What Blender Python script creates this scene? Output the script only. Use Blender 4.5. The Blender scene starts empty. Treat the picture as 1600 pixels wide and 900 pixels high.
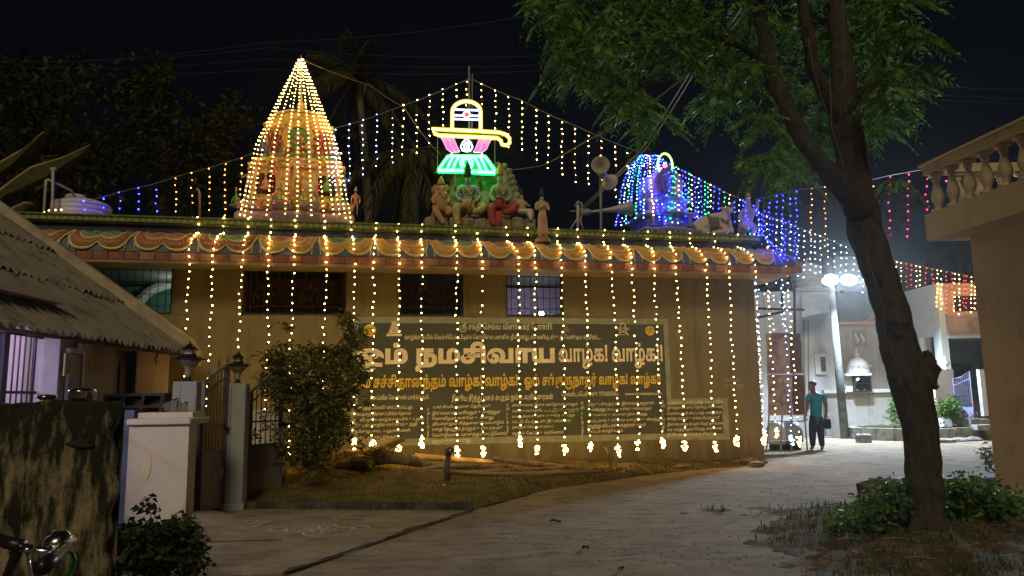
# Night view of a small South Indian temple dressed with strings of lights.
import bpy, math, random
import numpy as np
from mathutils import Vector, Matrix
random.seed(7); rng = np.random.default_rng(7)
sc = bpy.context.scene; col = sc.collection
PI = math.pi; R = math.radians

# ---------------------------------------------------------------- camera, world, light
F = 1150.0; PIT = R(8.2); ROL = R(1.0); EYE = Vector((0, 0, 1.5))
fwd = Vector((0, math.cos(PIT), math.sin(PIT)))
r0 = Vector((1, 0, 0)); u0 = Vector((0, -math.sin(PIT), math.cos(PIT)))
cr = r0*math.cos(ROL) - u0*math.sin(ROL); cu = r0*math.sin(ROL) + u0*math.cos(ROL)
cam = bpy.data.cameras.new('camera'); cam.sensor_width = 36; cam.lens = 36*F/1600
cam.clip_start = 0.05; cam.clip_end = 800
co = bpy.data.objects.new('camera', cam); col.objects.link(co)
co.matrix_world = Matrix(((cr.x, cu.x, -fwd.x, EYE.x), (cr.y, cu.y, -fwd.y, EYE.y), (cr.z, cu.z, -fwd.z, EYE.z), (0, 0, 0, 1)))
sc.camera = co
w = bpy.data.worlds.new('World'); sc.world = w; w.use_nodes = True
bg = w.node_tree.nodes['Background']; bg.inputs[0].default_value = (0.40, 0.55, 1.0, 1); bg.inputs[1].default_value = 0.0028
fill_sun = bpy.data.lights.new('moon', 'SUN'); fill_sun.energy = 0.85; fill_sun.angle = R(15); fill_sun.color = (1.0, 0.81, 0.47)  # warm fill from behind the camera, standing in for an unseen street lamp
mo = bpy.data.objects.new('moon', fill_sun); col.objects.link(mo)
mo.rotation_euler = Vector((0.07, 0.80, -0.60)).to_track_quat('-Z', 'Y').to_euler()
sc.view_settings.view_transform = 'Standard'; sc.view_settings.look = 'None'
sc.view_settings.exposure = 0.3; sc.view_settings.gamma = 1.0
sc.render.resolution_x = 1024; sc.render.resolution_y = 576
sc.cycles.use_denoising = True
sc.cycles.max_bounces = 6; sc.cycles.diffuse_bounces = 3
sc.cycles.sample_clamp_indirect = 3.0
try: sc.cycles.use_light_tree = True
except Exception: pass

def ray(px, py): return fwd + cr*((px-800)/F) - cu*((py-450)/F)
def at_y(px, py, y):                     # the world point on the vertical plane Y = y
    d = ray(px, py); return EYE + d*(y/d.y)
def at_z(px, py, z=0.0):                 # the world point on the level plane Z = z
    d = ray(px, py); return EYE + d*((z-EYE.z)/d.z)
def at_x(px, py, x):
    d = ray(px, py); return EYE + d*(x/d.x)
# temple frame: x along the front wall (0 at its right corner), y into the building, z up
YAW = R(12.5); P0 = Vector((5.23, 15.78, 0))
TM = Matrix.Translation(P0) @ Matrix.Rotation(YAW, 4, 'Z'); TI = TM.inverted()
TV = Vector((-math.sin(YAW), math.cos(YAW), 0))
def on_t(px, py, d=0.0):                 # point of the temple plane y = d, in temple coordinates
    r_ = ray(px, py); q = P0 + TV*d
    return TI @ (EYE + r_*((q-EYE).dot(TV)/r_.dot(TV)))
def tw(s, d, z): return TM @ Vector((s, d, z))

# ---------------------------------------------------------------- materials
MATS = {}
def newmat(name):
    m = bpy.data.materials.new(name); m.use_nodes = True; MATS[name] = m
    return m, m.node_tree, m.node_tree.nodes['Principled BSDF']
def mat(name, c, rough=.8, var=.3, scale=6., bump=0., metal=0., c2=None, stretch=(1, 1, 1), lo=.35, hi=.65, trans=0., spec=.3, det=6, bscale=None):
    if name in MATS: return MATS[name]
    m, t, b = newmat(name); N = t.nodes; L = t.links
    tc = N.new('ShaderNodeTexCoord'); mp = N.new('ShaderNodeMapping'); mp.inputs['Scale'].default_value = stretch
    L.new(tc.outputs['Object'], mp.inputs[0])
    nz = N.new('ShaderNodeTexNoise'); nz.inputs['Scale'].default_value = scale; nz.inputs['Detail'].default_value = det
    nz.inputs['Roughness'].default_value = .62
    L.new(mp.outputs[0], nz.inputs['Vector'])
    cr_ = N.new('ShaderNodeValToRGB'); e = cr_.color_ramp.elements
    c2 = c2 or tuple(x*(1-var) for x in c)
    e[0].position = lo; e[1].position = hi; e[0].color = (*c2, 1); e[1].color = (*c, 1)
    L.new(nz.outputs['Fac'], cr_.inputs[0]); L.new(cr_.outputs[0], b.inputs['Base Color'])
    b.inputs['Roughness'].default_value = rough; b.inputs['Metallic'].default_value = metal
    b.inputs['Specular IOR Level'].default_value = spec
    if bump:
        nb = nz
        if bscale:
            nb = N.new('ShaderNodeTexNoise'); nb.inputs['Scale'].default_value = bscale; nb.inputs['Detail'].default_value = 5
            L.new(mp.outputs[0], nb.inputs['Vector'])
        bp = N.new('ShaderNodeBump'); bp.inputs['Strength'].default_value = bump; bp.inputs['Distance'].default_value = .03
        L.new(nb.outputs['Fac'], bp.inputs['Height']); L.new(bp.outputs[0], b.inputs['Normal'])
    return m
def emat(name, c, s, base=(.5, .5, .5)):
    if name in MATS: return MATS[name]
    m, t, b = newmat(name)
    b.inputs['Base Color'].default_value = (*base, 1); b.inputs['Emission Color'].default_value = (*c, 1)
    b.inputs['Emission Strength'].default_value = s; b.inputs['Roughness'].default_value = .4
    return m
def two(name, ca, cb, cc, s1, s2, rough=.85, bump=.4, stretch1=(1, 1, 1), stretch2=(1, 1, 1), a=(.4, .6), b_=(.45, .6), bscale=30):
    """base ca/cb by one noise, stained with cc by a second"""
    m, t, b = newmat(name); N = t.nodes; L = t.links
    tc = N.new('ShaderNodeTexCoord')
    def nz(sc_, st, d=8):
        mp = N.new('ShaderNodeMapping'); mp.inputs['Scale'].default_value = st; L.new(tc.outputs['Object'], mp.inputs[0])
        n = N.new('ShaderNodeTexNoise'); n.inputs['Scale'].default_value = sc_; n.inputs['Detail'].default_value = d
        n.inputs['Roughness'].default_value = .65
        L.new(mp.outputs[0], n.inputs['Vector']); return n
    n1 = nz(s1, stretch1); n2 = nz(s2, stretch2); n3 = nz(bscale, (1, 1, 1))
    r1 = N.new('ShaderNodeValToRGB'); e = r1.color_ramp.elements; e[0].position, e[1].position = a; e[0].color = (*ca, 1); e[1].color = (*cb, 1)
    r2 = N.new('ShaderNodeValToRGB'); e = r2.color_ramp.elements; e[0].position, e[1].position = b_; e[0].color = (0, 0, 0, 1); e[1].color = (1, 1, 1, 1)
    L.new(n1.outputs['Fac'], r1.inputs[0]); L.new(n2.outputs['Fac'], r2.inputs[0])
    mx = N.new('ShaderNodeMix'); mx.data_type = 'RGBA'; L.new(r2.outputs[0], mx.inputs[0]); L.new(r1.outputs[0], mx.inputs[6]); mx.inputs[7].default_value = (*cc, 1)
    L.new(mx.outputs[2], b.inputs['Base Color']); b.inputs['Roughness'].default_value = rough; b.inputs['Specular IOR Level'].default_value = .25
    m['stain'] = r2.name; m['stain_noise'] = n2.name
    ad = N.new('ShaderNodeMath'); ad.operation = 'ADD'; L.new(n3.outputs['Fac'], ad.inputs[0]); L.new(n1.outputs['Fac'], ad.inputs[1])
    bp = N.new('ShaderNodeBump'); bp.inputs['Strength'].default_value = bump; bp.inputs['Distance'].default_value = .03
    L.new(ad.outputs[0], bp.inputs['Height']); L.new(bp.outputs[0], b.inputs['Normal'])
    return m
def leafmat(name, c, c2, trans=.25):
    m, t, b = newmat(name); N = t.nodes; L = t.links
    tc = N.new('ShaderNodeTexCoord'); nz = N.new('ShaderNodeTexNoise'); nz.inputs['Scale'].default_value = 9; nz.inputs['Detail'].default_value = 4
    L.new(tc.outputs['Object'], nz.inputs['Vector'])
    r1 = N.new('ShaderNodeValToRGB'); e = r1.color_ramp.elements; e[0].position, e[1].position = .38, .66; e[0].color = (*c2, 1); e[1].color = (*c, 1)
    L.new(nz.outputs['Fac'], r1.inputs[0]); L.new(r1.outputs[0], b.inputs['Base Color']); b.inputs['Roughness'].default_value = .6; b.inputs['Specular IOR Level'].default_value = .15
    tr = N.new('ShaderNodeBsdfTranslucent'); L.new(r1.outputs[0], tr.inputs[0])
    mx = N.new('ShaderNodeMixShader'); mx.inputs[0].default_value = trans
    L.new(b.outputs[0], mx.inputs[1]); L.new(tr.outputs[0], mx.inputs[2]); L.new(mx.outputs[0], N['Material Output'].inputs[0])
    return m

# ---------------------------------------------------------------- mesh building
def _ico(sub):
    import bmesh
    bm = bmesh.new(); bmesh.ops.create_icosphere(bm, subdivisions=sub, radius=1)
    v = [x.co.copy() for x in bm.verts]; f = [[q.index for q in x.verts] for x in bm.faces]; bm.free(); return v, f
ICO = {1: _ico(1), 2: _ico(2), 3: _ico(3)}
OCT = ([Vector(p) for p in ((0, 0, 1), (1, 0, 0), (0, 1, 0), (-1, 0, 0), (0, -1, 0), (0, 0, -1))],
       [[0, 1, 2], [0, 2, 3], [0, 3, 4], [0, 4, 1], [5, 2, 1], [5, 3, 2], [5, 4, 3], [5, 1, 4]])
def frame(z, up=None):
    z = Vector(z).normalized(); x = (up or (Vector((0, 0, 1)) if abs(z.z) < .95 else Vector((1, 0, 0)))).cross(z).normalized()
    return x, z.cross(x), z
class MB:
    def __init__(s): s.v = []; s.f = []; s.m = []; s.cur = 0
    def add(s, vs, fs, M=None):
        o = len(s.v); s.v += [M @ Vector(p) for p in vs] if M else [Vector(p) for p in vs]
        s.f += [[o+i for i in q] for q in fs]; s.m += [s.cur]*len(fs); return s
    def box(s, x0, x1, y0, y1, z0, z1, M=None, bev=0):
        if bev:
            b = bev; vs = []
            for z, e in ((z0, b), (z0+b, 0), (z1-b, 0), (z1, b)):
                X0, X1, Y0, Y1 = x0+e, x1-e, y0+e, y1-e; c = b if e == 0 else b*.5
                vs += [(X0+c, Y0, z), (X1-c, Y0, z), (X1, Y0+c, z), (X1, Y1-c, z), (X1-c, Y1, z), (X0+c, Y1, z), (X0, Y1-c, z), (X0, Y0+c, z)]
            fs = [[7, 6, 5, 4, 3, 2, 1, 0], [24+i for i in range(8)]]
            for k in range(3):
                for i in range(8): j = (i+1) % 8; fs.append([k*8+i, k*8+j, k*8+8+j, k*8+8+i])
            return s.add(vs, fs, M)
        vs = [(x0, y0, z0), (x1, y0, z0), (x1, y1, z0), (x0, y1, z0), (x0, y0, z1), (x1, y0, z1), (x1, y1, z1), (x0, y1, z1)]
        return s.add(vs, [[3, 2, 1, 0], [4, 5, 6, 7], [0, 1, 5, 4], [1, 2, 6, 5], [2, 3, 7, 6], [3, 0, 4, 7]], M)
    def tube(s, pts, r, n=6, cap=True, M=None, closed=False):
        pts = [Vector(p) for p in pts]; k = len(pts)
        rr = r if isinstance(r, (list, tuple)) else [r]*k
        vs = []; fs = []; x = None
        for i, p in enumerate(pts):
            a = pts[i-1] if (i > 0 or closed) else p; b = pts[(i+1) % k] if (i < k-1 or closed) else p
            z = (b-a)
            if z.length < 1e-9: z = Vector((0, 0, 1))
            z.normalize()
            if x is None: x, y, _ = frame(z)
            x = (x - z*x.dot(z))
            if x.length < 1e-6: x, y, _ = frame(z)
            x.normalize(); y = z.cross(x)
            for j in range(n):
                q = 2*PI*j/n; vs.append(p + (x*math.cos(q) + y*math.sin(q))*rr[i])
        for i in range(k if closed else k-1):
            i2 = (i+1) % k
            for j in range(n): j2 = (j+1) % n; fs.append([i*n+j, i*n+j2, i2*n+j2, i2*n+j])
        if cap and not closed: fs += [list(range(n))[::-1], [(k-1)*n+j for j in range(n)]]
        return s.add(vs, fs, M)
    def lathe(s, prof, c=(0, 0, 0), n=12, M=None, sx=1, sy=1, flute=0, nf=8):
        c = Vector(c); vs = []; fs = []
        for r, z in prof:
            for j in range(n):
                q = 2*PI*j/n; k = 1 + flute*math.cos(q*nf)
                vs.append(c + Vector((r*k*math.cos(q)*sx, r*k*math.sin(q)*sy, z)))
        for i in range(len(prof)-1):
            for j in range(n): j2 = (j+1) % n; fs.append([i*n+j, i*n+j2, i*n+n+j2, i*n+n+j])
        fs += [list(range(n))[::-1], [(len(prof)-1)*n+j for j in range(n)]]
        return s.add(vs, fs, M)
    def ball(s, c, r, sub=2, M=None, sc=(1, 1, 1), Rm=None):
        vs, fs = ICO[sub] if sub else OCT; c = Vector(c)
        vs = [Vector((p.x*r*sc[0], p.y*r*sc[1], p.z*r*sc[2])) for p in vs]
        if Rm: vs = [Rm @ p for p in vs]
        return s.add([c+p for p in vs], fs, M)
    def prism(s, poly, h0, h1, M=None):     # poly in (x, z), extruded along y from h0 to h1
        n = len(poly)
        vs = [(x, h0, z) for x, z in poly] + [(x, h1, z) for x, z in poly]
        fs = [list(range(n)), [n+i for i in range(n)][::-1]] + [[(i+1) % n, i, n+i, n+(i+1) % n] for i in range(n)]
        return s.add(vs, fs, M)
    def grid(s, fn, nu, nv, M=None):
        vs = [fn(i/nu, j/nv) for j in range(nv+1) for i in range(nu+1)]
        fs = [[j*(nu+1)+i, j*(nu+1)+i+1, (j+1)*(nu+1)+i+1, (j+1)*(nu+1)+i] for j in range(nv) for i in range(nu)]
        return s.add(vs, fs, M)
    def xf(s, M): s.v = [M @ p for p in s.v]; return s
    def jit(s, a):
        s.v = [p + Vector((random.uniform(-a, a), random.uniform(-a, a), random.uniform(-a, a))) for p in s.v]; return s

PW = {}                                     # world matrices of parents
def wm(o):
    M = Matrix.Identity(4)
    while o is not None: M = PW.get(o.name, Matrix.Identity(4)) @ M; o = o.parent
    return M
def obj(name, mb, m, parent=None, smooth=False, local=False, kind=None):
    me = bpy.data.meshes.new(name)
    vs = mb.v
    if parent is not None and not local:
        I = wm(parent).inverted(); vs = [I @ p for p in vs]
    me.from_pydata([tuple(p) for p in vs], [], mb.f)
    ms = m if isinstance(m, (list, tuple)) else [m]
    for q in ms: me.materials.append(q)
    if len(ms) > 1: me.polygons.foreach_set('material_index', mb.m)
    if smooth: me.polygons.foreach_set('use_smooth', [True]*len(mb.f))
    me.update()
    o = bpy.data.objects.new(name, me); col.objects.link(o); o.parent = parent
    if kind: o['kind'] = kind
    return o
def arr(name, V, Fq, m, parent=None, smooth=False, kind=None):   # numpy verts (n,3) and faces (k,3|4)
    me = bpy.data.meshes.new(name); V = np.asarray(V, dtype=np.float64); Fq = np.asarray(Fq, dtype=np.int32)
    if parent is not None:
        I = np.array(wm(parent).inverted()); V = V @ I[:3, :3].T + I[:3, 3]
    k, n = Fq.shape
    me.vertices.add(len(V)); me.vertices.foreach_set('co', V.ravel().astype(np.float32))
    me.loops.add(k*n); me.loops.foreach_set('vertex_index', Fq.ravel())
    me.polygons.add(k); me.polygons.foreach_set('loop_start', np.arange(0, k*n, n, dtype=np.int32))
    me.materials.append(m); me.update(calc_edges=True)
    if smooth: me.polygons.foreach_set('use_smooth', [True]*k)
    o = bpy.data.objects.new(name, me); col.objects.link(o); o.parent = parent
    if kind: o['kind'] = kind
    return o
def thing(name, label, cat, loc=(0, 0, 0), rotz=0, group=None):
    o = bpy.data.objects.new(name, None); col.objects.link(o); o.empty_display_size = .1
    o.location = loc; o.rotation_euler = (0, 0, rotz); o['label'] = label; o['category'] = cat
    if group: o['group'] = group
    PW[o.name] = Matrix.Translation(Vector(loc)) @ Matrix.Rotation(rotz, 4, 'Z')
    return o
def tag(o, label, cat, group=None):
    o['label'] = label; o['category'] = cat
    if group: o['group'] = group
    return o
def struct(name, mb, m, smooth=False):
    o = obj(name, mb, m, smooth=smooth); o['kind'] = 'structure'; return o
def dup(o, loc, parent=None, mats=None):
    c = o.copy(); col.objects.link(c); c.parent = parent if parent is not None else o.parent; c.location = loc; return c
def skin(name, nodes, edges, m, parent, sub=2, root=0):
    """one continuous body grown round a skeleton: nodes = [(point, radius)]"""
    me = bpy.data.meshes.new('t'); me.from_pydata([tuple(p[0]) for p in nodes], edges, [])
    o = bpy.data.objects.new('t', me); col.objects.link(o)
    md = o.modifiers.new('s', 'SKIN'); md.use_smooth_shade = True
    for i, p in enumerate(nodes):
        sv = me.skin_vertices[0].data[i]; r_ = p[1]; sv.radius = r_ if isinstance(r_, tuple) else (r_, r_); sv.use_root = (i == root)
    sb = o.modifiers.new('b', 'SUBSURF'); sb.levels = sub; sb.render_levels = sub
    dg = bpy.context.evaluated_depsgraph_get()
    me2 = bpy.data.meshes.new_from_object(o.evaluated_get(dg)); me2.name = name
    bpy.data.objects.remove(o)
    if parent is not None: me2.transform(wm(parent).inverted())
    me2.materials.clear(); me2.materials.append(m)
    me2.polygons.foreach_set('use_smooth', [True]*len(me2.polygons))
    q = bpy.data.objects.new(name, me2); col.objects.link(q); q.parent = parent
    return q
def lerp(a, b, t): return a + (b-a)*t
def sag(a, b, n, s):
    a = Vector(a); b = Vector(b)
    return [a.lerp(b, i/n) - Vector((0, 0, 4*s*(i/n)*(1-i/n))) for i in range(n+1)]
ORD = ['first', 'second', 'third', 'fourth', 'fifth', 'sixth', 'seventh', 'eighth', 'ninth', 'tenth', 'eleventh', 'twelfth', 'thirteenth', 'fourteenth', 'fifteenth',
       'sixteenth', 'seventeenth', 'eighteenth', 'nineteenth', 'twentieth', 'twenty-first', 'twenty-second', 'twenty-third', 'twenty-fourth', 'twenty-fifth',
       'twenty-sixth', 'twenty-seventh', 'twenty-eighth', 'twenty-ninth', 'thirtieth']

# bulbs of the light strings: small plastic caps that glow
BC = {'warm': ((1, .58, .14), 42), 'gold': ((1, .54, .12), 27), 'orange': ((1, .30, .05), 11), 'white': ((.5, .72, 1), 18), 'blue': ((.005, .008, 1), 125),
      'green': ((.02, 1, .30), 16), 'pink': ((1, .015, .13), 11), 'red': ((1, .02, .02), 13), 'icy': ((.28, .48, 1), 22)}
for k_, (c_, s_) in BC.items(): emat('bulb_'+k_, c_, s_)
wire_m = mat('wire', (.12, .08, .05), .6, .2)
wire_g = mat('pale_wire', (.30, .28, .24), .6, .2)
def polylen(pts):
    d = [0.]
    for a, b in zip(pts, pts[1:]): d.append(d[-1]+(b-a).length)
    return d
def along(pts, d, x):
    for i in range(len(pts)-1):
        if x <= d[i+1] or i == len(pts)-2:
            t = (x-d[i])/max(1e-6, d[i+1]-d[i]); return pts[i].lerp(pts[i+1], min(1, t))
def strand(pts, c, label, group, step=.16, r=.019, cluster=0, wr=.0035, cols=None, start=.02, cname=None, tidy=1.):
    """one hanging string of bulbs: wire + bulbs (+ a bunch of bulbs knotted at its end)"""
    pts = [Vector(p) for p in pts]
    T = thing('light_string', label, 'fairy lights', pts[0], 0, group)
    obj('wire', MB().tube(pts, wr, 4), wire_m, T)
    d = polylen(pts); cs = cols or [c]; mbs = {q: MB() for q in cs}; x = start; i = 0
    while x < d[-1]:
        p = along(pts, d, x); q = cs[i % len(cs)]
        rr = r*.58*random.uniform(.8, 1.2)
        if random.random() > .025*tidy: mbs[q].ball(p + Vector((random.uniform(-.016, .016), random.uniform(-.016, .016), 0))*tidy, rr, 1)
        x += step*random.uniform(1-.22*tidy, 1+.22*tidy); i += 1
    for q, mb in mbs.items():
        if mb.v: obj('bulbs', mb, MATS['bulb_'+q], T, True, kind='stuff')
    if cluster:
        mb = MB(); e = pts[-1]
        for k in range(cluster):
            a = random.uniform(0, 2*PI); h = random.uniform(-.12, .07); q = .056*math.sqrt(random.random())*(1.1-abs(h)*4)
            mb.ball(e + Vector((math.cos(a)*q, math.sin(a)*q, h-.03)), r*random.uniform(.75, 1.0), 1)
        obj('bulb_cluster', mb, MATS['bulb_'+(cname or 'gold')], T, True, kind='stuff')
    return T
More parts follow.
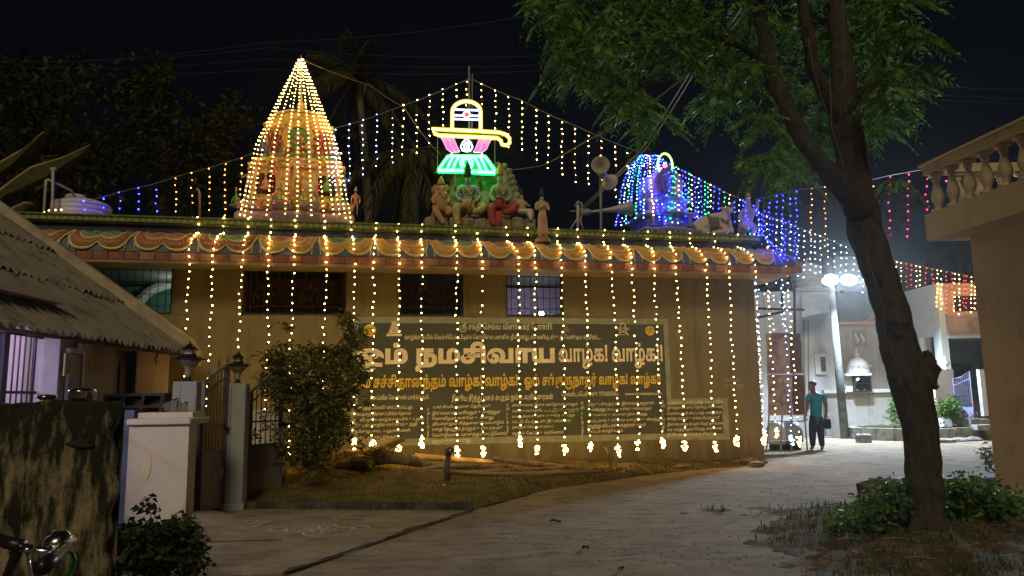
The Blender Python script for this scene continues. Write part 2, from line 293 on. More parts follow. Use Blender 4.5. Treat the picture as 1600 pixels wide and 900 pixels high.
# Tamil letter outlines: glyph number, advance, then each contour as steps in x and y
GLYPHS = {
3:(52,[]),
6:(224,[[46,-24,-14,4,-12,6,-8,7,-5,9,-1,15,5,9,13,8,17,1,150,0,0,-14,-164,-2,-3,-4,-1,-4,2,-9,8,-6,14,-5,22,-1,19,1,16,3,13,6,11,7,8,9,9,24,0,22,-3,10,-5,10,-7,8,-10,6,-21,3,-12,-2,-8,-6,-3,-12,1,-6,3,-6,6,-4,7,-1,7,1,5,3,3,6,1,14,-4,11,-5,5,12,3,11,-15,2,-11,-2,-13,-6,-9,-11,-7,-13,-2,-17,4,-6,4,-6,6,-3,7,-1,10,1,11,5,9,6,6,9,5,20,3,14,-1,13,-4,10,-6,9,-8,7,-10,5,-10,3,-12,-2,-36,-8,-16,-11,-12,-15,-10,-17,-7,-19,-4,-22,-2],[189,-31,0,142,18,0,0,-142]]),
8:(225,[[51,-64,-12,1,-10,3,-8,6,-6,7,-4,9,-1,11,2,14,5,11,9,10,11,8,12,6,31,7,31,1,26,-6,21,-10,16,-15,7,-17,1,-9,-3,-15,-8,-12,-13,-8,-18,-2,-28,4,-36,17,-19,17,-16,21,-15,28,-6,17,-4,17,-1,19,2,17,4,17,8,16,10,14,14,11,17,10,20,6,23,2,23,-2,20,-5,16,-9,13,-12,13,-20,7,-25,3,-32,0,-64,-18,0,0,73,-5,30,-9,22,-7,9,-11,9,-12,6,-15,3,-18,2,-16,-2,-15,-4,-14,-6,-12,-9,-10,-11,-7,-13,-5,-16,-1,-30,7,-30,14,-29,15,-20,21,-18,20,-11,18,-4,10,-1,12,2,9,5,4,8,2,9,-2,10,-4,9,-7,7,-20,11,-23,4,-29,0,-26,-7,-10,-5,-8,-6,-5,-7,-3,-8,-1,-8,1,-10,5,-7,8,-5,21,-1,16,3,20,10,21,18,14,23,9,28,1,17,-1,13,-3,11,-4,9,-12,12,-7,3,-24,1,-11,-4,-7,-9,1,-13,3,-6,6,-3,7,-2,7,2,5,3,3,6,1,14,-5,11,-5,5,16,-1,9,-14,1,-10,-1,-8,-3,-7,-4,-6,-7,-4,-8,-3,-18,0,-8,3,-7,4,-5,6,-3,8,-1,9,1,10,5,8,7,7,9,5,23,3,17,-2,15,-6,11,-9,8,-12,5,-16,1,-27,-4,-23,-9,-23,-14,-21,-19,-17,-23,-13,-26,-7]]),
10:(213,[[60,113,19,-1,15,-5,12,-7,8,-8,5,-11,1,-11,-1,-11,-3,-9,-5,-6,-15,-10,-34,-7,-30,-4,-3,-4,2,-3,5,-2,174,0,0,-14,-180,1,-12,4,-5,9,0,10,7,9,14,5,43,5,11,4,8,5,4,5,3,13,-1,8,-3,7,-5,5,-8,5,-9,3,-24,1,-10,-1,-9,-3,-5,-7,-2,-8,1,-7,3,-6,6,-3,7,-2,7,2,5,3,4,6,0,13,-4,11,-4,5,12,3,9,-11,4,-16,-2,-11,-7,-10,-10,-6,-14,-2,-9,1,-8,3,-6,4,-5,6,-4,8,-1,9,2,10,5,8,7,7,10,5,11,2]]),
11:(308,[[60,113,19,-1,15,-5,12,-7,8,-8,5,-11,1,-11,-1,-11,-3,-9,-5,-6,-15,-10,-66,-12,0,-5,6,-3,263,0,0,-14,-269,1,-12,4,-5,9,0,10,7,9,14,5,48,7,13,7,7,8,1,10,-1,8,-3,7,-5,5,-8,5,-9,3,-24,1,-10,-1,-9,-3,-5,-7,-2,-8,1,-7,4,-6,5,-3,7,-2,7,2,5,3,4,6,0,13,-4,11,-4,5,12,3,9,-11,4,-16,-3,-11,-6,-10,-10,-6,-14,-2,-9,1,-7,3,-7,4,-5,6,-4,8,-1,9,2,10,5,8,7,7,10,5,11,2],[172,26,-9,1,-7,3,-7,6,-5,7,-4,10,-1,12,2,15,5,12,8,10,9,6,11,4,23,0,16,-5,6,-5,-3,-17,-11,10,-8,3,-19,0,-7,-3,-7,-4,-5,-6,-3,-7,-2,-14,2,-14,6,-8,13,-2,8,5,1,8,-1,5,-3,5,-4,3,-12,0,-10,-8,-5,-6,-3,11,12,12,8,3,7,2,11,-2,8,-5,6,-9,1,-10,-1,-11,-6,-9,-9,-6],[215,29,0,64,3,6,0,12,81,0,0,-14,-24,0,0,-68,-16,0,0,68,-27,0,0,-68]]),
12:(160,[[50,-2,-10,1,-10,4,-7,6,-7,10,-3,13,-2,16,2,14,3,13,6,10,15,14,17,8,22,3,26,1,0,-15,-36,-1,-19,-7,-11,-11,-5,-9,-3,-10,0,-23,2,-9,4,-7,5,-4,12,-4,9,3,6,6,2,11,-1,9,-4,6,-6,4,-8,2,-7,-1,-14,-8,-6,-6,-3,13,15,11,9,3,9,2,13,-3,11,-6,6,-11,2,-13,-1,-10,-3,-9,-5,-7,-7,-5,-8,-3],[106,0,0,96,-8,0,1,15,58,0,0,-15,-34,0,0,-96]]),
13:(160,[[78,-42,-11,10,39,37,0,91,-8,0,1,15,58,0,0,-15,-34,0,0,-96],[50,-2,-10,1,-10,4,-7,6,-7,10,-3,13,-2,16,2,14,3,13,6,10,15,14,17,8,22,3,26,1,0,-15,-36,-1,-19,-7,-11,-11,-5,-9,-3,-10,0,-23,2,-9,4,-7,5,-4,12,-4,9,3,6,6,2,11,-1,9,-4,6,-6,4,-8,2,-7,-1,-14,-8,-6,-6,-3,13,15,11,9,3,9,2,13,-3,11,-6,6,-11,2,-13,-1,-10,-3,-9,-5,-7,-7,-5,-8,-3]]),
14:(204,[[68,-64,-17,1,-14,5,-11,7,-7,9,-5,11,-1,12,1,10,2,9,10,13,17,9,32,5,56,1,20,4,14,7,7,12,2,16,-1,9,-3,8,-4,7,-6,4,-15,4,-10,-2,-8,-6,-5,-10,-2,-40,-17,0,-2,35,-6,12,-11,8,-30,2,-15,-7,-9,-12,-2,-9,1,-8,4,-6,5,-4,9,-2,7,2,6,3,3,5,1,7,-1,7,-7,10,-12,5,-8,1,12,9,17,-5,11,-10,4,-7,1,-9,-3,-13,-6,-10,-11,-6,-14,-2,-10,1,-9,3,-7,5,-5,7,-2,7,-1,9,1,13,6,11,9,9,11,6,12,4,14,1,13,-1,11,-3,14,-9,8,-12,-4,-2,8,15,13,9,17,3,14,-1,11,-5,9,-7,6,-9,4,-11,2,-13,-1,-12,-3,-11,-5,-8,-6,-7,-9,-6,-21,-7,-90,-5,-14,-5,-9,-8,-3,-11,0,-15,4,-8,6,-6,8,-4,19,-4,15,2,10,6,8,10,2,30,17,0,2,-28,6,-12,6,-4,7,-3,15,0,11,6,4,5,3,7,-1,23,-4,11,17,6,5,-21,-1,-22,-4,-11,-6,-8,-9,-6,-10,-4,-11,-1,-12,1,-9,3,-13,10,-6,12,3,1,-4,-8,-5,-7,-16,-9]]),
15:(197,[[145,14,-14,5,-5,6,-3,7,1,19,4,9,2,-1,-9,-6,-6,-8,-4,-9,-1,-16,4,-11,8,-8,11,-6,26,-2,16,0,0,-15,-44,3,-13,5,-9,6,-7,7,-5,8,-4,18,1,10,8,17,14,14,9,6,17,-8,-5,-14,0,-12,3,-6,5,-4,13,0,7,5,4,10,-2,20,-6,12,-10,10,-14,7,-17,5,-19,1,-33,-3,-13,-4,-11,-6,-9,-7,-6,-9,-3,-15,3,-16,8,-9,11,-3,6,2,5,3,3,6,1,7,-1,8,-4,6,-5,3,-13,1,-10,-5,-5,-5,4,18,16,6,13,0,8,-3,5,-5,5,-6,3,-7,0,-19,-3,-8,-5,-6,-7,-5,-8,-3,-9,-1,-9,1,-9,4,-8,5,-5,8,-4,10,-2,13,2,12,4,11,7,10,9,8,19,11,23,6,26,1,24,-2,20,-5,16,-8,13,-11,6,-8,7,-18,-1,-23,-5,-13,-10,-9,-8,-2],[71,-63,-9,3,-8,4,-7,7,-4,9,-1,19,6,17,6,8,14,-7,-8,-20,0,-13,2,-6,10,-6,11,-2,15,4,12,8,17,25,16,-6,-21,-30,-7,-6,-10,-5,-10,-3]]),
16:(197,[[145,14,-14,5,-5,6,-3,7,1,19,4,9,2,-1,-9,-6,-6,-8,-4,-9,-1,-16,4,-11,8,-8,11,-6,26,-2,16,0,0,-15,-44,3,-13,5,-9,6,-7,7,-5,8,-4,18,1,10,8,17,14,14,9,6,17,-8,-5,-14,0,-12,3,-6,5,-4,13,0,7,5,4,10,-2,20,-6,12,-10,10,-14,7,-17,5,-19,1,-33,-3,-13,-4,-11,-6,-9,-7,-6,-9,-3,-15,3,-16,8,-9,11,-3,6,2,5,3,3,6,1,7,-1,8,-4,6,-5,3,-13,1,-10,-5,-5,-5,4,18,16,6,13,0,8,-3,5,-5,5,-6,3,-7,0,-19,-3,-8,-5,-6,-7,-5,-8,-3,-9,-1,-9,1,-9,4,-8,5,-5,8,-4,10,-2,13,2,12,4,11,7,10,9,8,19,11,23,6,26,1,24,-2,20,-5,16,-8,13,-11,6,-8,7,-18,-1,-23,-5,-13,-10,-9,-8,-2],[74,-2,8,-4,6,-4,7,-13,0,-13,-7,-15,-18,0,7,9,2,14,-3,8,-8,4,-12,-1,-6,-5,-2,-9,2,-9,10,-8,13,-2,21,2,11,6,20,26,16,-5,-19,-28,-7,-6,-10,-5,-10,-3,-28,-1,-17,5,-12,9,-6,12,0,16,4,7,4,6,7,4,8,3]]),
18:(165,[[41,-1,-10,2,-9,5,-7,7,-4,8,-1,9,1,10,5,9,7,7,11,5,14,4,72,0,19,-6,10,-8,5,-13,1,-8,-2,-13,-7,-10,-11,-7,-30,0,-5,1,4,13,15,-2,8,2,6,3,4,6,0,14,-5,9,-16,5,-68,-1,-12,-4,-7,-6,-2,-9,2,-8,6,-6,8,-4,19,0,7,2,5,3,5,6,2,8,1,64,-34,0,0,-36,-16,-3,0,54,105,0,0,-15,-38,0,0,-63,-5,-16,-4,-6,-7,-6,-9,-4,-10,-3]]),
20:(145,[[41,-1,-10,2,-9,5,-7,7,-4,8,-1,9,1,10,5,9,7,7,11,5,14,4,89,1,0,-14,-89,-2,-12,-4,-7,-6,-2,-9,2,-8,6,-6,8,-4,19,0,7,2,5,3,5,6,2,8,1,64,-34,0,0,-36,-16,-3,0,54,105,0,0,-15,-38,0,0,-63,-5,-16,-4,-6,-7,-6,-9,-4,-10,-3]]),
23:(139,[[18,0,0,111,17,0,0,-97,100,0,0,-14]]),
24:(330,[[50,-2,-10,1,-10,4,-7,7,-7,9,-3,13,-2,17,3,18,6,16,11,13,14,9,17,6,29,2,26,-6,15,-8,19,-18,7,-13,5,-14,2,-16,-1,-12,-3,-10,-5,-8,-6,-6,-8,-3,-9,-1,-11,1,-8,4,-7,6,-4,8,-4,20,3,20,6,18,11,16,20,14,22,7,29,0,20,-8,16,-13,12,-15,7,-18,3,-20,-1,-12,-3,-10,-5,-8,-6,-6,-8,-3,-10,-1,-10,1,-8,4,-7,6,-4,8,-4,20,2,20,7,18,13,17,15,10,23,7,25,2,59,0,0,-15,-34,0,0,-96,-17,0,0,96,-41,-3,-15,-7,-11,-12,-6,-17,-3,-19,1,-12,3,-8,5,-5,7,-2,5,1,8,7,3,17,-3,22,-8,17,-11,11,-17,10,-18,3,-21,-3,-9,-4,-10,-6,-10,-14,-6,-16,-2,-18,1,-12,3,-8,5,-5,7,-2,6,1,7,7,3,17,-2,16,-4,13,-8,12,-10,10,-10,5,-22,6,-26,-1,-12,-4,-10,-6,-8,-9,-5,-10,-4,-21,3,-21,4,-7,5,-4,12,-4,9,3,6,6,2,11,-1,9,-4,6,-6,4,-8,2,-7,-1,-14,-8,-6,-6,-3,13,15,11,9,3,9,2,13,-3,11,-6,6,-11,2,-13,-1,-10,-3,-9,-5,-7,-7,-5,-8,-3]]),
25:(165,[[41,-1,-10,2,-9,5,-7,7,-4,8,-1,9,1,10,5,9,7,7,11,5,14,4,47,1,17,-1,14,-4,13,-5,9,-9,5,-12,2,-15,-1,-13,-4,-10,-6,-8,-15,-12,-17,-6,-71,-3,-10,-6,-4,-9,0,-16,-16,-1,-2,15,4,15,8,10,16,6,63,3,18,4,12,8,6,11,2,13,-1,9,-3,7,-10,9,-22,5,-54,-1,-12,-4,-7,-6,-2,-9,2,-8,6,-6,8,-4,19,0,7,2,5,3,5,6,2,8,1,64,-34,0,0,-36,-16,-3,0,54,105,0,0,-15,-38,0,0,-63,-5,-16,-4,-6,-7,-6,-9,-4,-10,-3]]),
26:(158,[[121,71,9,-4,7,-6,6,-9,4,-12,1,-13,-1,-16,-4,-13,-6,-9,-15,-12,-17,-6,-64,-3,-10,-6,-4,-9,0,-16,-16,-1,-2,15,4,15,8,10,16,6,57,3,17,4,11,8,6,12,3,17,-3,18,-3,6,-5,4,-6,3,-12,0,-16,-8,-1,15,19,8],[18,0,0,111,104,0,0,-15,-35,0,0,-96,-17,0,0,96,-35,0,0,-96]]),
27:(247,[[50,-2,-10,1,-10,4,-7,7,-7,9,-3,13,-2,17,3,18,6,16,11,13,14,9,17,6,29,2,26,-6,15,-8,19,-19,8,-12,4,-15,2,-15,-1,-12,-3,-10,-5,-8,-6,-6,-8,-3,-9,-1,-11,1,-8,4,-7,6,-4,8,-4,20,3,20,7,18,11,16,16,11,23,7,25,2,59,0,0,-15,-34,0,0,-96,-17,0,0,96,-42,-3,-14,-7,-11,-12,-7,-17,-2,-19,1,-12,3,-8,5,-5,7,-2,6,1,7,7,3,17,-2,15,-4,14,-8,12,-10,10,-10,5,-22,6,-26,-1,-12,-4,-10,-6,-8,-9,-5,-10,-4,-21,3,-21,4,-7,5,-4,12,-4,9,3,6,6,2,11,-1,9,-4,6,-6,4,-8,2,-7,-1,-14,-8,-6,-6,-3,13,15,11,9,3,9,2,13,-3,11,-6,6,-11,2,-13,-1,-10,-3,-9,-5,-7,-7,-5,-8,-3]]),
28:(156,[[18,0,0,111,17,0,0,-97,86,0,0,97,17,0,0,-111]]),
29:(172,[[116,113,14,-2,11,-5,8,-10,6,-12,3,-15,1,-30,-3,-11,-4,-9,-10,-11,-12,-5,-28,-3,-84,0,0,111,17,0,0,-97,45,0,1,68,4,15,9,10,13,6],[109,98,-5,-4,-5,-9,-2,-17,0,-54,22,1,9,3,6,5,5,8,3,22,-3,23,-3,10,-5,7,-7,4]]),
30:(193,[[71,0,0,111,17,0,0,-97,70,0,0,97,17,0,0,-111],[41,-2,-11,5,-8,11,-4,17,0,80,17,0,1,-83,1,-7,8,-8,12,0,10,6,5,6,0,-17,-10,-7,-6,-2]]),
31:(128,[[46,-42,-11,10,38,37,0,91,-38,0,0,-96,-17,0,0,111,107,0,0,-15,-34,0,0,-96]]),
32:(174,[[114,113,14,-2,12,-5,9,-10,7,-12,4,-16,1,-19,-2,-22,-4,-18,-7,-14,-10,-10,-17,-10,-21,-5,-59,-2,-11,-6,-3,-9,0,-16,-17,-1,-1,15,3,15,8,10,17,6,53,2,15,2,12,4,10,6,7,8,5,12,3,15,0,35,-3,12,-4,10,-7,6,-7,4,-13,0,-10,-3,-7,-8,-3,-14,0,-73,-18,0,-1,81,-6,14,-6,3,-12,-1,-6,-4,-4,-12,-1,-81,-17,0,1,85,6,16,8,7,12,5,14,-1,12,-5,9,-11,3,-7,-4,1,7,12,12,8]]),
33:(203,[[50,-2,-10,1,-10,4,-7,7,-7,9,-3,13,-2,16,2,16,3,13,6,11,7,9,9,7,11,5,11,3,22,1,19,-6,13,-12,6,-15,7,-53,8,-11,8,-3,12,0,6,3,5,4,3,6,3,9,0,25,-6,23,-12,18,-6,8,15,11,11,-16,9,-17,5,-18,2,-20,-1,-16,-4,-13,-6,-10,-8,-7,-11,-4,-21,-1,-14,5,-11,12,-4,9,-6,48,-5,14,-9,8,-11,4,-21,-1,-11,-5,-8,-8,-7,-11,-4,-12,-1,-15,3,-20,4,-7,5,-4,12,-4,9,3,6,6,2,11,-1,9,-4,6,-6,4,-8,2,-7,-1,-14,-8,-6,-6,-3,13,15,11,9,3,9,2,13,-3,11,-6,6,-11,2,-13,-1,-10,-3,-9,-5,-7,-7,-5,-8,-3]]),
34:(214,[[50,-2,-10,1,-10,4,-7,7,-7,9,-3,13,-2,17,2,15,3,13,6,11,8,9,9,7,10,5,11,3,20,1,20,-6,11,-8,-3,-19,-7,8,-9,6,-9,3,-12,1,-13,-1,-10,-5,-9,-8,-6,-10,-4,-13,-2,-14,3,-21,4,-7,5,-4,12,-4,9,3,6,6,2,11,-1,9,-4,6,-6,4,-8,2,-7,-1,-14,-8,-6,-6,-3,13,15,11,9,3,9,2,13,-3,11,-6,6,-11,2,-13,-1,-10,-3,-9,-5,-7,-7,-5,-8,-3],[107,0,0,83,3,16,0,12,101,0,0,-15,-34,0,0,-96,-18,0,0,96,-34,0,0,-96]]),
35:(172,[[116,113,14,-2,11,-5,8,-10,6,-12,3,-15,1,-30,-3,-11,-4,-9,-10,-11,-12,-5,-28,-3,-84,0,0,111,17,0,0,-97,45,0,1,68,4,15,9,10,13,6],[109,98,-5,-4,-5,-9,-2,-17,0,-54,22,1,9,3,6,5,5,8,3,22,-3,23,-3,10,-5,7,-7,4],[58,-13,-2,-14,-16,0,-6,-1,-3,-4,-1,-5,1,-5,7,-6,22,-2,17,2,11,7,14,18,12,3,15,-3,-13,-5,-16,-23,-7,-6,-9,-4,-11,-2,-28,-1,-17,4,-9,7,-6,9,0,7,2,10,6,8,10,5],[110,-33,-17,7,-9,10,-4,16,17,0,2,-10,6,-6,17,-3,26,0,0,-14]]),
36:(209,[[50,-2,-10,1,-10,4,-7,7,-7,9,-3,13,-2,17,3,19,6,16,10,13,12,9,15,5,16,2,14,-1,12,-3,10,-6,8,-7,6,-8,6,-21,1,-23,-9,-30,53,0,0,97,17,0,0,-111,-88,0,-1,13,8,17,3,24,-2,13,-3,11,-6,9,-8,6,-10,4,-12,1,-13,-1,-11,-5,-9,-8,-6,-10,-4,-13,-2,-14,3,-21,4,-7,5,-4,12,-4,9,3,6,6,2,11,-1,9,-4,6,-6,4,-8,2,-7,-1,-14,-8,-6,-6,-3,13,15,11,9,3,9,2,13,-3,11,-6,6,-11,2,-13,-1,-10,-3,-9,-5,-7,-7,-5,-8,-3]]),
41:(128,[[18,0,0,111,107,0,0,-15,-34,0,0,-96,-18,0,0,96,-38,0,0,-96]]),
42:(52,[[-5,168,17,-7,12,-12,7,-14,3,-22,1,-113,-17,0,-2,118,-6,21,-8,9,-11,5,-15,0,-12,-7,-6,-11,1,-20,5,-12,-19,0,-5,18,1,16,2,9,10,13,14,7,9,2]]),
46:(180,[[80,-2,-14,1,-14,4,-11,7,-10,10,-9,12,-6,13,-3,16,-2,18,2,21,6,18,8,15,11,13,13,10,14,7,15,4,15,2,15,-1,12,-3,11,-5,8,-6,13,-16,6,-22,3,-33,0,-83,-18,0,-1,104,-5,22,-9,16,-15,9,-20,3,-22,-4,-11,-6,-10,-7,-10,-11,-7,-13,-5,-16,-1,-32,5,-20,9,-16,13,-10,26,-7,9,1,7,4,5,7,2,11,-2,8,-3,7,-6,4,-8,1,-8,-1,-6,-4,-4,-7,0,-16,4,-13,5,-5,-12,-4,-9,13,-4,9,0,19,3,8,5,6,7,5,9,4,10,1,10,-1,8,-3,7,-5,5,-7,3,-9,1,-10,-1,-12,-4,-10,-7,-7,-8,-5,-9,-2]]),
47:(144,[[90,-2,-16,1,-14,4,-14,7,-12,9,-9,13,-8,14,-4,17,-2,20,2,20,5,17,7,15,11,12,12,9,14,7,16,4,17,2,22,-4,9,-5,7,-6,4,-9,2,-12,-1,-9,-4,-8,-5,-7,-7,-4,-8,-3,-19,0,-8,3,-6,4,-5,7,-2,7,0,17,7,13,4,5,12,-3,-7,-11,-1,-11,1,-8,3,-6,5,-3,7,-1,7,1,6,4,3,6,1,14,-7,9,-12,5,-18,0,-22,-7,-9,-6,-9,-8,-7,-9,-5,-12,-3,-13,-2,-15,1,-15,3,-13,5,-12,7,-10,7,-8,19,-10,23,-4,14,2,9,8,4,13,-1,8,-4,6,-5,5,-8,1,-7,-1,-6,-4,-4,-7,0,-16,4,-13,5,-5,-13,-4,-9,13,-3,9,0,19,3,8,5,6,7,5,8,3,10,1,9,-1,8,-3,7,-5,5,-6,4,-9,1,-10,-2,-12,-4,-10,-7,-7,-9,-5,-11,-2]]),
48:(232,[[50,-2,-10,1,-10,4,-7,7,-7,9,-3,13,-2,17,3,18,6,16,11,13,14,9,17,6,29,2,25,-6,16,-8,18,-17,8,-13,5,-15,2,-16,-1,-12,-3,-10,-5,-8,-6,-6,-8,-3,-9,-1,-11,1,-8,4,-7,6,-4,8,-4,20,3,22,7,17,10,15,17,14,19,7,11,1,17,-2,13,-6,10,-9,8,-12,4,-13,1,-15,-3,-24,-11,-27,-4,-7,-14,8,10,21,4,13,1,15,-2,13,-3,10,-5,9,-8,6,-9,4,-19,1,-14,-5,-7,-5,-11,-15,-6,-16,-2,-19,1,-12,3,-8,5,-5,7,-2,6,1,7,7,3,17,-2,16,-4,13,-8,12,-10,10,-10,5,-22,6,-26,-1,-12,-4,-10,-6,-8,-9,-5,-10,-4,-21,3,-21,4,-7,5,-4,12,-4,9,3,6,6,2,11,-1,9,-4,6,-6,4,-8,2,-7,-1,-14,-8,-6,-6,-3,13,15,11,9,3,9,2,13,-3,11,-6,6,-11,2,-13,-1,-10,-3,-9,-5,-7,-7,-5,-8,-3]]),
77:(165,[[41,-1,-10,2,-9,5,-7,7,-4,8,-1,9,1,10,5,9,7,7,11,5,14,4,72,0,19,-6,10,-8,5,-13,1,-8,-2,-13,-7,-10,-11,-7,-30,0,-5,1,4,13,15,-2,8,2,6,3,4,6,0,14,-5,9,-16,5,-68,-1,-12,-4,-7,-6,-2,-9,2,-8,6,-6,8,-4,19,0,7,2,5,3,5,6,2,8,1,64,-34,0,0,-36,-16,-3,0,54,105,0,0,-15,-38,0,0,-63,-5,-16,-4,-6,-7,-6,-9,-4,-10,-3],[81,137,-4,2,-3,5,0,10,3,5,4,2,11,0,4,-2,3,-5,0,-10,-3,-5,-4,-2]]),
78:(209,[[18,0,0,111,103,0,0,-15,-35,0,0,-31,17,7,18,-1,8,-2,6,-5,5,-6,3,-8,0,-17,-7,-19,25,0,0,-14,-92,0,0,14,50,0,7,18,-1,15,-4,6,-5,4,-14,0,-16,-8,0,-20,-17,0,0,67,-34,0,0,-96],[147,0,0,14,27,0,0,97,17,0,0,-111],[99,137,-4,2,-3,5,0,10,3,5,4,2,11,0,4,-2,3,-5,0,-10,-3,-5,-4,-2]]),
79:(145,[[41,-1,-10,2,-9,5,-7,7,-4,8,-1,9,1,10,5,9,7,7,11,5,14,4,89,1,0,-14,-89,-2,-12,-4,-7,-6,-2,-9,2,-8,6,-6,8,-4,19,0,7,2,5,3,5,6,2,8,1,64,-34,0,0,-36,-16,-3,0,54,105,0,0,-15,-38,0,0,-63,-5,-16,-4,-6,-7,-6,-9,-4,-10,-3],[81,137,-4,2,-3,5,0,10,3,5,4,2,11,0,4,-2,3,-5,0,-10,-3,-5,-4,-2]]),
82:(139,[[18,0,0,111,17,0,0,-97,100,0,0,-14],[64,137,-4,2,-3,5,0,10,3,5,4,2,11,0,4,-2,3,-5,0,-10,-3,-5,-4,-2]]),
83:(330,[[50,-2,-10,1,-10,4,-7,7,-7,9,-3,13,-2,17,3,18,6,16,11,13,14,9,17,6,29,2,26,-6,15,-8,19,-18,7,-13,5,-14,2,-16,-1,-12,-3,-10,-5,-8,-6,-6,-8,-3,-9,-1,-11,1,-8,4,-7,6,-4,8,-4,20,3,20,6,18,11,16,20,14,22,7,29,0,20,-8,16,-13,12,-15,7,-18,3,-20,-1,-12,-3,-10,-5,-8,-6,-6,-8,-3,-10,-1,-10,1,-8,4,-7,6,-4,8,-4,20,2,20,7,18,13,17,15,10,23,7,25,2,59,0,0,-15,-34,0,0,-96,-17,0,0,96,-41,-3,-15,-7,-11,-12,-6,-17,-3,-19,1,-12,3,-8,5,-5,7,-2,5,1,8,7,3,17,-3,22,-8,17,-11,11,-17,10,-18,3,-21,-3,-9,-4,-10,-6,-10,-14,-6,-16,-2,-18,1,-12,3,-8,5,-5,7,-2,6,1,7,7,3,17,-2,16,-4,13,-8,12,-10,10,-10,5,-22,6,-26,-1,-12,-4,-10,-6,-8,-9,-5,-10,-4,-21,3,-21,4,-7,5,-4,12,-4,9,3,6,6,2,11,-1,9,-4,6,-6,4,-8,2,-7,-1,-14,-8,-6,-6,-3,13,15,11,9,3,9,2,13,-3,11,-6,6,-11,2,-13,-1,-10,-3,-9,-5,-7,-7,-5,-8,-3],[160,137,-5,2,-2,5,0,10,2,5,5,2,10,0,5,-2,2,-5,0,-10,-2,-5,-5,-2]]),
84:(165,[[41,-1,-10,2,-9,5,-7,7,-4,8,-1,9,1,10,5,9,7,7,11,5,14,4,47,1,17,-1,14,-4,13,-5,9,-9,5,-12,2,-15,-1,-13,-4,-10,-6,-8,-15,-12,-17,-6,-71,-3,-10,-6,-4,-9,0,-16,-16,-1,-2,15,4,15,8,10,16,6,63,3,18,4,12,8,6,11,2,13,-1,9,-3,7,-10,9,-22,5,-54,-1,-12,-4,-7,-6,-2,-9,2,-8,6,-6,8,-4,19,0,7,2,5,3,5,6,2,8,1,64,-34,0,0,-36,-16,-3,0,54,105,0,0,-15,-38,0,0,-63,-5,-16,-4,-6,-7,-6,-9,-4,-10,-3],[82,137,-5,2,-2,5,0,10,2,5,5,2,10,0,5,-2,2,-5,0,-10,-2,-5,-5,-2]]),
85:(158,[[121,71,9,-4,7,-6,6,-9,4,-12,1,-13,-1,-16,-4,-13,-6,-9,-15,-12,-17,-6,-64,-3,-10,-6,-4,-9,0,-16,-16,-1,-2,15,4,15,8,10,16,6,57,3,17,4,11,8,6,12,3,17,-3,18,-3,6,-5,4,-6,3,-12,0,-16,-8,-1,15,19,8],[18,0,0,111,104,0,0,-15,-35,0,0,-96,-17,0,0,96,-35,0,0,-96],[74,137,-5,2,-2,5,0,10,2,5,5,2,10,0,5,-2,2,-5,0,-10,-2,-5,-5,-2]]),
86:(247,[[50,-2,-10,1,-10,4,-7,7,-7,9,-3,13,-2,17,3,18,6,16,11,13,14,9,17,6,29,2,26,-6,15,-8,19,-19,8,-12,4,-15,2,-15,-1,-12,-3,-10,-5,-8,-6,-6,-8,-3,-9,-1,-11,1,-8,4,-7,6,-4,8,-4,20,3,20,7,18,11,16,16,11,23,7,25,2,59,0,0,-15,-34,0,0,-96,-17,0,0,96,-42,-3,-14,-7,-11,-12,-7,-17,-2,-19,1,-12,3,-8,5,-5,7,-2,6,1,7,7,3,17,-2,15,-4,14,-8,12,-10,10,-10,5,-22,6,-26,-1,-12,-4,-10,-6,-8,-9,-5,-10,-4,-21,3,-21,4,-7,5,-4,12,-4,9,3,6,6,2,11,-1,9,-4,6,-6,4,-8,2,-7,-1,-14,-8,-6,-6,-3,13,15,11,9,3,9,2,13,-3,11,-6,6,-11,2,-13,-1,-10,-3,-9,-5,-7,-7,-5,-8,-3],[118,137,-4,2,-3,5,0,10,3,5,4,2,11,0,4,-2,3,-5,0,-10,-3,-5,-4,-2]]),
87:(156,[[18,0,0,111,17,0,0,-97,86,0,0,97,17,0,0,-111],[72,137,-4,2,-3,5,0,10,3,5,4,2,11,0,4,-2,3,-5,0,-10,-3,-5,-4,-2]]),
88:(172,[[116,113,14,-2,11,-5,8,-10,6,-12,3,-15,1,-30,-3,-11,-4,-9,-10,-11,-12,-5,-28,-3,-84,0,0,111,17,0,0,-97,45,0,1,68,4,15,9,10,13,6],[109,98,-5,-4,-5,-9,-2,-17,0,-54,22,1,9,3,6,5,5,8,3,22,-3,23,-3,10,-5,7,-7,4],[81,137,-5,2,-2,5,0,10,2,5,5,2,10,0,5,-2,2,-5,0,-10,-2,-5,-5,-2]]),
89:(193,[[71,0,0,111,17,0,0,-97,70,0,0,97,17,0,0,-111],[41,-2,-11,5,-8,11,-4,17,0,80,17,0,1,-83,1,-7,8,-8,12,0,10,6,5,6,0,-17,-10,-7,-6,-2],[91,137,-4,2,-3,5,0,10,3,5,4,2,11,0,4,-2,3,-5,0,-10,-3,-5,-4,-2]]),
90:(128,[[46,-42,-11,10,38,37,0,91,-38,0,0,-96,-17,0,0,111,107,0,0,-15,-34,0,0,-96],[59,137,-5,2,-2,5,0,10,2,5,5,2,10,0,5,-2,2,-5,0,-10,-2,-5,-5,-2]]),
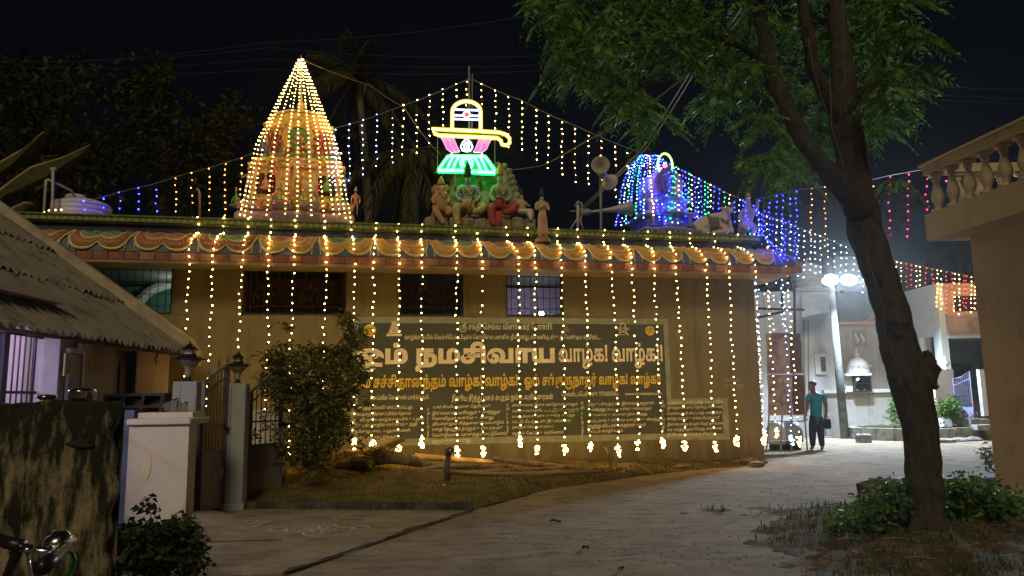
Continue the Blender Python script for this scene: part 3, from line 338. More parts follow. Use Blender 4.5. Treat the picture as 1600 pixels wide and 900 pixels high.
91:(174,[[114,113,14,-2,12,-5,9,-10,7,-12,4,-16,1,-19,-2,-22,-4,-18,-7,-14,-10,-10,-17,-10,-21,-5,-59,-2,-11,-6,-3,-9,0,-16,-17,-1,-1,15,3,15,8,10,17,6,53,2,15,2,12,4,10,6,7,8,5,12,3,15,0,35,-3,12,-4,10,-7,6,-7,4,-13,0,-10,-3,-7,-8,-3,-14,0,-73,-18,0,-1,81,-6,14,-6,3,-12,-1,-6,-4,-4,-12,-1,-81,-17,0,1,85,6,16,8,7,12,5,14,-1,12,-5,9,-11,3,-7,-4,1,7,12,12,8],[82,137,-5,2,-3,5,0,10,3,5,5,2,10,0,4,-2,3,-5,0,-10,-3,-5,-4,-2]]),
92:(203,[[50,-2,-10,1,-10,4,-7,7,-7,9,-3,13,-2,16,2,16,3,13,6,11,7,9,9,7,11,5,11,3,22,1,19,-6,13,-12,6,-15,7,-53,8,-11,8,-3,12,0,6,3,5,4,3,6,3,9,0,25,-6,23,-12,18,-6,8,15,11,11,-16,9,-17,5,-18,2,-20,-1,-16,-4,-13,-6,-10,-8,-7,-11,-4,-21,-1,-14,5,-11,12,-4,9,-6,48,-5,14,-9,8,-11,4,-21,-1,-11,-5,-8,-8,-7,-11,-4,-12,-1,-15,3,-20,4,-7,5,-4,12,-4,9,3,6,6,2,11,-1,9,-4,6,-6,4,-8,2,-7,-1,-14,-8,-6,-6,-3,13,15,11,9,3,9,2,13,-3,11,-6,6,-11,2,-13,-1,-10,-3,-9,-5,-7,-7,-5,-8,-3],[96,137,-4,2,-3,5,0,10,3,5,4,2,11,0,4,-2,3,-5,0,-10,-3,-5,-4,-2]]),
93:(214,[[50,-2,-10,1,-10,4,-7,7,-7,9,-3,13,-2,17,2,15,3,13,6,11,8,9,9,7,10,5,11,3,20,1,20,-6,11,-8,-3,-19,-7,8,-9,6,-9,3,-12,1,-13,-1,-10,-5,-9,-8,-6,-10,-4,-13,-2,-14,3,-21,4,-7,5,-4,12,-4,9,3,6,6,2,11,-1,9,-4,6,-6,4,-8,2,-7,-1,-14,-8,-6,-6,-3,13,15,11,9,3,9,2,13,-3,11,-6,6,-11,2,-13,-1,-10,-3,-9,-5,-7,-7,-5,-8,-3],[107,0,0,83,3,16,0,12,101,0,0,-15,-34,0,0,-96,-18,0,0,96,-34,0,0,-96],[102,137,-5,2,-2,5,0,10,2,5,5,2,10,0,5,-2,2,-5,0,-10,-2,-5,-5,-2]]),
94:(172,[[116,113,14,-2,11,-5,8,-10,6,-12,3,-15,1,-30,-3,-11,-4,-9,-10,-11,-12,-5,-28,-3,-84,0,0,111,17,0,0,-97,45,0,1,68,4,15,9,10,13,6],[109,98,-5,-4,-5,-9,-2,-17,0,-54,22,1,9,3,6,5,5,8,3,22,-3,23,-3,10,-5,7,-7,4],[58,-13,-2,-14,-16,0,-6,-1,-3,-4,-1,-5,1,-5,7,-6,22,-2,17,2,11,7,14,18,12,3,15,-3,-13,-5,-16,-23,-7,-6,-9,-4,-11,-2,-28,-1,-17,4,-9,7,-6,9,0,7,2,10,6,8,10,5],[110,-33,-17,7,-9,10,-4,16,17,0,2,-10,6,-6,17,-3,26,0,0,-14],[81,137,-5,2,-2,5,0,10,2,5,5,2,10,0,5,-2,2,-5,0,-10,-2,-5,-5,-2]]),
102:(212,[[88,-1,-10,2,-9,5,-6,7,-4,8,-2,9,2,10,4,9,7,7,11,5,15,4,43,1,16,-2,13,-3,11,-6,9,-7,7,-9,4,-10,4,-21,-1,-15,-4,-13,-6,-11,-8,-9,-9,-8,-22,-11,-26,-5,-39,1,-18,4,-14,6,-12,9,-10,9,-8,11,-9,25,-3,29,1,16,7,29,19,36,15,-9,-14,-23,-8,-24,-3,-29,1,-14,3,-14,6,-13,8,-11,11,-10,14,-7,16,-4,22,-2,30,4,13,4,11,7,8,8,6,9,4,12,1,13,-1,14,-5,11,-7,8,-10,6,-12,3,-55,0,-12,-4,-7,-6,-2,-9,2,-8,6,-6,9,-4,18,0,7,2,6,3,4,6,3,8,1,64,-35,0,0,-36,-16,-3,0,54,105,0,0,-15,-37,0,-1,-63,-4,-16,-4,-6,-7,-6,-9,-4,-10,-3]]),
103:(266,[[160,-2,-8,1,-7,3,-7,5,-5,7,-3,10,-1,13,1,16,6,13,8,11,11,8,13,6,15,1,12,0,11,-3,8,-5,12,-12,6,-16,0,-19,-8,-23,39,0,0,-14,-56,0,-1,13,8,18,2,13,-3,14,-7,11,-10,7,-14,2,-10,-1,-9,-3,-8,-5,-6,-9,-5,-26,1,-11,4,-7,6,-4,7,-1,6,1,4,4,4,11,-1,8,-3,7,-5,4,-13,5,-35,1,0,14,46,-3,14,-7,9,-10,4,-16,-2,-13,-6,-11,-10,-6],[41,-1,-10,2,-9,5,-7,7,-4,8,-1,9,1,10,5,9,7,7,11,5,14,4,77,1,0,-14,-77,-2,-12,-4,-7,-6,-2,-9,2,-8,6,-6,8,-4,19,0,7,2,5,3,5,6,2,8,1,64,-34,0,0,-36,-16,-3,0,54,105,0,0,-15,-38,0,0,-63,-5,-16,-4,-6,-7,-6,-9,-4,-10,-3]]),
108:(173,[[41,-1,-10,2,-9,5,-7,7,-4,8,-1,9,1,10,5,9,7,7,11,5,14,4,121,1,0,-14,-121,-2,-12,-4,-7,-6,-2,-9,2,-8,6,-6,8,-4,19,0,7,2,5,3,5,6,2,8,1,64,-34,0,0,-36,-16,-3,0,54,105,0,0,-15,-38,0,0,-63,-5,-16,-4,-6,-7,-6,-9,-4,-10,-3],[126,0,0,55,17,-2,0,-53]]),
114:(159,[[18,0,0,111,17,0,0,-97,121,0,0,-14],[105,94,12,-5,8,-9,4,-18,-7,-37,-22,-82,-16,5,25,92,2,21,-1,8,-2,6,-5,4,-5,1,-7,-2,-5,-4,-4,-7,0,-19,7,-17,17,-20,-15,-7,-18,25,-7,19,0,20,2,9,5,7,7,6,8,3]]),
116:(203,[[85,-59,-16,1,-14,5,-12,9,-10,11,-8,15,-6,17,-4,21,-1,28,1,23,4,21,6,18,8,16,9,13,12,11,12,8,14,6,15,3,16,2,16,-1,13,-4,11,-5,16,-13,10,-15,6,-19,3,-37,0,-75,-18,0,-1,98,-7,27,-6,10,-8,8,-15,8,-20,3,-24,-4,-11,-5,-10,-7,-10,-9,-8,-11,-7,-14,-5,-17,-4,-19,0,-44,3,-19,4,-15,7,-13,7,-9,9,-7,11,-4,11,-1,11,0,10,3,7,5,7,6,8,17,3,24,-3,23,-3,7,-4,5,-6,2,-12,1,-15,-8,0,15,16,7,18,-1,9,-4,7,-6,6,-10,3,-13,1,-17,-1,-18,-4,-16,-5,-12,-8,-10,-9,-7,-10,-5],[71,0,0,111,17,0,0,-111]]),
122:(218,[[41,-1,-10,2,-9,5,-7,7,-4,8,-1,10,1,10,5,8,7,7,11,5,14,4,62,0,11,-3,10,-4,9,-6,6,-8,5,-9,3,-11,1,-21,-12,-33,-8,-10,-11,-9,-12,-6,-15,-5,-16,-3,-35,0,-12,2,-11,4,-8,6,-6,8,-1,14,6,8,11,4,162,0,0,-14,-161,-1,-2,-4,2,-5,7,-5,11,-3,32,0,23,4,17,9,7,6,13,26,1,15,-1,13,-4,10,-6,8,-9,5,-10,4,-59,-1,-12,-4,-7,-6,-2,-9,2,-8,6,-6,8,-4,19,0,7,2,5,3,5,6,2,8,1,64,-34,0,0,-36,-16,-3,0,54,105,0,0,-15,-38,0,0,-63,-5,-16,-4,-6,-7,-6,-9,-4,-10,-3],[183,-31,0,142,18,0,0,-142]]),
124:(158,[[121,71,9,-4,7,-6,6,-9,4,-12,1,-13,-1,-16,-4,-13,-6,-9,-15,-12,-17,-6,-64,-3,-10,-6,-4,-9,0,-16,-16,-1,-2,15,4,15,8,10,16,6,57,3,17,4,11,8,6,12,3,17,-3,18,-3,6,-5,4,-6,3,-12,0,-16,-8,-1,15,19,8],[18,0,0,111,104,0,0,-15,-35,0,0,-96,-17,0,0,96,-35,0,0,-96],[118,169,15,-2,11,-5,7,-8,2,-10,-2,-11,-5,-8,-9,-5,-10,-1,-10,1,-9,5,-5,7,-1,14,4,12,5,6,10,-5,-6,-11,1,-11,8,-5,8,0,6,6,1,5,-1,6,-4,4,-23,3,-13,-4,-9,-6,-6,-10,-1,-16,5,-13,-17,-1,-4,19,3,17,10,14,7,5,9,4]]),
128:(285,[[50,-2,-10,1,-10,4,-7,7,-7,9,-3,13,-2,17,3,18,6,16,11,13,14,9,17,6,29,2,26,-6,15,-8,18,-17,8,-13,5,-14,2,-17,-1,-12,-3,-10,-5,-8,-6,-6,-8,-3,-9,-1,-11,1,-8,4,-7,6,-4,8,-4,20,3,22,7,18,11,14,15,14,19,7,11,1,16,-2,14,-6,10,-9,8,-14,5,-16,1,-21,-1,-18,-4,-17,-6,-15,-18,-25,-13,-11,-16,-9,-18,-6,-20,-5,-48,-3,-27,2,-21,5,-8,4,-6,5,-4,7,-1,12,6,8,11,4,229,0,1,-14,-229,-1,-2,-4,2,-4,10,-6,23,-3,41,0,30,4,24,9,11,5,20,22,11,19,5,22,0,26,-6,21,-10,13,-13,6,-15,0,-13,-4,-12,-10,-12,-20,-3,-17,0,-21,3,-8,5,-5,7,-2,6,1,7,7,3,17,-3,20,-8,17,-13,14,-10,5,-22,6,-26,-1,-12,-4,-10,-6,-8,-9,-5,-10,-4,-21,3,-21,4,-7,5,-4,12,-4,9,3,6,6,2,11,-1,9,-4,6,-6,4,-8,2,-7,-1,-14,-8,-6,-6,-3,13,15,11,9,3,9,2,13,-3,11,-6,6,-11,2,-13,-1,-10,-3,-9,-5,-7,-7,-5,-8,-3],[250,-31,0,142,18,0,0,-142]]),
134:(226,[[84,-57,-15,2,-13,3,-13,7,-10,8,-8,12,-6,13,-4,16,-1,26,1,15,7,30,19,36,15,-9,-11,-17,-8,-18,-5,-20,-1,-23,1,-16,3,-14,5,-12,6,-8,8,-7,9,-5,21,-3,15,1,12,4,10,6,7,9,4,10,3,13,17,0,-3,-16,-6,-15,-10,-11,-13,-9,-16,-6],[171,113,13,-2,11,-5,9,-10,6,-12,3,-15,0,-30,-2,-11,-4,-9,-10,-11,-13,-5,-27,-3,-85,0,0,111,18,0,0,-97,45,0,0,68,5,15,9,10,13,6],[164,98,-6,-4,-4,-9,-2,-17,0,-54,22,1,9,3,6,5,4,8,4,22,-3,23,-4,10,-4,7,-7,4]]),
137:(193,[[71,0,0,111,17,0,0,-97,70,0,0,97,17,0,0,-111],[41,-2,-11,5,-8,11,-4,17,0,80,17,0,1,-83,1,-7,8,-8,12,0,10,6,5,6,0,-17,-10,-7,-6,-2],[158,-57,0,63,17,0,0,-63]]),
140:(210,[[174,62,9,-4,7,-7,6,-9,3,-12,1,-14,-1,-20,-6,-17,-9,-14,-11,-11,-13,-8,-16,-6,-16,-3,-21,-1,-20,1,-16,4,-15,6,-12,8,-10,9,-8,11,-9,25,-3,29,1,16,7,29,19,37,15,-9,-10,-17,-8,-18,-6,-18,-1,-24,1,-14,3,-14,6,-12,8,-11,10,-10,14,-7,16,-4,21,-2,21,2,17,5,15,9,11,13,7,16,2,19,-3,19,-3,7,-4,5,-6,2,-11,1,-14,-7,0,15,15,6],[72,0,0,111,105,0,0,-15,-35,0,0,-96,-18,0,0,96,-35,0,0,-96]]),
143:(227,[[114,113,14,-2,12,-5,9,-10,7,-12,4,-16,1,-19,-1,-20,-3,-18,-5,-15,-12,-26,-16,-15,-18,-11,-21,-6,-28,-2,-24,3,-10,4,-9,6,-5,8,-1,14,5,8,12,4,175,0,0,-14,-174,-1,-2,-4,2,-5,7,-5,11,-3,17,-1,17,2,15,3,13,6,12,9,17,30,6,23,2,26,-1,17,-3,12,-4,10,-7,6,-7,4,-13,0,-10,-3,-7,-8,-3,-14,0,-73,-18,0,-1,81,-6,14,-6,3,-12,-1,-6,-4,-4,-12,-1,-81,-17,0,1,85,6,16,8,7,12,5,14,-1,12,-5,9,-11,3,-7,-4,1,7,12,12,8],[192,-31,0,142,17,0,0,-142]]),
145:(254,[[176,169,22,-4,10,-4,14,-11,9,-15,5,-22,0,-113,-17,0,0,107,-4,20,-6,12,-11,9,-14,5,-18,0,-8,-3,-7,-4,-5,-6,-3,-7,-1,-16,4,-11,7,-8,16,-6,0,-14,-12,2,-10,5,-10,7,-7,8,-4,11,-1,13,1,14,6,11,8,8,10,7,12,3],[50,-2,-10,1,-10,4,-7,7,-7,9,-3,13,-2,16,2,16,3,13,6,11,7,9,9,7,11,5,11,3,22,1,19,-6,13,-12,6,-15,7,-53,8,-11,8,-3,12,0,6,3,5,4,3,6,3,9,0,25,-4,20,-12,26,15,7,14,-30,4,-22,0,-28,-4,-13,-6,-10,-8,-7,-11,-4,-21,-1,-14,5,-11,12,-4,9,-6,48,-5,14,-9,8,-11,4,-21,-1,-11,-5,-8,-8,-7,-11,-4,-12,-1,-15,3,-20,4,-7,5,-4,12,-4,9,3,6,6,2,11,-1,9,-4,6,-6,4,-8,2,-7,-1,-14,-8,-6,-6,-3,13,15,11,9,3,9,2,13,-3,11,-6,6,-11,2,-13,-1,-10,-3,-9,-5,-7,-7,-5,-8,-3]]),
147:(252,[[8,-29,6,8,12,4,196,0,0,-14,-196,-1,-2,-4,2,-5,7,-5,11,-3,29,0,22,4,19,8,9,7,14,30,19,0,-6,-18,-7,-12,-9,-10,-11,-9,-13,-7,-14,-4,-17,-3,-34,0,-22,6,-8,6,-6,8],[217,-31,0,142,17,0,0,-142],[50,-2,-10,1,-10,4,-7,7,-7,9,-3,13,-2,16,2,16,3,13,6,11,7,9,9,7,11,5,11,3,22,1,19,-6,13,-12,6,-15,7,-53,8,-11,8,-3,12,0,6,3,5,4,3,6,3,9,0,25,-6,23,-12,18,-6,8,15,11,11,-16,9,-17,5,-18,2,-20,-1,-16,-4,-12,-6,-10,-8,-7,-11,-4,-21,-1,-14,4,-6,5,-5,7,-4,9,-6,48,-5,14,-9,8,-11,4,-21,-1,-11,-5,-8,-8,-7,-11,-4,-12,-1,-15,3,-20,4,-7,5,-4,12,-4,9,3,6,6,2,11,-1,9,-4,6,-6,4,-8,2,-7,-1,-14,-8,-6,-6,-3,13,15,11,9,3,9,2,13,-3,11,-6,6,-11,2,-13,-1,-10,-3,-9,-5,-7,-7,-5,-8,-3]]),
150:(297,[[261,62,9,-4,7,-7,5,-9,4,-10,1,-13,-1,-14,-3,-13,-6,-11,-7,-10,-8,-9,-23,-13,-29,-9,-35,-4,-57,1,-26,4,-21,7,-17,8,-14,10,-10,12,-8,12,-5,13,-3,33,3,26,9,26,13,23,15,-9,-13,-23,-8,-22,-2,-25,1,-13,3,-13,5,-12,7,-10,10,-10,12,-8,15,-6,19,-5,21,-3,48,0,31,3,26,7,19,11,14,15,7,19,0,12,-1,13,-4,9,-7,6,-9,2,-12,-2,-9,-6,0,15,16,7],[101,-2,-10,1,-9,4,-8,7,-6,9,-4,13,-1,17,1,15,4,13,6,11,7,9,10,7,10,5,11,3,20,1,20,-6,11,-8,-3,-19,-7,8,-9,6,-10,3,-11,1,-13,-1,-11,-5,-8,-8,-7,-10,-4,-13,-1,-14,3,-21,4,-7,4,-4,12,-4,10,3,6,6,2,11,-2,9,-4,6,-6,4,-7,2,-8,-1,-14,-8,-6,-6,-3,13,15,11,9,3,10,2,13,-3,10,-6,7,-11,2,-13,-1,-10,-3,-9,-5,-7,-7,-5,-9,-3],[159,0,0,83,2,16,0,12,101,0,0,-15,-34,0,0,-96,-17,0,0,96,-35,0,0,-96]]),
153:(226,[[177,-10,11,-5,6,-9,-1,-14,-7,-12,-13,-8,-34,-6,-37,1,-18,2,-16,5,-14,6,-12,8,-10,10,-8,12,-6,14,-3,16,-1,20,1,16,7,29,19,36,15,-9,-14,-23,-8,-24,-3,-29,3,-23,9,-20,8,-9,9,-8,12,-6,15,-5,17,-3,51,1,14,4,8,7,0,8,-6,4,-12,0,-17,-9,0,15,18,8],[135,-33,0,35,17,0,0,-35],[171,113,13,-2,11,-5,9,-10,6,-12,3,-15,0,-30,-2,-11,-4,-9,-10,-11,-13,-5,-27,-3,-85,0,0,111,18,0,0,-97,45,0,0,68,5,15,9,10,13,6],[164,98,-6,-4,-4,-9,-2,-17,0,-54,22,1,9,3,6,5,4,8,4,22,-3,23,-4,10,-4,7,-7,4]]),
155:(209,[[50,-2,-10,1,-10,4,-7,7,-7,9,-3,13,-2,17,3,19,6,16,10,13,12,9,15,5,16,2,14,-1,12,-3,10,-6,8,-7,6,-8,6,-21,1,-23,-9,-30,53,0,0,97,17,0,0,-111,-88,0,-1,13,8,17,3,24,-2,13,-3,11,-6,9,-8,6,-10,4,-12,1,-13,-1,-11,-5,-9,-8,-6,-10,-4,-13,-2,-14,3,-21,4,-7,5,-4,12,-4,9,3,6,6,2,11,-1,9,-4,6,-6,4,-8,2,-7,-1,-14,-8,-6,-6,-3,13,15,11,9,3,9,2,13,-3,11,-6,6,-11,2,-13,-1,-10,-3,-9,-5,-7,-7,-5,-8,-3],[174,169,15,-2,11,-5,7,-8,2,-10,-2,-11,-5,-8,-9,-5,-10,-1,-10,1,-9,5,-5,7,-1,14,4,12,5,6,10,-5,-6,-11,1,-11,8,-5,8,0,6,6,1,5,-1,6,-4,4,-22,3,-13,-4,-9,-6,-6,-10,-1,-11,3,-15,8,-10,18,-7,6,-1,0,-14,-20,4,-16,9,-11,14,-3,9,0,19,6,16,13,12,9,4]]),
156:(209,[[50,-2,-10,1,-10,4,-7,7,-7,9,-3,13,-2,17,3,19,6,16,10,13,12,9,15,5,16,2,14,-1,12,-3,10,-6,8,-7,6,-8,6,-21,1,-23,-9,-30,53,0,0,97,17,0,0,-111,-88,0,-1,13,8,17,3,24,-2,13,-3,11,-6,9,-8,6,-10,4,-12,1,-13,-1,-11,-5,-9,-8,-6,-10,-4,-13,-2,-14,3,-21,4,-7,5,-4,12,-4,9,3,6,6,2,11,-1,9,-4,6,-6,4,-8,2,-7,-1,-14,-8,-6,-6,-3,13,15,11,9,3,9,2,13,-3,11,-6,6,-11,2,-13,-1,-10,-3,-9,-5,-7,-7,-5,-8,-3],[174,-57,0,64,17,0,0,-64]]),
163:(303,[[266,71,9,-4,7,-6,6,-9,4,-11,1,-13,-1,-16,-5,-14,-6,-13,-10,-12,-12,-10,-14,-9,-28,-10,-33,-6,-80,-2,-44,5,-18,5,-12,9,-3,11,3,11,5,5,6,3,21,3,32,-4,-3,-14,-28,4,-15,-2,-3,-2,0,-7,8,-5,18,-5,94,-2,44,7,18,6,21,11,15,14,9,18,3,21,-1,14,-5,9,-7,5,-8,2,-13,-3,-10,-6,0,15,17,8],[18,0,0,111,17,0,0,-97,74,0,1,71,6,16,8,7,12,5,14,0,11,-6,4,-5,0,9,102,0,0,-15,-35,0,0,-96,-17,0,0,96,-35,0,0,-96,-18,0,-1,82,-5,12,-5,4,-11,0,-9,-5,-4,-12,-1,-81],[265,169,15,-2,11,-5,7,-8,2,-10,-2,-11,-5,-8,-9,-5,-10,-1,-10,1,-8,5,-6,7,-1,14,4,12,5,6,10,-5,-6,-11,1,-11,8,-5,9,0,6,6,0,5,-1,6,-4,4,-22,3,-14,-4,-9,-6,-5,-10,-2,-16,5,-13,-17,-1,-4,19,3,16,10,14,7,6,9,4]]),
170:(54,[[21,40,-5,103,22,0,-5,-103],[22,-2,-4,3,-3,4,0,12,3,4,4,3,10,0,4,-3,2,-4,0,-12,-2,-4,-4,-3]]),
179:(50,[[35,23,2,-2,-17,-47,-14,0,10,49]]),
181:(54,[[22,-2,-4,3,-3,4,0,13,3,4,9,3,9,-3,2,-4,0,-13,-2,-4,-4,-3]]),
185:(114,[[10,0,0,15,55,57,11,16,3,9,0,16,-6,11,-11,5,-17,0,-16,-7,-8,-6,-10,12,21,13,23,4,12,-1,10,-3,9,-6,7,-7,4,-10,1,-11,-1,-11,-3,-10,-13,-20,-49,-50,72,0,0,-16]]),
186:(114,[[37,-2,-20,4,-8,3,0,17,20,-7,20,-3,15,2,12,6,7,8,2,13,-1,8,-4,6,-5,5,-8,3,-22,3,-14,0,0,15,25,1,8,2,7,4,6,6,3,7,1,7,-2,9,-5,7,-8,5,-11,1,-19,-3,-17,-9,-9,12,21,11,23,4,12,-1,11,-3,9,-4,7,-7,4,-9,2,-12,-4,-16,-10,-11,-16,-8,15,-3,10,-7,7,-11,2,-13,-2,-14,-5,-10,-9,-9,-11,-5,-13,-3]]),
187:(114,[[73,0,0,32,-69,0,0,15,67,97,19,0,0,-96,21,0,0,-16,-21,0,0,-32],[21,48,52,0,0,77,-9,-16]]),
189:(114,[[59,-2,-12,1,-10,4,-8,6,-7,8,-8,20,-3,24,2,30,8,24,6,9,7,8,9,5,21,7,30,-1,0,-15,-17,3,-15,-2,-11,-5,-9,-7,-7,-12,-5,-14,-2,-18,16,12,12,4,20,-1,10,-4,8,-7,6,-8,4,-11,1,-12,-2,-14,-3,-11,-7,-10,-9,-7,-11,-5],[59,12,12,3,9,6,6,11,1,14,-1,12,-6,10,-8,6,-12,2,-9,-1,-14,-8,-7,-11,-1,-14,4,-12,8,-11,11,-6]]),
190:(114,[[27,0,59,127,-77,0,0,16,96,0,0,-14,-58,-129]]),
191:(114,[[58,-2,-13,1,-11,3,-10,5,-8,7,-4,10,-2,12,3,15,10,13,17,11,-15,10,-8,12,-2,14,1,11,5,8,7,7,8,4,21,4,21,-4,9,-4,7,-7,4,-8,2,-11,-3,-14,-9,-11,-15,-10,16,-10,11,-12,3,-8,1,-9,-1,-12,-5,-10,-7,-8,-10,-5,-11,-3],[57,12,12,1,9,5,7,8,2,11,-3,11,-9,10,-21,9,-15,-8,-9,-11,-3,-12,2,-10,6,-8,9,-5],[58,82,14,8,8,9,3,11,-2,10,-6,6,-8,4,-10,1,-10,-2,-8,-4,-5,-6,-2,-9,3,-12,9,-9]]),
192:(114,[[20,0,0,15,18,-3,20,4,8,4,7,6,5,8,7,22,1,14,-15,-12,-13,-4,-19,1,-11,4,-8,6,-6,9,-3,11,-1,12,1,13,4,12,7,10,9,7,11,4,13,2,12,-1,10,-4,8,-6,7,-8,9,-20,3,-23,-3,-31,-8,-24,-6,-9,-7,-8,-8,-6,-10,-4,-11,-3],[54,67,9,1,14,7,8,12,0,13,-4,13,-8,10,-11,6,-7,1,-12,-2,-9,-7,-5,-10,-2,-14,2,-13,5,-9,9,-6]]),
193:(54,[[22,-2,-4,3,-3,4,0,13,3,4,9,3,9,-3,2,-4,0,-13,-2,-4,-4,-3],[22,84,-4,2,-3,4,0,13,3,4,9,3,9,-3,2,-4,0,-13,-2,-4,-4,-2]]),
198:(89,[[43,145,17,-2,12,-8,8,-11,3,-16,-3,-15,-7,-12,-25,-25,-3,-16,-14,0,2,17,5,11,23,24,4,10,-1,15,-4,7,-7,4,-10,1,-15,-2,-14,-6,-6,14,26,9],[34,-2,-4,3,-2,4,0,13,2,4,9,3,9,-3,2,-4,0,-13,-2,-4,-4,-3]]),
}
LINES = {
'l1': [163,3,20,77,25,42,3,46,20,92,36,3,36,42,27,41,30,18,90,3,47,28,41,91,32,42,170],
'l2': [36,41,94,77,48,18,30,42,92,3,46,36,91,32,42,46,28,32,3,28,42,114,84,25,3,47,18,41,36,42,48,33,3,29,27,25,42,92,3,26,42,48,33,84,122,3,6,48,29,25,42,137,23,86,3,10,140,3,47,36,83,114,30,3,29,85,25,42,31,88,181,181,181,181],
'l3a': [16,88,3,26,29,20,42,36,41,30],
'l3b': [36,41,94,18,170,3,36,41,94,18,170,170],
'l4a': [16,88,3,20,79,20,42,25,41,27,85,25,88,3,36,41,94,18,170,3,36,41,94,18,170],
'l4b': [16,88,3,20,91,102,140,26,41,25,90,3,36,41,94,18,170,3,36,41,94,18,170,170],
'h1': [46,25,89,155,18,3,46,25,86,32,92,3,28,41,90,77,18,156,88,181],
'h2': [8,27,42,30,3,8,85,122,3,29,25,88,3,103,143,88,3,26,92,33,3,6,32,42,156,48,31,18,93],
'h3': [46,20,92,145,23,87,47,28,20,42,3,12,83,193,3,192,190,192,186,189,191,186,189,187,185,181],
'a1': [12,116,84,25,3,28,42,32,36,42,198,3,18,41,82,23,87,28,82,23,122],
'a2': [103,114,91,143,3,26,42,48,27,87,28,42,91,102,3,47,25,48,36],
'a3': [155,82,114,91,102,3,36,41,94,77,48,18,30,42,92,3,10,23,147,88],
'a4': [10,23,92,3,29,27,25,42,92,3,12,83,24,88,3,10,143,25,42],
'a5': [28,42,48,35,3,103,23,3,28,35,102,78,18,93],
'a6': [13,91,143,29,25,42,3,11,82,116,78,18,93],
'b1': [30,41,90,3,20,42,36,46,28,140,29,41,86,3,46,25,31,42,137,29,41,198],
'b2': [8,48,32,36,48,27,3,6,32,42,36,122,88,3,10,24,90,85,122,88],
'b3': [47,18,41,36,42,147,77,102,93,47,34,3,10,93,34,122],
'b4': [25,42,30,41,27,134,88,3,20,42,85,25,48,27,3,47,29,88,28,41,116,88],
'b5': [12,48,25,3,47,25,114,128,88,3,26,41,150,88,3,10,83,23,41,102,29,41,198],
'b6': [47,36,83,116,36,48,25,3,6,48,27,84,122,88,3,103,82,116,47,36,41,88],
'b7': [25,140,88,3,10,83,23,41,27,122,181],
'c1': [18,41,31,24,29,41,18,3,8,48,32,3,29,27,42,25,48,27,3,36,41,153,88],
'c2': [12,86,27,3,12,83,24,42,27,41,92,3,8,87,46,28,41,153,122,88],
'c3': [30,41,140,77,102,88,3,28,83,3,12,86,47,32,3,20,42,32,85,25],
'c4': [12,82,116,3,47,28,140,23,86,3,8,92,33,41,29,92],
'c5': [26,41,150,88,3,47,18,82,102,88,3,29,27,88],
'c6': [13,35,41,88,3,47,18,82,116,3,10,30,90,47,36,41,88],
'd1': [8,140,3,10,23,91,103,143,88,3,103,23,3,8,48,32,36,86,3,6,140,34,41,92],
'd2': [10,30,90,85,25,122,170,3,103,82,23,88,3,12,86,27,3,11,90,36,33,134,88],
'd3': [18,83,24,41,170,3,10,86,48,27,3,26,42,48,27,84,122],
'd4': [103,82,23,29,41,18,3,10,83,48,29,3,29,27,25,42,92,3,10,93,34,84,122],
'd5': [12,153,85,122,3,36,42,82,23,41,92,3,28,77,25,90,18,93,3,12,153,88],
'd6': [103,82,23,88,3,36,41,94,47,36,41,88,181],
'e1': [29,143,48,29,137,88,3,13,82,23,41,25,179,3,47,36,32,41,116,88],
'e2': [8,32,85,25,48,36,3,29,41,89,3,47,26,41,91,143,3,47,18,34,41,29,92],
'e3': [47,29,91,103,143,88,3,103,82,23,41,25,3,28,33,140,77,102],
'e4': [18,91,143,3,36,140,88,3,10,30,90,156,3,46,28,143,36,41,90],
'e5': [8,48,32,36,27,122,3,13,82,114,92,3,47,36,25,3,15,145,30,41,18],
'e6': [29,31,3,29,31,84,25,42,147,88,3,47,36,143,3,36,34,29,41,18],
'e7': [124,3,26,42,33,84,122,3,47,18,41,140,88,3,20,42,36,47,29,181],
'v': [6,24,28,31,27,14,25,42],
's1': [108,84,25,88],
's2': [36,34,88,25,140,88],
}
# ---------------------------------------------------------------- ground, road, apron, grass bank
g_m = two('earth', (.10, .075, .05), (.17, .13, .09), (.06, .05, .03), 1.6, 5., .95, .7, bscale=40)
road_m = two('road_sand', (.215, .175, .125), (.335, .275, .20), (.125, .098, .068), 1.3, 2.3, .93, .9, (1, 1, 1), (1, 2.6, 1), (.35, .65), (.5, .68), bscale=55)
apron_m = two('apron_cement', (.225, .19, .135), (.325, .28, .205), (.12, .10, .072), 1.8, 2.2, .93, .7, (1, 1, 1), (1, 2.2, 1), (.35, .65), (.5, .7), bscale=45)
bank_m = two('bank_soil', (.07, .075, .02), (.15, .12, .045), (.20, .13, .06), 2.2, 3.5, .95, .9, bscale=35)
kerb_m = two('kerb_cement', (.06, .055, .045), (.095, .085, .07), (.03, .03, .022), 3, 5, .95, .6)
mb = MB(); mb.grid(lambda u, v: Vector((-250+500*u, -60+560*v, -.012)), 20, 20); struct('ground', mb, g_m)
def gz(px, py): p = at_z(px, py, 0); return Vector((p.x, p.y))
def poly_sheet(name, pts, z, m, jag=.0, sub=.25):
    """a flat sheet with a slightly ragged outline and a thickness"""
    out = []
    for i, a in enumerate(pts):
        b = pts[(i+1) % len(pts)]; n = max(1, min(40, int((b-a).length/sub))) if jag else 1
        for k in range(n):
            p = a.lerp(b, k/n)
            if k and jag: p = p + Vector((random.uniform(-jag, jag), random.uniform(-jag, jag)))
            out.append(p)
    n = len(out); mb = MB()
    mb.add([(p.x, p.y, z) for p in out] + [(p.x, p.y, -.05) for p in out], [list(range(n))] + [[(i+1) % n, i, n+i, n+(i+1) % n] for i in range(n)])
    return struct(name, mb, m)
left = [gz(470, 893), gz(590, 850), gz(735, 799), gz(860, 764), gz(1000, 744), gz(1100, 733), gz(1196, 726)]
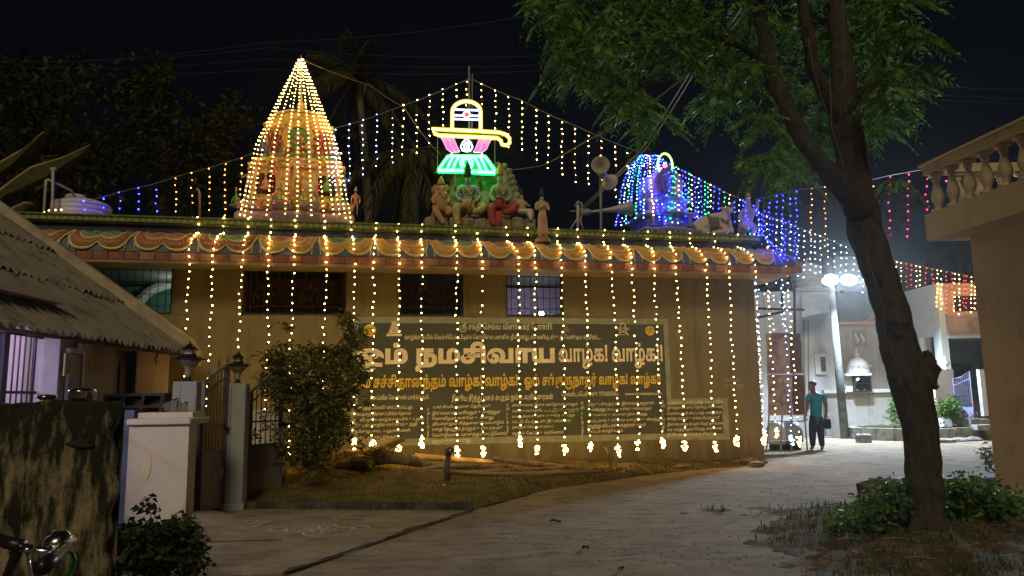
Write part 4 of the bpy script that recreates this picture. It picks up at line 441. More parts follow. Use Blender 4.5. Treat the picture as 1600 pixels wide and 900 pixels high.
right = [gz(1560, 742), gz(1440, 752), gz(1345, 775), gz(1330, 810), gz(1290, 850), gz(1255, 900)]
road = [Vector((-2.6, 4.4)), Vector((-2.15, 6.0))] + left + [Vector((5.6, 18)), Vector((4.5, 28)), Vector((24, 30)), Vector((24, 12.5)), Vector((9, 12.2))] + right + [Vector((2.3, 5.0)), Vector((2.4, -6)), Vector((-2.6, -6))]
poly_sheet('road', road, 0.0, road_m, .035, .3)
ap = [gz(300, 822), gz(310, 800), gz(384, 793), gz(740, 799), gz(700, 812), gz(640, 830), gz(560, 860), gz(468, 889), gz(440, 897), gz(300, 905)]
poly_sheet('driveway_apron', ap, .012, apron_m, .02, .2)
# gutter crack between apron and road: a shallow dark rut of soil
rut = [gz(740, 798), gz(700, 811), gz(640, 829), gz(600, 846), gz(560, 858), gz(520, 873), gz(470, 888), gz(440, 898)]
mb = MB()
pts = []
for a, b in zip(rut, rut[1:]):
    for k in range(6): pts.append(a.lerp(b, k/6))
pts.append(rut[-1])
vs = []; fs = []
for i, p in enumerate(pts):
    w_ = .008+.035*abs(math.sin(i*.37)*math.sin(i*.91+1))+.02*random.random(); o_ = Vector((random.uniform(-.02, .02), random.uniform(-.015, .015)))
    for k, (dx, z) in enumerate(((-1, .016), (-.3, .019+.012*random.random()), (.4, .018+.01*random.random()), (1, .014))): vs.append((p.x+dx*w_*.4+o_.x, p.y-dx*w_*1.4+o_.y, z))
for i in range(len(pts)-1):
    for k in range(3): fs.append([i*4+k, i*4+k+1, (i+1)*4+k+1, (i+1)*4+k])
mb.add(vs, fs); struct('gutter_rut', mb, mat('wet_soil', (.07, .058, .042), .9, .4, 20, .6))
# chalk rangoli drawn on the apron
mb = MB()
def chalk(pts, w_=.018):
    pts = [Vector(p) for p in pts]
    vs = []; fs = []
    for i, p in enumerate(pts):
        a = pts[max(0, i-1)]; b = pts[min(len(pts)-1, i+1)]; t = (b-a).normalized(); n = Vector((-t.y, t.x))*w_*random.uniform(.5, 1.1)
        vs += [(p.x+n.x, p.y+n.y, .0165), (p.x-n.x, p.y-n.y, .0165)]
    for i in range(len(pts)-1): fs.append([2*i, 2*i+2, 2*i+3, 2*i+1])
    mb.add(vs, fs)
c0 = gz(500, 829)
for k in range(4):
    a = k*PI/4+.3
    chalk([c0+Vector((math.cos(a)*q, math.sin(a)*q*.9)) for q in np.linspace(-.30, .30, 8)])
for rr in (.14, .3): chalk([c0+Vector((math.cos(q)*rr*(1+.3*math.cos(4*q)), math.sin(q)*rr*(1+.3*math.cos(4*q)))) for q in np.linspace(0, 2*PI, 40)])
for dx in (-.5, .45): chalk([c0+Vector((dx+math.cos(q)*.1, .05+math.sin(q)*.1)) for q in np.linspace(0, 2*PI, 14)])
c1 = gz(372, 822)
for k in range(5):
    chalk([c1+Vector((-.35+.14*k+.1*t, -.3+.6*t)) for t in np.linspace(0, 1, 8)]); chalk([c1+Vector((-.4+.7*t, -.25+.12*k+.08*t)) for t in np.linspace(0, 1, 8)])
obj('chalk_drawing', mb, two('chalk', (.55, .53, .48), (.62, .6, .55), (.28, .25, .2), 12, 18, .95, .1)); bpy.data.objects['chalk_drawing']['kind'] = 'structure'
# raised entrance step
mb = MB()
A, B, C_, D = gz(298, 818), gz(345, 812), gz(442, 846), gz(298, 850)
mb.add([(A.x, A.y, .02), (B.x, B.y, .02), (C_.x, C_.y, .02), (D.x, D.y, .02), (A.x, A.y, .16), (B.x, B.y, .10), (C_.x-.05, C_.y, .04), (D.x, D.y, .12)],
       [[4, 7, 6, 5], [7, 3, 2, 6], [6, 2, 1, 5], [0, 4, 5, 1], [3, 7, 4, 0]])
struct('entrance_step', mb, apron_m)
# kerb along the back of the apron
mb = MB(); a, b = gz(376, 797), gz(738, 799)
n = 14
for i in range(n):
    p, q = a.lerp(b, i/n+.001), a.lerp(b, (i+1)/n-.001)
    h = .10+.012*random.random()
    mb.add([(p.x, p.y, -.02), (q.x, q.y, -.02), (q.x, q.y+.17, -.02), (p.x, p.y+.17, -.02), (p.x, p.y+.015, h), (q.x, q.y+.015, h), (q.x, q.y+.16, h), (p.x, p.y+.16, h)],
           [[4, 5, 6, 7], [0, 1, 5, 4], [1, 2, 6, 5], [2, 3, 7, 6], [3, 0, 4, 7]])
struct('kerb', mb, kerb_m)
# grassy bank in front of the temple wall
fe = [Vector((-7.5, 10.3)), gz(376, 795)+Vector((0, .12)), gz(735, 799)+Vector((0, .12)), gz(860, 764), gz(1000, 744), gz(1100, 733), gz(1200, 724)]
fl = polylen([Vector((p.x, p.y, 0)) for p in fe])
def bankp(u, v):
    p = along([Vector((q.x, q.y, 0)) for q in fe], fl, u*fl[-1]); q = TI @ p
    e = tw(q.x if u < .98 else q.x, .05, 0)
    x = lerp(p.x, e.x, v); y = lerp(p.y, e.y, v); s = q.x
    hb = .30*min(1, max(0, -s/9))**.8 + .03
    z = .01 + (hb)*min(1, v*1.05)**.7 + .05*math.sin(x*3.1+y*2)*math.sin(y*4-x)*math.sin(PI*v)**.7*(min(1, -s/3) if s < 0 else 0)
    return Vector((x, y, z - (.0 if v > .02 else .012)))
def noisez(p): return Vector((p.x, p.y, p.z+random.uniform(-.012, .015)))
mb = MB(); mb.grid(lambda u, v: noisez(bankp(u, v)), 90, 22); struct('grass_bank', mb, bank_m, True)
grass_m = leafmat('grass_blade', (.085, .11, .022), (.05, .06, .015), .2)
dry_m = leafmat('dry_blade', (.26, .17, .07), (.14, .09, .035), .1)
def blades(name, pts, m, h, wd, lean=.6):
    P = np.array([tuple(p) for p in pts]); n = len(P); a = rng.uniform(0, 2*PI, n); hh = h*rng.uniform(.5, 1.3, n); ll = lean*rng.uniform(.2, 1, n)*hh
    d = np.stack([np.cos(a), np.sin(a), 0*a], 1); q = np.stack([-np.sin(a), np.cos(a), 0*a], 1)*(wd*rng.uniform(.6, 1.3, n))[:, None]
    b = rng.uniform(0, 2*PI, n); l = np.stack([np.cos(b)*ll, np.sin(b)*ll, hh], 1); md = np.stack([np.cos(b)*ll*.3, np.sin(b)*ll*.3, hh*.6], 1)
    V = np.concatenate([P-q, P+q, P+md+q*.7, P+md-q*.7, P+l], 0); i = np.arange(n)
    Fq = np.stack([i, i+n, i+2*n, i+3*n], 1); o = arr(name, V, Fq, m, None, False, 'stuff')
    F3 = np.stack([i+3*n, i+2*n, i+4*n], 1)
    return o, V, F3
gp = []
while len(gp) < 15000:
    u, v = random.random(), random.random()**1.5
    if v > .8 or random.random() < (.25 if math.sin(u*60)+math.sin(v*17+u*31) > .4 else 0): continue
    gp.append(bankp(u, v))
blades('grass', gp, grass_m, .055, .004)[0]; tag(bpy.data.objects['grass'], 'short dark green grass growing on the bank before the temple wall', 'grass')
gp = [bankp(random.random(), .45+.54*random.random()) for _ in range(5000)]
blades('dry_litter', gp, dry_m, .02, .011, 2.5); tag(bpy.data.objects['dry_litter'], 'dry brown leaf litter along the foot of the temple wall', 'leaf litter')
# rubble stones along the wall foot near the corner
st_m = mat('rubble', (.26, .21, .15), .95, .5, 14, .6)
def rock(name, c, r, label, cat, m, sc_=(1, 1, .7), group=None, sub=2):
    T = MB(); vs, fs = ICO[sub]
    sd = random.random()*9
    v2 = []
    for p in vs:
        k = r*(1+.22*math.sin(p.x*3+sd)*math.sin(p.y*4+sd*2)+.16*math.sin(p.z*5+sd)+random.uniform(-.05, .05)); v2.append(Vector((p.x*k*sc_[0], p.y*k*sc_[1], p.z*k*sc_[2])))
    T.add([p+Vector(c) for p in v2], fs)
    o = obj(name, T, m); 
    if label: tag(o, label, cat, group)
    return o
for i, (px, py, r) in enumerate(((1170, 722, .14), (1150, 724, .08), (1183, 727, .1), (1120, 727, .06), (1060, 731, .07), (1075, 730, .05))):
    p = at_z(px, py, .03); rock('stone', p+Vector((0, 0, .02)), r, 'rough brown stone at the foot of the temple wall, %s from the wall corner' % ORD[[1, 2, 0, 3, 5, 4][i]], 'stone', st_m, (1.5, .8, .6), 'stones at the foot of the temple wall')
# small stones, leaves and bits of litter on the road
mb = MB()
for k in range(1000):
    px, py = random.uniform(480, 1400), random.uniform(735, 898)
    p = at_z(px, py, 0)
    if p.x < -1.6 or (p.x > 2.6 and p.y < 9) : continue
    r = random.uniform(.003, .011); mb.ball(p+Vector((0, 0, r*.3)), r, 0, sc=(random.uniform(.8, 2), random.uniform(.8, 2), .7), Rm=Matrix.Rotation(random.uniform(0, 6), 3, 'Z'))
o = obj('road_grit', mb, mat('grit', (.30, .26, .2), .9, .5, 30), kind='stuff'); tag(o, 'small stones and grit scattered over the road', 'grit')
for i, (px, py, rz) in enumerate(((868, 817, .3), (970, 892, 1.1), (915, 859, 2.), (1330, 775, .5), (1128, 801, .9))):
    p = at_z(px, py, .006); mb = MB(); rr = .07
    mb.grid(lambda u, v: Vector((rr*(2*u-1), rr*.42*math.sin(PI*u)*(2*v-1), .012+.022*abs(2*v-1)+.012*math.sin(u*5))), 8, 4, Matrix.Translation(p) @ Matrix.Rotation(rz, 4, 'Z'))
    tag(obj('fallen_leaf', mb, mat('leaf_dry', (.13, .09, .045), .9, .4, 20)), 'curled dry leaf lying on the road, %s from the camera' % ['second', 'nearest', 'third', 'farthest', 'fourth'][i], 'leaf', 'dry leaves on the road')
# ---------------------------------------------------------------- the temple building
wall_m = two('ochre_wall', (.168, .142, .080), (.203, .172, .098), (.112, .095, .055), .7, 1.3, .9, .25, (1, 1, 1), (3., 3., .5), (.3, .7), (.52, .75), bscale=50)
conc_m = mat('roof_concrete', (.22, .21, .19), .9, .3, 4, .3)
cop_m = mat('coping_green', (.15, .20, .085), .7, .35, 7, .15)
blue_m = mat('recess_blue', (.045, .06, .12), .75, .35, 6)
kap_m = mat('eave_grey_blue', (.13, .17, .22), .7, .35, 5, .15)
cream_m = mat('paint_cream', (.76, .64, .34), .6, .35, 9)
orange_m = mat('paint_orange', (.74, .40, .10), .6, .35, 8, .1)
maroon_m = mat('paint_maroon', (.44, .17, .09), .6, .35, 8, .1)
teal_m = mat('paint_teal', (.30, .40, .24), .6, .4, 8, .1)
rose_m = mat('paint_rose', (.62, .29, .16), .6, .35, 8, .1)
yel_m = mat('paint_yellow', (.60, .44, .10), .6, .3, 9)
bar_m = mat('black_bars', (.03, .03, .03), .5, .3, 30)
TEMPLE = thing('temple', 'ochre walled temple with painted scalloped eave, green parapet and barred window openings', 'temple', P0, YAW)
def tp(name, mb, m, smooth=False, parent=None): return obj(name, mb, m, parent or TEMPLE, smooth, True)
WINS = [(-13.42, -11.69), (-10.48, -8.60), (-7.59, -6.33), (-5.48, -4.28)]
ZS = 3.03
mb = MB(); mb.box(-15.2, 0, 0, .25, 0, ZS)
xs = [-15.2] + [v for a in WINS for v in a] + [0]
for i in range(0, len(xs), 2): mb.box(xs[i], xs[i+1], 0, .25, ZS, 4.06)
mb.box(-.25, 0, .25, 9, 0, 4.06); mb.box(-15.2, -14.95, .25, 9, 0, 4.06); mb.box(-14.95, -.25, 8.75, 9, 0, 4.06)
tp('wall', mb, wall_m)
# shallow pilaster strips under the eave
for s in (-8.45, -6.2, -4.15, -11.5): mb = MB(); mb.box(s-.14, s+.14, -.012, 0, ZS+.002, 3.86); tp('pilaster', mb, wall_m)
mb = MB(); mb.box(-15.2, .0, -.32, 9, 4.06, 4.30); mb.box(-15.0, -.1, -.2, 8.8, 4.30, 4.36); tp('roof_slab', mb, conc_m)
# interior: floor, back wall, frieze
mb = MB(); mb.box(-14.9, -.3, .3, 8.7, .05, .15); tp('hall_floor', mb, conc_m)
mb = MB(); mb.box(-11.2, -10.9, .3, 5, .15, 4.0); mb.box(-14.9, -11.2, 3.2, 3.4, .15, 4.0); tp('inner_wall', mb, mat('hall_green', (.08, .22, .15), .8, .3, 3))
mb = MB()
for c in (-12.3, -14.2): mb.tube([(c+.85*math.cos(q), 3.1, 3.25+.8*math.sin(q)) for q in np.linspace(0, PI, 14)], .11, 6)
tp('arch_trim', mb, mat('arch_white', (.7, .7, .66), .7, .1))
mb = MB(); mb.box(-10.88, -6.0, .9, 1.05, 3.28, 3.86); tp('frieze', mb, mat('frieze_plum', (.10, .045, .06), .8, .4, 6))
mb = MB(); mb.box(-10.88, -6.0, .88, 1.06, .2, 3.28); tp('frieze_base', mb, mat('dado_blue', (.04, .055, .12), .8, .3, 4))
mb = MB()
for c in (-10.2, -9.3, -7.0):
    mb.tube([(c+.2*math.cos(q), .87, 3.42+.26*math.sin(q)) for q in np.linspace(-.3, PI+.3, 12)], .022, 5); mb.ball((c, .87, 3.72), .035, 1, sc=(1, .5, 1.8))
    for dx in (-.12, 0, .12): mb.ball((c+dx, .87, 3.45), .05, 1, sc=(1, .5, 1.3))
mb.box(-10.88, -6.0, .865, .878, 3.285, 3.32); tp('lotus_motif', mb, mat('motif_rose', (.20, .10, .10), .7, .2))
mb = MB(); mb.box(-5.9, -3.2, 2.6, 2.8, .15, 4.0); tp('inner_wall', mb, mat('hall_lilac', (.42, .33, .46), .8, .2, 3))
mb = MB(); mb.tube([(-5.4+1.2*t, 2.5, 3.2+.15*math.sin(t*22)*.5+.08*math.cos(t*31)) for t in np.linspace(0, 1, 30)], .03, 4)
mb.box(-5.4, -4.2, 2.3, 2.5, 2.3, 2.95); tp('wall_relief', mb, mat('relief_blue', (.1, .14, .3), .7, .4, 9))
mb = MB(); mb.box(-4.6, -3.5, 1.6, 1.75, 2.9, 3.0, Matrix.Translation((-4.6, 0, 2.9)) @ Matrix.Rotation(-.45, 4, 'Y') @ Matrix.Translation((4.6, 0, -2.9))); tp('stair_rail', mb, conc_m)
# lamps one sees through the window openings
mb = MB(); mb.box(-4.40, -4.31, 1.5, 1.54, 3.20, 3.30); tp('tube_lamp', mb, emat('lamp_cool', (.75, .82, 1), 110))
mb = MB(); mb.ball((-12.05, 2.2, 3.72), .05, 1, sc=(1.8, 1, 1)); tp('ceiling_lamp', mb, emat('lamp_dim', (.8, 1, .85), 70))
# window bars
for i, (a, b) in enumerate(WINS):
    mb = MB(); mb.box(a, b, .09, .14, ZS, ZS+.05); mb.box(a, b, .09, .14, 4.0, 4.055)
    mb.box(a, a+.045, .09, .14, ZS+.05, 4.0); mb.box(b-.045, b, .09, .14, ZS+.05, 4.0)
    wf = tp('window_frame', mb, mat('frame_dark', (.05, .045, .05), .5, .3, 20))
    bm_ = MB(); bm_.tube([(0, .11, ZS+.05), (0, .11, 4.0)], .0075, 5); n = int((b-a)/.125)
    for k in range(1, n):
        if k == 1: b0 = tp('bar', bm_, bar_m, parent=wf); b0.location = (a+(b-a)*k/n, 0, 0)
        else: dup(b0, (a+(b-a)*k/n, 0, 0))
    for z in (3.2, 3.42, 3.64, 3.86): mb = MB(); mb.tube([(a, .10, z), (b, .10, z)], .007, 5); tp('cross_bar', mb, bar_m, parent=wf)
# parapet
mb = MB(); mb.box(-14.1, -.12, -.25, -.05, 4.36, 4.762); tp('parapet_recess', mb, blue_m)
mb = MB(); mb.box(-14.2, .02, -.36, .02, 4.645, 4.735); mb.box(-14.2, .04, -.385, .04, 4.735, 4.765); mb.box(-14.2, .02, -.33, -.26, 4.62, 4.643); tp('coping', mb, cop_m)
mb = MB()
s = -14.1
while s < -.05:
    mb.add([(s-.035, -.368, 4.655), (s+.035, -.368, 4.655), (s+.035, -.368, 4.69), (s, -.371, 4.725), (s-.035, -.368, 4.69)], [[0, 1, 2, 3, 4]]); s += .115
o = tp('coping_arches', mb, mat('arch_yellow_green', (.30, .34, .10), .6, .3)); o['kind'] = 'stuff'
mb = MB(); mb.box(-14.6, -14.2, -.40, .05, 4.30, 4.80); tp('parapet_end', mb, mat('end_slate', (.10, .12, .10), .8, .3, 6))
# eave (kapota): a curved roll mitred round the corner
def kout(t): return .30+.50*math.sin(t*PI/2*.93)**1.15
def kz(t): return 4.455-.425*t**1.55
def knorm(t):
    a, b = max(0, t-.02), min(1, t+.02); dx, dz = kout(b)-kout(a), kz(b)-kz(a); l = math.hypot(dx, dz); return -dz/l, dx/l
NT = 12
mb = MB(); vs = []; fs = []
for i in range(NT+1):
    t = i/NT; o_, z = kout(t), kz(t)
    vs += [(-14.35, -o_, z), (o_-.20, -o_, z), (o_-.20, 8, z)]
for i in range(NT): fs += [[i*3, i*3+3, i*3+4, i*3+1], [i*3+1, i*3+4, i*3+5, i*3+2]]
mb.add(vs, fs); tp('eave', mb, kap_m, True)
mb = MB(); mb.box(-14.3, .55, -.775, 0, 3.865, 3.885); mb.box(-14.3, .0, -.80, -.775, 3.835, 3.885); mb.box(.0, .57, 0, 8, 3.865, 3.885); tp('soffit', mb, mat('soffit_ochre', (.30, .23, .14), .85, .3, 4))
mb = MB(); mb.box(-14.3, .53, -.77, -.0, 3.888, 4.03); mb.box(0, .55, 0, 8, 3.888, 4.03); tp('fascia', mb, mat('fascia_dark', (.17, .08, .06), .8, .3))
fm = [mat('fascia_rose', (.36, .15, .10), .75, .35, 9, .1), mat('fascia_pink', (.50, .26, .17), .75, .35, 9, .1)]
fb = []
for k in (0, 1):
    mb = MB(); mb.box(-.118, .118, -.795, -.772, 3.892, 4.022, bev=.006); fb.append(tp('fascia_block', mb, fm[k]))
s = -14.15; k = 0
while s < .62:
    if k < 2: fb[k].location = (s, 0, 0)
    else: dup(fb[random.choice((0, 1, 1)) if k % 2 else 0], (s, 0, 0))
    s += .245; k += 1
# corner horn of the eave
mb = MB(); mb.tube([(.45, -.66, 4.02), (.60, -.80, 4.05), (.68, -.88, 4.10), (.73, -.93, 4.19)], [.06, .05, .035, .008], 6); tp('eave_horn', mb, maroon_m, True)
# painted swags moulded on the eave
UN = 1.03
def kpos(u, t, lift):
    nx, nz_ = knorm(min(1, t)); return Vector((u*UN, -(kout(t)+nx*lift), kz(t)+nz_*lift))
def swc(v, w_, A): return w_*v, A*(max(0, 1-abs(v)**6.0))**.42*(1-.22*math.exp(-(abs(v)/.15)**1.2))
LV = [(.497, .985, .034, 0), (.470, .92, .026, 1), (.350, .64, .036, 0), (.33, .585, .016, 2)]
def make_swag(ring, inner):
    mb = MB(); NV = 36
    for k in range(3):
        w0, A0, l0, mi = LV[k]; w1, A1, l1, _ = LV[k+1]; mb.cur = mi
        vs = []; fs = []
        for i in range(NV+1):
            v = -1+2*i/NV; u, t = swc(v, w0, A0); u1, t1 = swc(v, w1, A1)
            vs += [kpos(u, t, l0*.4), kpos(u, t, l0), kpos(lerp(u, u1, .85), lerp(t, t1, .85), l0), kpos(u1, t1, min(l0, l1))]
        for i in range(NV):
            for j in range(3): fs.append([i*4+j, i*4+j+1, i*4+5+j, i*4+4+j])
        mb.add(vs, fs)
    mb.cur = 0
    for i in range(15):                     # beads on the ring
        u, t = swc(-.9+1.8*i/14, .415, .785); mb.ball(kpos(u, t, .028), .016, 1)
    for sgn in (1,):                        # pale leaf outline between two swags
        for dx in (-.075, .075): mb.tube([kpos(.5+dx*(1-(1-q)**2), .42+.55*q, .02) for q in np.linspace(0, 1, 7)], .011, 4)
    o = tp('swag', mb, [cream_m, ring, inner], True)
    mb = MB(); vs = []; fs = []
    for i in range(NV+1):
        u, t = swc(-1+2*i/NV, .332, .59)
        for q in (0, .33, .66, 1): vs.append(kpos(u, t*q, .014))
    for i in range(NV):
        for j in range(3): fs.append([i*4+j, i*4+j+1, i*4+5+j, i*4+4+j])
    mb.add(vs, fs)
    for sx in (-1, 1):                      # scroll relief
        mb.tube([kpos(sx*(.150+.012*q*math.cos(q*1.15)), .24+.019*q*math.sin(q*1.15), .018) for q in np.linspace(1, 10, 26)], .009, 4)
    tp('swag_panel', mb, inner, True, parent=o)
    return o
kinds = [make_swag(orange_m, rose_m), make_swag(orange_m, teal_m), make_swag(maroon_m, rose_m), make_swag(maroon_m, teal_m)]
s = -.38; k = 0
while s > -14.2:
    src = [1, 0, 1, 0, 1, 0, 1, 0, 1, 0, 3, 2, 3, 2][k % 14]
    o = kinds[src]
    if o.get('used'): c_ = dup(o, (s, 0, 0)); dup(o.children[0], (0, 0, 0), c_) if o.children else None
    else: o['used'] = 1; o.location = (s, 0, 0)
    s -= UN; k += 1
for o in kinds:
    if 'used' in o: del o['used']
for o in list(col.objects):
    if 'used' in o: del o['used']
# scroll on the eave's corner hip, violet light painted into its colour
mb = MB()
for q0 in (0, .22, .44):
    mb.tube([Vector((kout(t)-.2-.03-.5*q0*(1-t), -(kout(t)+.02), kz(t)+.02)) for t in np.linspace(.1, .95, 8)], .014, 4)
tp('hip_trim', mb, mat('hip_violet', (.35, .18, .42), .6, .3))

# ---------------------------------------------------------------- painted notice on the front wall
from mathutils.geometry import tessellate_polygon
def unstep(c):
    x = y = 0; out = []
    for i in range(0, len(c), 2): x += c[i]; y += c[i+1]; out.append((x*5, y*5))
    return out
GL = {g: (a_*5, [unstep(c) for c in cs]) for g, (a_, cs) in GLYPHS.items()}
def lettering(ids, x0, x1, z0, z1, m, parent, bold=0., n=3, d=-.016, slant=0., vert=False, text=None):
    """flat painted letters fitted into the box x0..x1, z0..z1 of the wall"""
    if text:
        tc = bpy.data.curves.new('lettering', 'FONT'); tc.body = text; tc.offset = bold/1000
        o = bpy.data.objects.new('lettering', tc); col.objects.link(o)
    else:
        pen = 0; py = 0; vs = []; fs = []; gi = 0
        for g in ids:
            ad, cs = GL[g]
            loops = []
            for c in cs:
                k = len(c); ar = sum(c[i-1][0]*c[i][1]-c[i][0]*c[i-1][1] for i in range(k))/2; q = []
                for i in range(k):                       # thicken the stroke along the outline normals
                    p0, p1, p2 = Vector(c[i-1]), Vector(c[i]), Vector(c[(i+1) % k]); e1 = (p1-p0).normalized(); e2 = (p2-p1).normalized(); t = e1+e2
                    nn = Vector((-t.y, t.x)); nn = nn.normalized() if nn.length > .05 else Vector((-e1.y, e1.x)); q.append(p1+nn*bold*min(1.6, 1/max(.5, nn.dot(Vector((-e1.y, e1.x))))))
                loops.append((ar, q))
            outs = [l for l in loops if l[0] < 0]; hol = [l for l in loops if l[0] >= 0]
            def inside(p, poly):
                r_ = False
                for i in range(len(poly)):
                    a_, b_ = poly[i-1], poly[i]
                    if (a_.y > p.y) != (b_.y > p.y) and p.x < (b_.x-a_.x)*(p.y-a_.y)/(b_.y-a_.y)+a_.x: r_ = not r_
                return r_
            for ar, q in outs:
                grp = [q]+[h for a_, h in hol if inside(h[0], q)]
                flat_ = [p for l in grp for p in l]; gi += 1; o0 = len(vs)
                vs += [(p.x+pen+p.y*slant, p.y+py, gi % 3) for p in flat_]
                fs += [[o0+i for i in t] for t in tessellate_polygon([[Vector((p.x, p.y, 0)) for p in l] for l in grp])]
            if vert: py -= 900
            else: pen += ad
        me = bpy.data.meshes.new('lettering'); me.from_pydata(vs, [], fs)
    if text: dg = bpy.context.evaluated_depsgraph_get(); me = bpy.data.meshes.new_from_object(o.evaluated_get(dg)); bpy.data.objects.remove(o)
    V = np.empty(len(me.vertices)*3, dtype=np.float32); me.vertices.foreach_get('co', V); V = V.reshape(-1, 3)
    lo, hi = V.min(0), V.max(0); W_ = np.empty_like(V)
    W_[:, 0] = x0+(V[:, 0]-lo[0])/(hi[0]-lo[0])*(x1-x0); W_[:, 2] = z0+(V[:, 1]-lo[1])/(hi[1]-lo[1])*(z1-z0); W_[:, 1] = d-V[:, 2]*.0004
    me.vertices.foreach_set('co', W_.ravel()); me.materials.clear(); me.materials.append(m); me.update()
    q = bpy.data.objects.new('lettering', me); col.objects.link(q); q.parent = parent
    return q
SIGN = thing('painted_notice', 'large grey painted notice with Tamil lettering in a pale green border on the temple wall', 'sign', P0, YAW)
pan_m = two('notice_grey', (.066, .074, .066), (.086, .096, .084), (.115, .115, .085), 1.5, 2.5, .85, .15, (1, 1, 1), (2.5, 1, .6), (.3, .7), (.6, .8))
bor_m = mat('notice_border', (.30, .33, .25), .85, .3, 5)
L3 = [(-8.49, .60), (-2.10, .52), (-.78, .49), (-.78, 1.34), (-2.10, 1.34), (-2.10, 3.0), (-8.49, 3.01)]
mb = MB(); mb.prism([(-8.36, .71), (-2.10, .65), (-2.10, 2.88), (-8.36, 2.89)], -.006, -.001); mb.prism([(-2.098, .65), (-.91, .61), (-.91, 1.22), (-2.098, 1.22)], -.006, -.001)
obj('notice_panel', mb, pan_m, SIGN, local=True)
mb = MB()
for q in ([(-8.49, .585), (-2.10, .525), (-.78, .485), (-.78, .61), (-2.10, .648), (-8.49, .708)], [(-8.49, 2.892), (-2.04, 2.882), (-2.04, 3.0), (-8.49, 3.01)], [(-8.49, .71), (-8.362, .71), (-8.362, 2.89), (-8.49, 2.89)],
          [(-2.098, 1.345), (-2.04, 1.345), (-2.04, 2.88), (-2.14, 2.88), (-2.14, 1.222), (-2.098, 1.222)], [(-2.096, 1.222), (-.78, 1.222), (-.78, 1.343), (-2.096, 1.343)], [(-.908, .612), (-.78, .612), (-.78, 1.22), (-.908, 1.22)]):
    mb.prism(q, -.011, -.001)
obj('notice_border', mb, bor_m, SIGN, local=True)
ink_y = mat('ink_ochre', (.76, .54, .08), .8, .2, 6); ink_p = mat('ink_peach', (.86, .76, .55), .8, .15, 5); ink_c = mat('ink_cream', (.78, .74, .52), .8, .25, 14)
TX = [('l1', 718, 862, 504, 519, ink_c, 14), ('l2', 632, 938, 522, 533, ink_c, 16), ('l3a', 556, 866, 534, 580, ink_p, 50), ('l3b', 873, 1034, 536, 576, ink_p, 30), ('l4a', 551, 808, 584, 612, ink_y, 30), ('l4b', 819, 1031, 583, 608, ink_y, 30),
      ('h1', 578, 671, 616, 627, ink_c, 16), ('h2', 706, 864, 615, 629, ink_c, 16), ('h3', 877, 966, 611, 619, ink_c, 16),
      ('a1', 560, 644, 633, 641, ink_c, 14), ('a2', 558, 642, 643, 651, ink_c, 14), ('a3', 562, 662, 652, 659, ink_c, 14), ('a4', 560, 652, 660, 668, ink_c, 14), ('a5', 556, 642, 670, 677, ink_c, 14), ('a6', 556, 620, 680, 688, ink_c, 14),
      ('b1', 677, 766, 632, 639, ink_c, 14), ('b2', 675, 781, 641, 649, ink_c, 14), ('b3', 675, 771, 650, 657, ink_c, 14), ('b4', 675, 787, 658, 665, ink_c, 14), ('b5', 675, 785, 666, 674, ink_c, 14), ('b6', 675, 790, 675, 683, ink_c, 14), ('b7', 675, 736, 685, 693, ink_c, 14),
      ('c1', 800, 902, 629, 636, ink_c, 14), ('c2', 800, 904, 638, 645, ink_c, 14), ('c3', 800, 898, 647, 653, ink_c, 14), ('c4', 800, 893, 655, 662, ink_c, 14), ('c5', 800, 865, 664, 670, ink_c, 14), ('c6', 800, 880, 673, 680, ink_c, 14),
      ('d1', 918, 1021, 627, 635, ink_c, 14), ('d2', 918, 1017, 636, 643, ink_c, 14), ('d3', 918, 1011, 645, 651, ink_c, 14), ('d4', 918, 1032, 653, 660, ink_c, 14), ('d5', 918, 1008, 661, 669, ink_c, 14), ('d6', 918, 973, 670, 677, ink_c, 14),
      ('e1', 1042, 1129, 625, 632, ink_c, 14), ('e2', 1042, 1129, 633, 640, ink_c, 14), ('e3', 1042, 1127, 642, 649, ink_c, 14), ('e4', 1042, 1124, 650, 657, ink_c, 14), ('e5', 1042, 1129, 659, 666, ink_c, 14), ('e6', 1042, 1127, 667, 674, ink_c, 14), ('e7', 1042, 1118, 675, 682, ink_c, 14)]
for k, x0, x1, y0, y1, m, bold in TX:
    xm = (x0+x1)/2; A = on_t(x0, y1); B = on_t(x1, y0); zl = on_t(xm, y1).z; zh = on_t(xm, y0).z
    lettering(LINES[k], A.x, B.x, zl, zh, m, SIGN, bold, 4 if k[0] == 'l' else 2, slant=.18 if k[0] in 'abcde' else 0)
A = on_t(976, 619); B = on_t(1034, 612); lettering(None, A.x, B.x, A.z, B.z, ink_c, SIGN, 20, text='www.hindusrpm.com')
for px, y0, y1 in ((669, 637, 691), (793, 630, 684), (910, 627, 687), (1036, 625, 680)):
    A = on_t(px-2.6, y1); B = on_t(px+2.6, y0); lettering(LINES['v'], A.x, B.x, A.z, B.z, ink_c, SIGN, 18, 2, vert=True)
# wall writing to the right of the notice
WR = thing('wall_writing', 'small orange brush writing on the bare wall right of the notice', 'writing', P0, YAW)
for k, x0, x1, y0, y1 in (('s1', 1132, 1154, 590, 598), ('s2', 1133, 1161, 598, 607)):
    A = on_t(x0, y1); B = on_t(x1, y0); lettering(LINES[k], A.x, B.x, A.z, B.z, mat('ink_orange', (.55, .30, .10), .8, .3, 12), WR, 16, 2, d=-.004, slant=.2)
